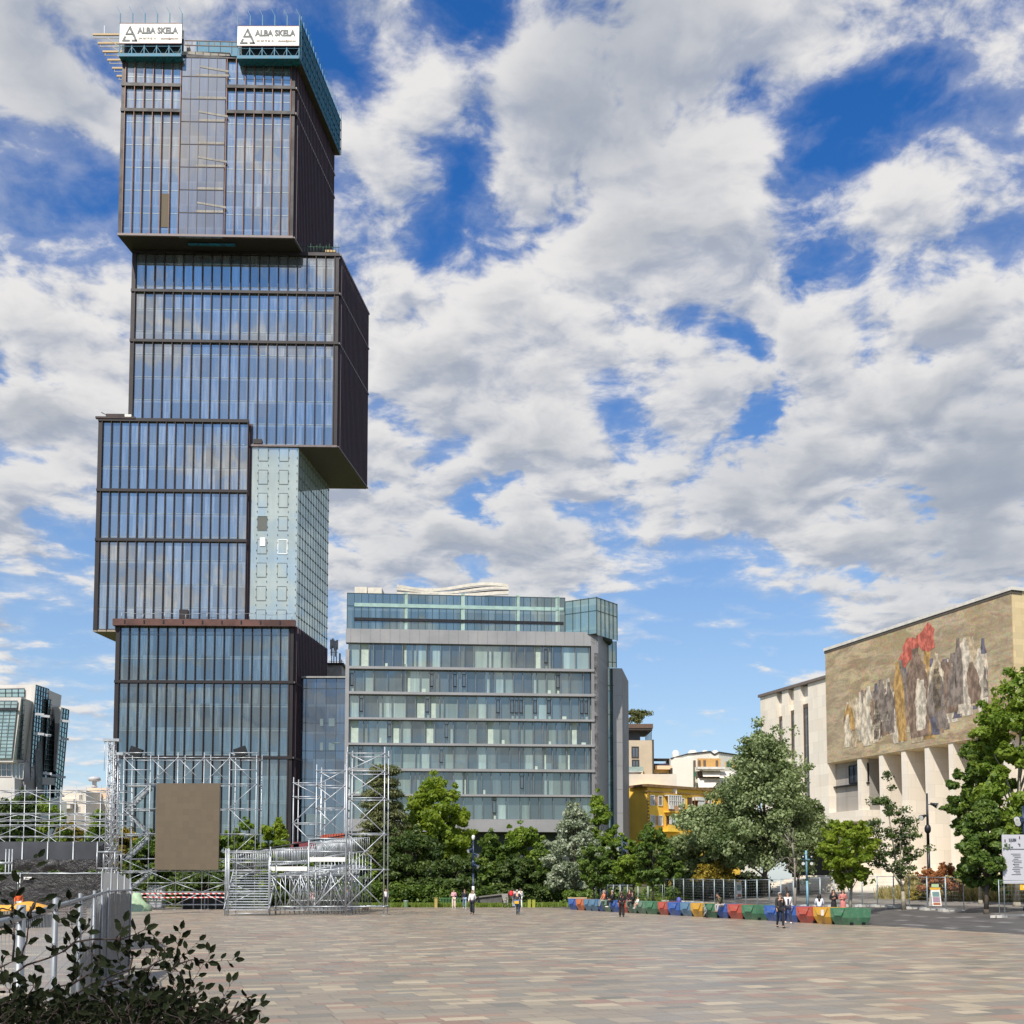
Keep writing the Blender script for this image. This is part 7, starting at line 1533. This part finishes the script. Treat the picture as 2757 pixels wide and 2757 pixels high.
# ------------------------------------------------------------------ people
def skinned(V_, E_, Rr, sub=1):
    me = bpy.data.meshes.new('s'); me.from_pydata([tuple(v) for v in V_], E_, []); ob = bpy.data.objects.new('s', me); col.objects.link(ob)
    md = ob.modifiers.new('skin', 'SKIN'); md.use_smooth_shade = True
    sv = me.skin_vertices[0].data
    for i, r in enumerate(Rr): sv[i].radius = (r, r) if not isinstance(r, tuple) else r
    sv[0].use_root = True
    if sub: s = ob.modifiers.new('sub', 'SUBSURF'); s.levels = sub; s.render_levels = sub
    dg = bpy.context.evaluated_depsgraph_get(); dg.update(); m2 = bpy.data.meshes.new_from_object(ob.evaluated_get(dg)); bpy.data.objects.remove(ob)
    vs = [tuple(v.co) for v in m2.vertices]; fs = [tuple(p.vertices) for p in m2.polygons]; bpy.data.meshes.remove(m2); return vs, fs
SK = {'fair': mat('skin', (.48, .27, .18), .55, 0, .05, 4)}
CM = {}
def cloth(c):
    k = tuple(c)
    if k not in CM: CM[k] = mat('fabric_%d' % len(CM), c, .85, 0, .15, 6)
    return CM[k]
HAIRM = {'black': mat('black_hair', (.012, .010, .010), .5), 'brown': mat('brown_hair', (.06, .03, .018), .5), 'grey': mat('grey_hair', (.30, .29, .28), .6)}
PUPIL = mat('eye_dark', (.02, .015, .012), .3)
def person(loc, rot, label, h=1.75, top=(.02, .02, .02), legs=(.02, .02, .03), shoes=(.02, .02, .02), hair='black', long_=False, pose='walk', stride=.28, build=1., dress=False, open_top=None, bag=None, root=None, cover=None, bare_arms=False, wide=False, lean=.0):
    s = h/1.75; X = Vector
    J = {'pelvis': X((0, 0, .96)), 'waist': X((0, -.0, 1.12)), 'chest': X((0, 0, 1.34)), 'neck': X((0, 0, 1.50)), 'jaw': X((0, -.015, 1.58)), 'skull': X((0, 0, 1.665)), 'crown': X((0, .01, 1.73))}
    for sd_, q in (('l', 1), ('r', -1)):
        st = stride*q*(1 if pose == 'walk' else .15)
        J['sh'+sd_] = X((.175*q, .0, 1.44)); J['el'+sd_] = X((.225*q, st*.35+.02, 1.17)); J['wr'+sd_] = X((.235*q, st*.75-.08, .93))
        J['hip'+sd_] = X((.095*q, 0, .93)); J['kn'+sd_] = X((.10*q, -st*.45-.03, .51)); J['an'+sd_] = X((.10*q, -st*.95+.04*(q*stride < 0), .085+(.05 if st < -.1 else 0))); J['to'+sd_] = X((.115*q, -st*.95-.15, .035+(.0 if st < -.1 else 0)))
    if pose == 'sit' or pose == 'bend' or pose == 'ride':
        dz = .44 if pose != 'ride' else .02; fw = .0
        for k in list(J):
            if k[:2] in ('pe', 'wa', 'ch', 'ne', 'ja', 'sk', 'cr', 'sh', 'el', 'wr', 'hi'): J[k] = J[k]-X((0, 0, dz))
        ln = {'sit': .10, 'bend': .55, 'ride': .30}[pose]+lean
        base = J['pelvis'].copy(); Rm = Matrix.Rotation(ln, 3, 'X')
        for k in list(J):
            if k[:2] in ('wa', 'ch', 'ne', 'ja', 'sk', 'cr', 'sh'): J[k] = base+Rm @ (J[k]-base)
        for sd_, q in (('l', 1), ('r', -1)):
            if pose == 'ride':
                J['el'+sd_] = J['sh'+sd_]+X((.06*q, -.14, -.24)); J['wr'+sd_] = X((.22*q, -.48, 1.06)); J['kn'+sd_] = J['hip'+sd_]+X((.05*q, -.30, -.30+.12*q)); J['an'+sd_] = X((.12*q, -.12, .30+.20*q)); J['to'+sd_] = J['an'+sd_]+X((.01*q, -.16, -.04))
            else:
                J['kn'+sd_] = J['hip'+sd_]+X((.07*q, -.42, .0)); J['an'+sd_] = X((.16*q, -.45-.06*q, .085)); J['to'+sd_] = J['an'+sd_]+X((.02*q, -.17, -.05)); J['el'+sd_] = J['sh'+sd_]+X((.07*q, -.10, -.25)); J['wr'+sd_] = J['kn'+sd_]+X((-.04*q, .12, .14 if pose == 'sit' else .10))
    if pose == 'fold':
        for sd_, q in (('l', 1), ('r', -1)): J['el'+sd_] = J['sh'+sd_]+X((.06*q, .02, -.27)); J['wr'+sd_] = J['chest']+X((.05*q, -.17, -.12+.03*q))
    t = root or thing('person', loc, label, 'person', 'people on the square', rot, local=True)
    if root: _root[root.name] = True; root.rotation_euler = (0, 0, rot)
    N = list(J); ix = {k: i for i, k in enumerate(N)}
    Ed = [('pelvis', 'waist'), ('waist', 'chest'), ('chest', 'neck'), ('neck', 'jaw'), ('jaw', 'skull'), ('skull', 'crown')]
    for q in 'lr': Ed += [('chest', 'sh'+q), ('sh'+q, 'el'+q), ('el'+q, 'wr'+q), ('pelvis', 'hip'+q), ('hip'+q, 'kn'+q), ('kn'+q, 'an'+q), ('an'+q, 'to'+q)]
    rad = {'pelvis': (.13, .11), 'waist': (.115, .09), 'chest': (.14, .10), 'neck': (.052, .052), 'jaw': (.062, .07), 'skull': (.078, .092), 'crown': (.05, .06), 'sh': .055, 'el': .04, 'wr': .028, 'hip': .082, 'kn': .055, 'an': .038, 'to': .03}
    def gr(k, f=1., e=0.):
        r = rad.get(k, None) or rad.get(k[:-1]); return tuple((x*build if k[:4] not in ('neck', 'jaw', 'skul', 'crow') else x)*f+e for x in r) if isinstance(r, tuple) else r*f*build+e
    V_ = [J[k]*s for k in N]; vs, fs = skinned(V_, [(ix[a], ix[c]) for a, c in Ed], [tuple(x*s for x in r) if isinstance(r, tuple) else r*s for r in (gr(k) for k in N)])
    b = MB(); b.add(vs, fs, 0, True)
    hd = J['skull']*s; up = (J['crown']-J['jaw']).normalized(); fwd = Vector((0, -1, 0)) if pose != 'bend' else Vector((0, -.75, -.6)).normalized()
    b.tube(hd+fwd*.085*s-up*.01, hd+fwd*.118*s-up*.035*s, .012*s, .018*s, 5)
    for q in (-1, 1): b.ball(hd+Vector((.078*q*s, .005, -.02)), (.012*s, .02*s, .03*s), 6, 5); b.ball(hd+fwd*.088*s+Vector((.03*q*s, 0, 0)), .011*s, 6, 4, 1)
    b.bar(hd+fwd*.088*s-up*.065*s-Vector((.022*s, 0, 0)), hd+fwd*.088*s-up*.065*s+Vector((.022*s, 0, 0)), .008*s, .008*s, 2)
    for q, sg in (('l', 1), ('r', -1)):       # palm, four unequal curled fingers and a thumb
        w, d = J['wr'+q]*s, (J['wr'+q]-J['el'+q]).normalized(); sd2 = Vector((0, -1, 0)) if abs(d.z) > .7 else Vector((1, 0, 0)); a2 = d.cross(sd2).normalized()*sg
        b.tube(w, w+d*.075*s, .026*s, .036*s, 8)
        for k, ln in enumerate((.062, .072, .068, .052)):
            o = w+d*.075*s+sd2*(.026-.017*k)*s; m1_ = o+d*ln*.55*s; b.path([o, m1_, m1_+(d*.7-a2*.5)*ln*.5*s], [.0095*s, .009*s, .007*s], 5)
        o = w+d*.025*s+sd2*.03*s; b.path([o, o+(d*.6+sd2*.6)*.035*s, o+(d*.9+sd2*.5)*.06*s], [.012*s, .011*s, .009*s], 5)
    b.build('body', [SK['fair'], PUPIL, mat('lips', (.32, .12, .10), .5) if 'lips' not in bpy.data.materials else bpy.data.materials['lips']], t)
    def garment(name, ks, ed, f, e, m, cut=None):
        ids = {k: i for i, k in enumerate(ks)}; P = [J[k].copy() if not (cut and k in cut) else cut[k] for k in ks]
        vs, fs = skinned([p*s for p in P], [(ids[a], ids[c]) for a, c in ed], [tuple(x*s for x in r) if isinstance(r, tuple) else r*s for r in (gr(k, f, e) for k in ks)]); g_ = MB(); g_.add(vs, fs, 0, True); return g_.build(name, m, t)
    cutn = J['neck'].lerp(J['chest'], .25)
    ks = ['pelvis', 'waist', 'chest', 'neck', 'shl', 'ell', 'wrl', 'shr', 'elr', 'wrr']; ed = [('pelvis', 'waist'), ('waist', 'chest'), ('chest', 'neck'), ('chest', 'shl'), ('shl', 'ell'), ('chest', 'shr'), ('shr', 'elr'), ('ell', 'wrl'), ('elr', 'wrr')]
    cut = {'neck': cutn, 'wrl': J['ell'].lerp(J['wrl'], .86), 'wrr': J['elr'].lerp(J['wrr'], .86)}
    if bare_arms: cut['wrl'] = J['ell'].lerp(J['shl'], .05)+Vector((0, 0, -.01)); cut['wrr'] = J['elr'].lerp(J['shr'], .05)+Vector((0, 0, -.01)); cut['ell'] = J['ell'].lerp(J['shl'], .4); cut['elr'] = J['elr'].lerp(J['shr'], .4)
    garment('jacket' if not dress else 'dress_top', ks, ed, 1.12, .012, cloth(top), cut)
    if open_top: b = MB(); c = J['chest']*s; n_ = Vector((0, -1, 0)); b.hexa([c+Vector((-.05*s, -.118*s, -.28*s)), c+Vector((.05*s, -.118*s, -.28*s)), c+Vector((.05*s, -.06*s, -.28*s)), c+Vector((-.05*s, -.06*s, -.28*s))], [c+Vector((-.045*s, -.122*s, .06*s)), c+Vector((.045*s, -.122*s, .06*s)), c+Vector((.045*s, -.06*s, .06*s)), c+Vector((-.045*s, -.06*s, .06*s))]); b.build('shirt', cloth(open_top), t)
    if dress:
        g_ = MB(); z1 = J['waist'].z*s; g_.lathe(Vector((0, 0, 0)), [(.24*s*build, .32*s), (.20*s*build, .6*s), (.17*s*build, .9*s), (.13*s*build, z1)], 14); g_.build('skirt', cloth(legs if cover else top), t)
    else:
        ks = ['pelvis', 'hipl', 'knl', 'anl', 'hipr', 'knr', 'anr']; ed = [('pelvis', 'hipl'), ('hipl', 'knl'), ('knl', 'anl'), ('pelvis', 'hipr'), ('hipr', 'knr'), ('knr', 'anr')]
        if wide: sv_ = (rad['kn'], rad['an']); rad['kn'], rad['an'] = .08, .085
        garment('trousers', ks, ed, 1.12, .008, cloth(legs))
    for q in 'lr':
        b = MB(); a, c = J['an'+q]*s, J['to'+q]*s; b.ball(a.lerp(c, .55)-Vector((0, 0, .005)), (.045*s, .125*s, .042*s), 10, 6); b.ball(a-Vector((0, 0, .03*s)), (.042*s, .05*s, .05*s), 8, 5); b.build('shoe', cloth(shoes), t)
    b = MB(); hc = hd+up*.022*s-fwd*.018*s
    n, m_ = 12, 8; vs = []
    for j in range(m_+1):
        for i in range(n):
            a, bb = 2*math.pi*i/n, math.pi*j/m_*.62; front = max(0, -math.sin(a)); bb2 = bb*(1-.42*front); vs.append(hc+Vector((.094*s*math.sin(bb2)*math.cos(a), .112*s*math.sin(bb2)*math.sin(a), .098*s*math.cos(bb2))))
    b.add(vs, [(j*n+i, j*n+(i+1) % n, (j+1)*n+(i+1) % n, (j+1)*n+i) for j in range(m_) for i in range(n)], 0, True)
    if long_: b.path([hd+Vector((0, .06*s, .02)), hd+Vector((0, .085*s, -.12*s)), hd+Vector((0, .09*s, -.34*s))], [.09*s, .095*s, .05*s], 9); [b.path([hd+Vector((.065*q*s, .03*s, 0)), hd+Vector((.085*q*s, .02*s, -.14*s)), hd+Vector((.09*q*s, -.0, -.28*s))], [.045*s, .045*s, .02*s], 7) for q in (-1, 1)]
    b.build('hair', HAIRM[hair], t)
    if cover: b = MB(); b.ball(hd+Vector((0, .01, .01)), (.105*s, .12*s, .13*s), 12, 8); b.path([hd-Vector((0, -.02, .03)), J['neck']*s, J['chest']*s], [.10*s, .13*s, .2*s], 12); 
    if bag:
        g2 = thing('handbag', Vector(loc), bag[1], 'bag', None, rot, local=True); b = MB(); c = J['pelvis']*s+Vector((.24*s*bag[2], .02, .06)); b.box(c, (.10, .28, .22)); b.build('pouch', cloth(bag[0]), g2); b = MB(); b.bar(c+Vector((0, 0, .1)), J['shl' if bag[2] > 0 else 'shr']*s+Vector((.02*bag[2], 0, .07)), .02, .03); b.build('strap', cloth(bag[0]), g2)
    return t
def P_at(px, py): return ground(px, py)
def on(px, Y, z=0.): return Vector((xat(px, 2430, Y), Y, z))
blk, wht, navy = (.012, .012, .013), (.72, .70, .70), (.02, .025, .05)
person(P_at(2101, 2499), .1, 'old man with sunglasses in dark grey jacket walking on the near side of the planters', 1.76, (.028, .027, .026), (.012, .013, .018), blk, 'grey', stride=.16, open_top=blk, build=1.08)
b = MB(); pm = bpy.data.objects['person.001']; b.box((0, -.092, 1.70), (.14, .03, .035)); b.build('sunglasses', M['black'], pm)
person(P_at(2122, 2487), -.05, 'young woman in white jacket and white sneakers beside the old man', 1.72, wht, (.02, .025, .05), wht, 'black', stride=.22, open_top=(.03, .02, .05), long_=False)
person(P_at(1674, 2469), math.pi, 'woman in black seen from behind walking away left of the planters', 1.68, blk, blk, blk, 'brown', long_=True, stride=.10, wide=True)
person(P_at(1271.5, 2462), -.15, 'woman in white shirt and black trousers walking alone towards the camera', 1.72, wht, (.015, .017, .025), blk, 'brown', stride=.12, bag=((.03, .03, .04), 'dark shoulder bag of the walker in the white shirt', 1), wide=True)
person(P_at(1251, 2447), .1, 'blond woman in black top and light blue jeans left of the white-shirted walker', 1.66, (.02, .02, .03), (.22, .32, .45), wht, 'brown', stride=.2, long_=True)
person(P_at(1222, 2446), .2, 'woman in pink top and wide cream trousers carrying a dark jacket', 1.64, (.70, .38, .45), (.62, .52, .42), wht, 'black', stride=.26, wide=True, pose='fold', bag=((.03, .02, .04), 'dark jacket carried over the arm of the woman in pink', 1))
person(on(1039, 98), .3, 'man in white shirt and dark trousers beside the tallest scaffold tower', 1.72, wht, (.03, .03, .045), blk, 'black', stride=.2)
person(on(934, 96), 1.2, 'person in light blue shirt and jeans half hidden by the scaffold tower', 1.72, (.30, .42, .55), (.10, .16, .28), blk, 'brown', stride=.22)
person(on(843, 95), .4, 'person in pink and white seen through the grandstand tubes', 1.66, (.65, .42, .40), (.55, .5, .5), wht, 'brown', stride=.15)
kk = gz(17, 73)
for px, Y, top, legs, l, kw in ((2245, 66.5, blk, blk, 'woman in a long black dress behind the planters, left of the one in pink', dict(dress=True, long_=True, pose='fold')), (2270, 66.0, (.50, .17, .15), (.5, .17, .15), 'woman in a long coral pink dress behind the near right planters', dict(dress=True, pose='fold', long_=True))):
    x = xat(px, 2440, Y); person(Vector((x, Y, gz(x, Y))), -.1, l, 1.66, top, legs, blk, 'black', **kw)
def behind(px, Y): x = xat(px, 2440, Y); return Vector((x, Y, gz(x, Y)))
person(rA+rd*rhit(2163)+ry*1.0-Vector((0, 0, .0))+Zv*.36, math.pi-.3, 'person in white shirt with dark hair sitting with back turned on the red block', 1.66, (.68, .78, .88), navy, blk, 'black', pose='sit', long_=True)
person(behind(1695, 86), .2, 'person in dark red and black standing behind the faded green planters', 1.72, (.05, .012, .014), blk, blk, 'brown', pose='stand', long_=True)
person(behind(1628, 96), 2.8, 'person in navy standing with back turned behind the far planters', 1.7, navy, navy, blk, 'black', pose='stand')
sitrot = math.atan2(rd.y, rd.x)
def sitter(px, label, zoff=.36, off=-.02, **kw): return person(rA+rd*rhit(px)+ry*(.06+off)+Zv*(.0), sitrot, label, **kw)
def sit_on(px, label, **kw):
    loc = rA+rd*rhit(px)-ry*.02; return person(loc+Zv*.36, sitrot, label, **kw)
sit_on(1627, 'grey-haired man in orange top sitting on the faded green planter', h=1.68, top=(.55, .16, .07), legs=(.22, .26, .22), shoes=blk, hair='grey', pose='sit', bare_arms=True)
sit_on(1650, 'grey-haired person in black with white shoes sitting on a blue planter', h=1.72, top=blk, legs=blk, shoes=wht, hair='grey', pose='sit')
sit_on(1705, 'dark-haired person in black sitting on a faded green planter beside a child', h=1.6, top=blk, legs=blk, shoes=blk, hair='black', pose='sit', long_=True)
sit_on(1718, 'small child in a white top sitting beside the dark-haired person', h=1.15, top=(.7, .68, .66), legs=(.5, .3, .25), shoes=wht, hair='brown', pose='sit')
sit_on(1944, 'man in olive jacket and pale trousers bending forward on a blue planter', h=1.75, top=(.05, .055, .025), legs=(.40, .38, .36), shoes=(.12, .06, .04), hair='black', pose='bend')
p_, t_ = PERSON_ORANGE; person(p_, .5, '', 1.75, (.65, .12, .03), (.6, .58, .55), blk, 'black', pose='stand', root=t_)
person(on(1383, 100), math.pi-.2, 'person with a bright red backpack walking left of the cyclist', 1.68, (.65, .62, .62), (.6, .6, .6), blk, 'black', stride=.2)
p = on(1380, 100.15); t = thing('backpack', p, 'bright red backpack on the walker left of the cyclist', 'backpack'); b = MB(); b.ball(p+Vector((-.12, -.32, 1.26)), (.20, .13, .26), 12, 8); b.build('bag_body', mat('bright_red', (.60, .015, .03), .6), t); b = MB(); b.ball(p+Vector((-.12, -.44, 1.16)), (.13, .05, .12), 8, 6); b.build('pocket', bpy.data.materials['bright_red'], t)
person(on(1401, 98), math.pi+.15, 'person in white jacket walking just right of the cyclist', 1.72, (.70, .76, .74), (.55, .6, .58), wht, 'brown', stride=.24)
# bicycles
def bicycle(loc, rot, label, c=(.02, .02, .022)):
    t = thing('bicycle', loc, label, 'bicycle', 'bicycles', rot, local=True); m = cloth(c)
    for y, nm in ((-.52, 'wheel'), (.52, 'wheel')):
        b = MB(); n = 22; q = [Vector((0, y+.33*math.cos(6.283*i/n), .34+.33*math.sin(6.283*i/n))) for i in range(n)]
        for i in range(n): b.tube(q[i], q[(i+1) % n], .018, n=5)
        for i in range(0, n, 2): b.tube(q[i], (0, y, .34), .003, n=3)
        b.ball((0, y, .34), .035, 8, 5); b.build(nm, M['black'], t)
    b = MB(); bb, seat, head, rear, frt = Vector((0, .08, .30)), Vector((0, .22, .80)), Vector((0, -.36, .86)), Vector((0, .52, .34)), Vector((0, -.52, .34))
    for a, d_ in ((bb, seat), (bb, head-Zv*.12), (seat-Vector((0, .03, .08)), head), (bb, rear), (seat-Vector((0, .02, .06)), rear), (frt, head+Vector((0, .02, .08)))): b.tube(a, d_, .018, n=6)
    b.build('frame', m, t); b = MB(); b.box(seat+Zv*.08, (.14, .26, .05)); b.tube(seat-Zv*.05, seat+Zv*.08, .014); b.build('saddle', M['black'], t)
    b = MB(); h = head+Vector((0, .04, .2)); b.tube(h+Vector((-.28, .06, 0)), h+Vector((.28, .06, 0)), .014); b.tube(head, h, .014); b.build('handlebar', M['black'], t)
    b = MB(); b.tube((-.05, .08, .30), (.05, .08, .30), .07, n=12); b.box((.10, .10, .16), (.09, .07, .02)); b.box((-.10, .06, .44), (.09, .07, .02)); b.bar((.06, .08, .3), (.08, .1, .16), .02); b.bar((-.06, .08, .3), (-.08, .06, .44), .02); b.build('crank', M['galv2'], t); return t
pc = P_at(1392, 2462); person(pc, math.pi-.05, 'cyclist in dark grey jacket and blue jeans riding away from the camera', 1.78, (.035, .03, .035), (.06, .12, .26), (.3, .3, .3), 'grey', pose='ride', build=1.1)
bicycle(pc, math.pi-.05, 'bicycle ridden by the man in blue jeans'); t = thing('pannier_bag', pc, 'yellow bag on the rack of the ridden bicycle', 'bag', None, math.pi-.05, local=True); b = MB(); b.box((0, .42, .86), (.30, .16, .20)); b.build('bag_body', myel, t); b = MB(); b.bar((0, .45, .76), (0, .50, .40), .03); b.build('rack', M['black'], t)
bicycle(on(1367, 99.5), math.pi-.5, 'dark bicycle pushed by the walker with the red backpack')
bicycle(rA+rd*(rhit(1910))-ry*.38, sitrot-math.pi/2-.35, 'bicycle leaning on the green planter left of the seated man', (.35, .36, .36))
t = thing('stroller', fl(1828, 84, gz(11, 84)), 'small blue and white covered stroller behind the bright blue planter', 'stroller'); p = fl(1828, 84, gz(11, 84)); b = MB(); b.ball(p+Zv*.85, (.2, .3, .3), 10, 7); b.ball(p+Zv*.45, (.2, .35, .16), 10, 7); b.build('hood', mat('stroller_blue', (.08, .09, .35), .7), t); b = MB(); [b.tube(p+Vector((x, y, .12)), p+Vector((x*.6, -y*.3, .6)), .015) for x in (-.2, .2) for y in (-.3, .3)]; [b.tube(p+Vector((x-.02, y, .11)), p+Vector((x+.02, y, .11)), .11, n=12) for x in (-.2, .2) for y in (-.3, .3)]; b.build('wheel_frame', M['white'], t)
# ------------------------------------------------------------------ dark bush in the foreground
bush = thing('foreground_bush', (-1.9, 4.2, 0), 'dark plum-leaved bush in the lower left corner, close to the camera', 'bush')
rg = np.random.default_rng(12); bm = MB(); LP, LT = [], []
def leaf(p, d, n_, L, W):
    d = d.normalized(); w = d.cross(n_).normalized(); n_ = w.cross(d); q0, q1, q2, q3 = p, p+d*L*.30+w*W*.46-n_*.0, p+d*L*.72+w*W*.36, p+d*L+n_*(-.12*L)
    r1, r2 = p+d*L*.30-w*W*.46, p+d*L*.72-w*W*.36; f_ = n_*W*.18; c1, c2 = p+d*L*.3-f_, p+d*L*.72-f_*.8
    t = float(np.clip(rg.normal(.4, .22), 0, 1))
    for quad in ((q0, q1, c1, c1), (q0, c1, r1, r1), (c1, q1, q2, c2), (r1, c1, c2, r2), (c2, q2, q3, q3), (r2, c2, q3, q3)):
        LP.append([tuple(k) for k in quad]); LT.append(t)
def sprig(pts, r, step=.045, L=.052, side=.5, start=.1, sub=0):
    pts = [Vector(p) for p in pts]; n = len(pts); bm.path(pts, [r*(1-.8*i/(n-1)) for i in range(n)], 5)
    tot = sum((pts[i+1]-pts[i]).length for i in range(n-1)); s = tot*start; k = 0
    while s < tot:
        q = s; i = 0
        while i < n-1 and q > (pts[i+1]-pts[i]).length: q -= (pts[i+1]-pts[i]).length; i += 1
        if i >= n-1: break
        e_ = (pts[i+1]-pts[i]).normalized(); p = pts[i]+e_*q; sd2 = e_.cross(Vector((rg.normal(0, .5), -1, rg.normal(0, .4)))).normalized()*(1 if k % 2 else -1)
        d = (e_*rg.uniform(.3, .9)+sd2*rg.uniform(.5, 1.)+Vector((0, rg.normal(0, .45), rg.normal(0, .2)))).normalized(); l = L*rg.uniform(.7, 1.2); st = p+d*.012
        bm.tube(p, st, .0016, n=3); leaf(st, d, Vector((rg.normal(0, .5), -1, rg.normal(.3, .5))), l, l*.55); s += step*rg.uniform(.6, 1.3); k += 1
        if sub and rg.random() < .13: sprig([p, p+(e_*.5+sd2*.7)*.06+Zv*.01, p+(e_*.8+sd2*.9)*.13+Zv*rg.uniform(.0, .05)], r*.4, .03, L*.9, start=.3)
    e_ = (pts[-1]-pts[-2]).normalized(); leaf(pts[-1], e_, Vector((.2, -1, .3)), L, L*.55)
def bp(x, y, Y): return at(x/2.76, 2250+y/2.76, Y)
Yb_ = 4.2
main = [([(-60, 1130), (60, 1060), (200, 960), (360, 910), (470, 860), (560, 780), (640, 690), (655, 650)], 4.0), ([(470, 860), (560, 790), (680, 770), (900, 770), (1010, 730), (1090, 690)], 4.1), ([(880, 770), (905, 700), (925, 640)], 4.1), ([(560, 1180), (680, 1100), (790, 1060), (880, 1020), (980, 990), (1100, 990), (1250, 1000), (1340, 1010)], 4.3),
        ([(960, 1000), (985, 900), (960, 830), (990, 780), (1060, 770)], 4.2), ([(640, 1170), (760, 1120), (880, 1100), (1000, 1040)], 4.4), ([(1250, 1000), (1340, 950), (1430, 920), (1520, 960)], 4.3), ([(1340, 1010), (1370, 1120), (1350, 1240), (1400, 1300)], 4.2), ([(1080, 1000), (1160, 940), (1250, 900)], 4.1),
        ([(1350, 1200), (1450, 1180), (1520, 1140)], 4.2), ([(1400, 1290), (1500, 1270), (1590, 1240)], 4.2), ([(1600, 1420), (1720, 1370), (1830, 1300), (1930, 1260)], 4.1), ([(1830, 1300), (1845, 1230), (1840, 1200)], 4.1), ([(1560, 1400), (1700, 1340), (1790, 1330)], 4.2),
        ([(360, 1170), (440, 1120), (540, 1100), (560, 1000)], 4.2), ([(540, 1100), (640, 1040), (720, 990), (780, 960)], 4.1), ([(180, 1250), (220, 1170), (260, 1110)], 4.0), ([(-40, 1000), (40, 960), (100, 930)], 3.9), ([(80, 600), (100, 560), (95, 460)], 3.9), ([(220, 600), (235, 540), (270, 490), (330, 470)], 3.9), ([(-60, 560), (20, 540), (90, 560)], 3.9), ([(95, 930), (110, 760), (95, 600)], 4.0), ([(130, 950), (200, 780), (215, 620)], 4.0),
        ([(430, 880), (400, 820), (385, 800)], 4.1), ([(800, 1090), (900, 1060), (960, 1120), (1040, 1110)], 4.3), ([(1000, 1130), (1110, 1110), (1200, 1140)], 4.3), ([(700, 790), (680, 860), (740, 980)], 4.2)]
for pts_, Y in main: sprig([bp(x, y, Y+rg.normal(0, .08)) for x, y in pts_], .005, .049, .046, sub=1)
for i in range(205):
    x = rg.uniform(-80, 1750); lim = np.interp(x, [-80, 0, 200, 400, 600, 900, 1200, 1400, 1560, 1700, 1760], [1150, 1220, 1260, 1280, 1240, 1230, 1230, 1270, 1330, 1420, 1480]); y = lim+rg.random()**.7*(1500-lim)*1.15+15
    p = bp(x, y, rg.uniform(3.9, 4.9)); d = Vector((rg.normal(.25, .7), rg.normal(0, .5), rg.uniform(.1, .9))).normalized(); sprig([p, p+d*.05+Vector((rg.normal(0, .02), 0, .01)), p+d*.12], .003, .028, .042, start=.05)
for i in range(40):
    x = rg.uniform(-60, 1600); a = bp(x, 1560, 4.5); c = bp(x+rg.uniform(-60, 260), 1230, 4.4); bm.path([Vector((a.x, a.y, .0)), a, a.lerp(c, .6), c], [.014, .010, .006, .003], 5)
LP_ = np.array(LP)
me = bpy.data.meshes.new('leaves'); 
P = LP_; quads_mesh('leaves', P, np.array(LT), LM['shaded'], bush, Vector((-1.9, 4.2, 0)))
bm.build('branches', mat('dark_twig', (.035, .022, .018), .8), bush)
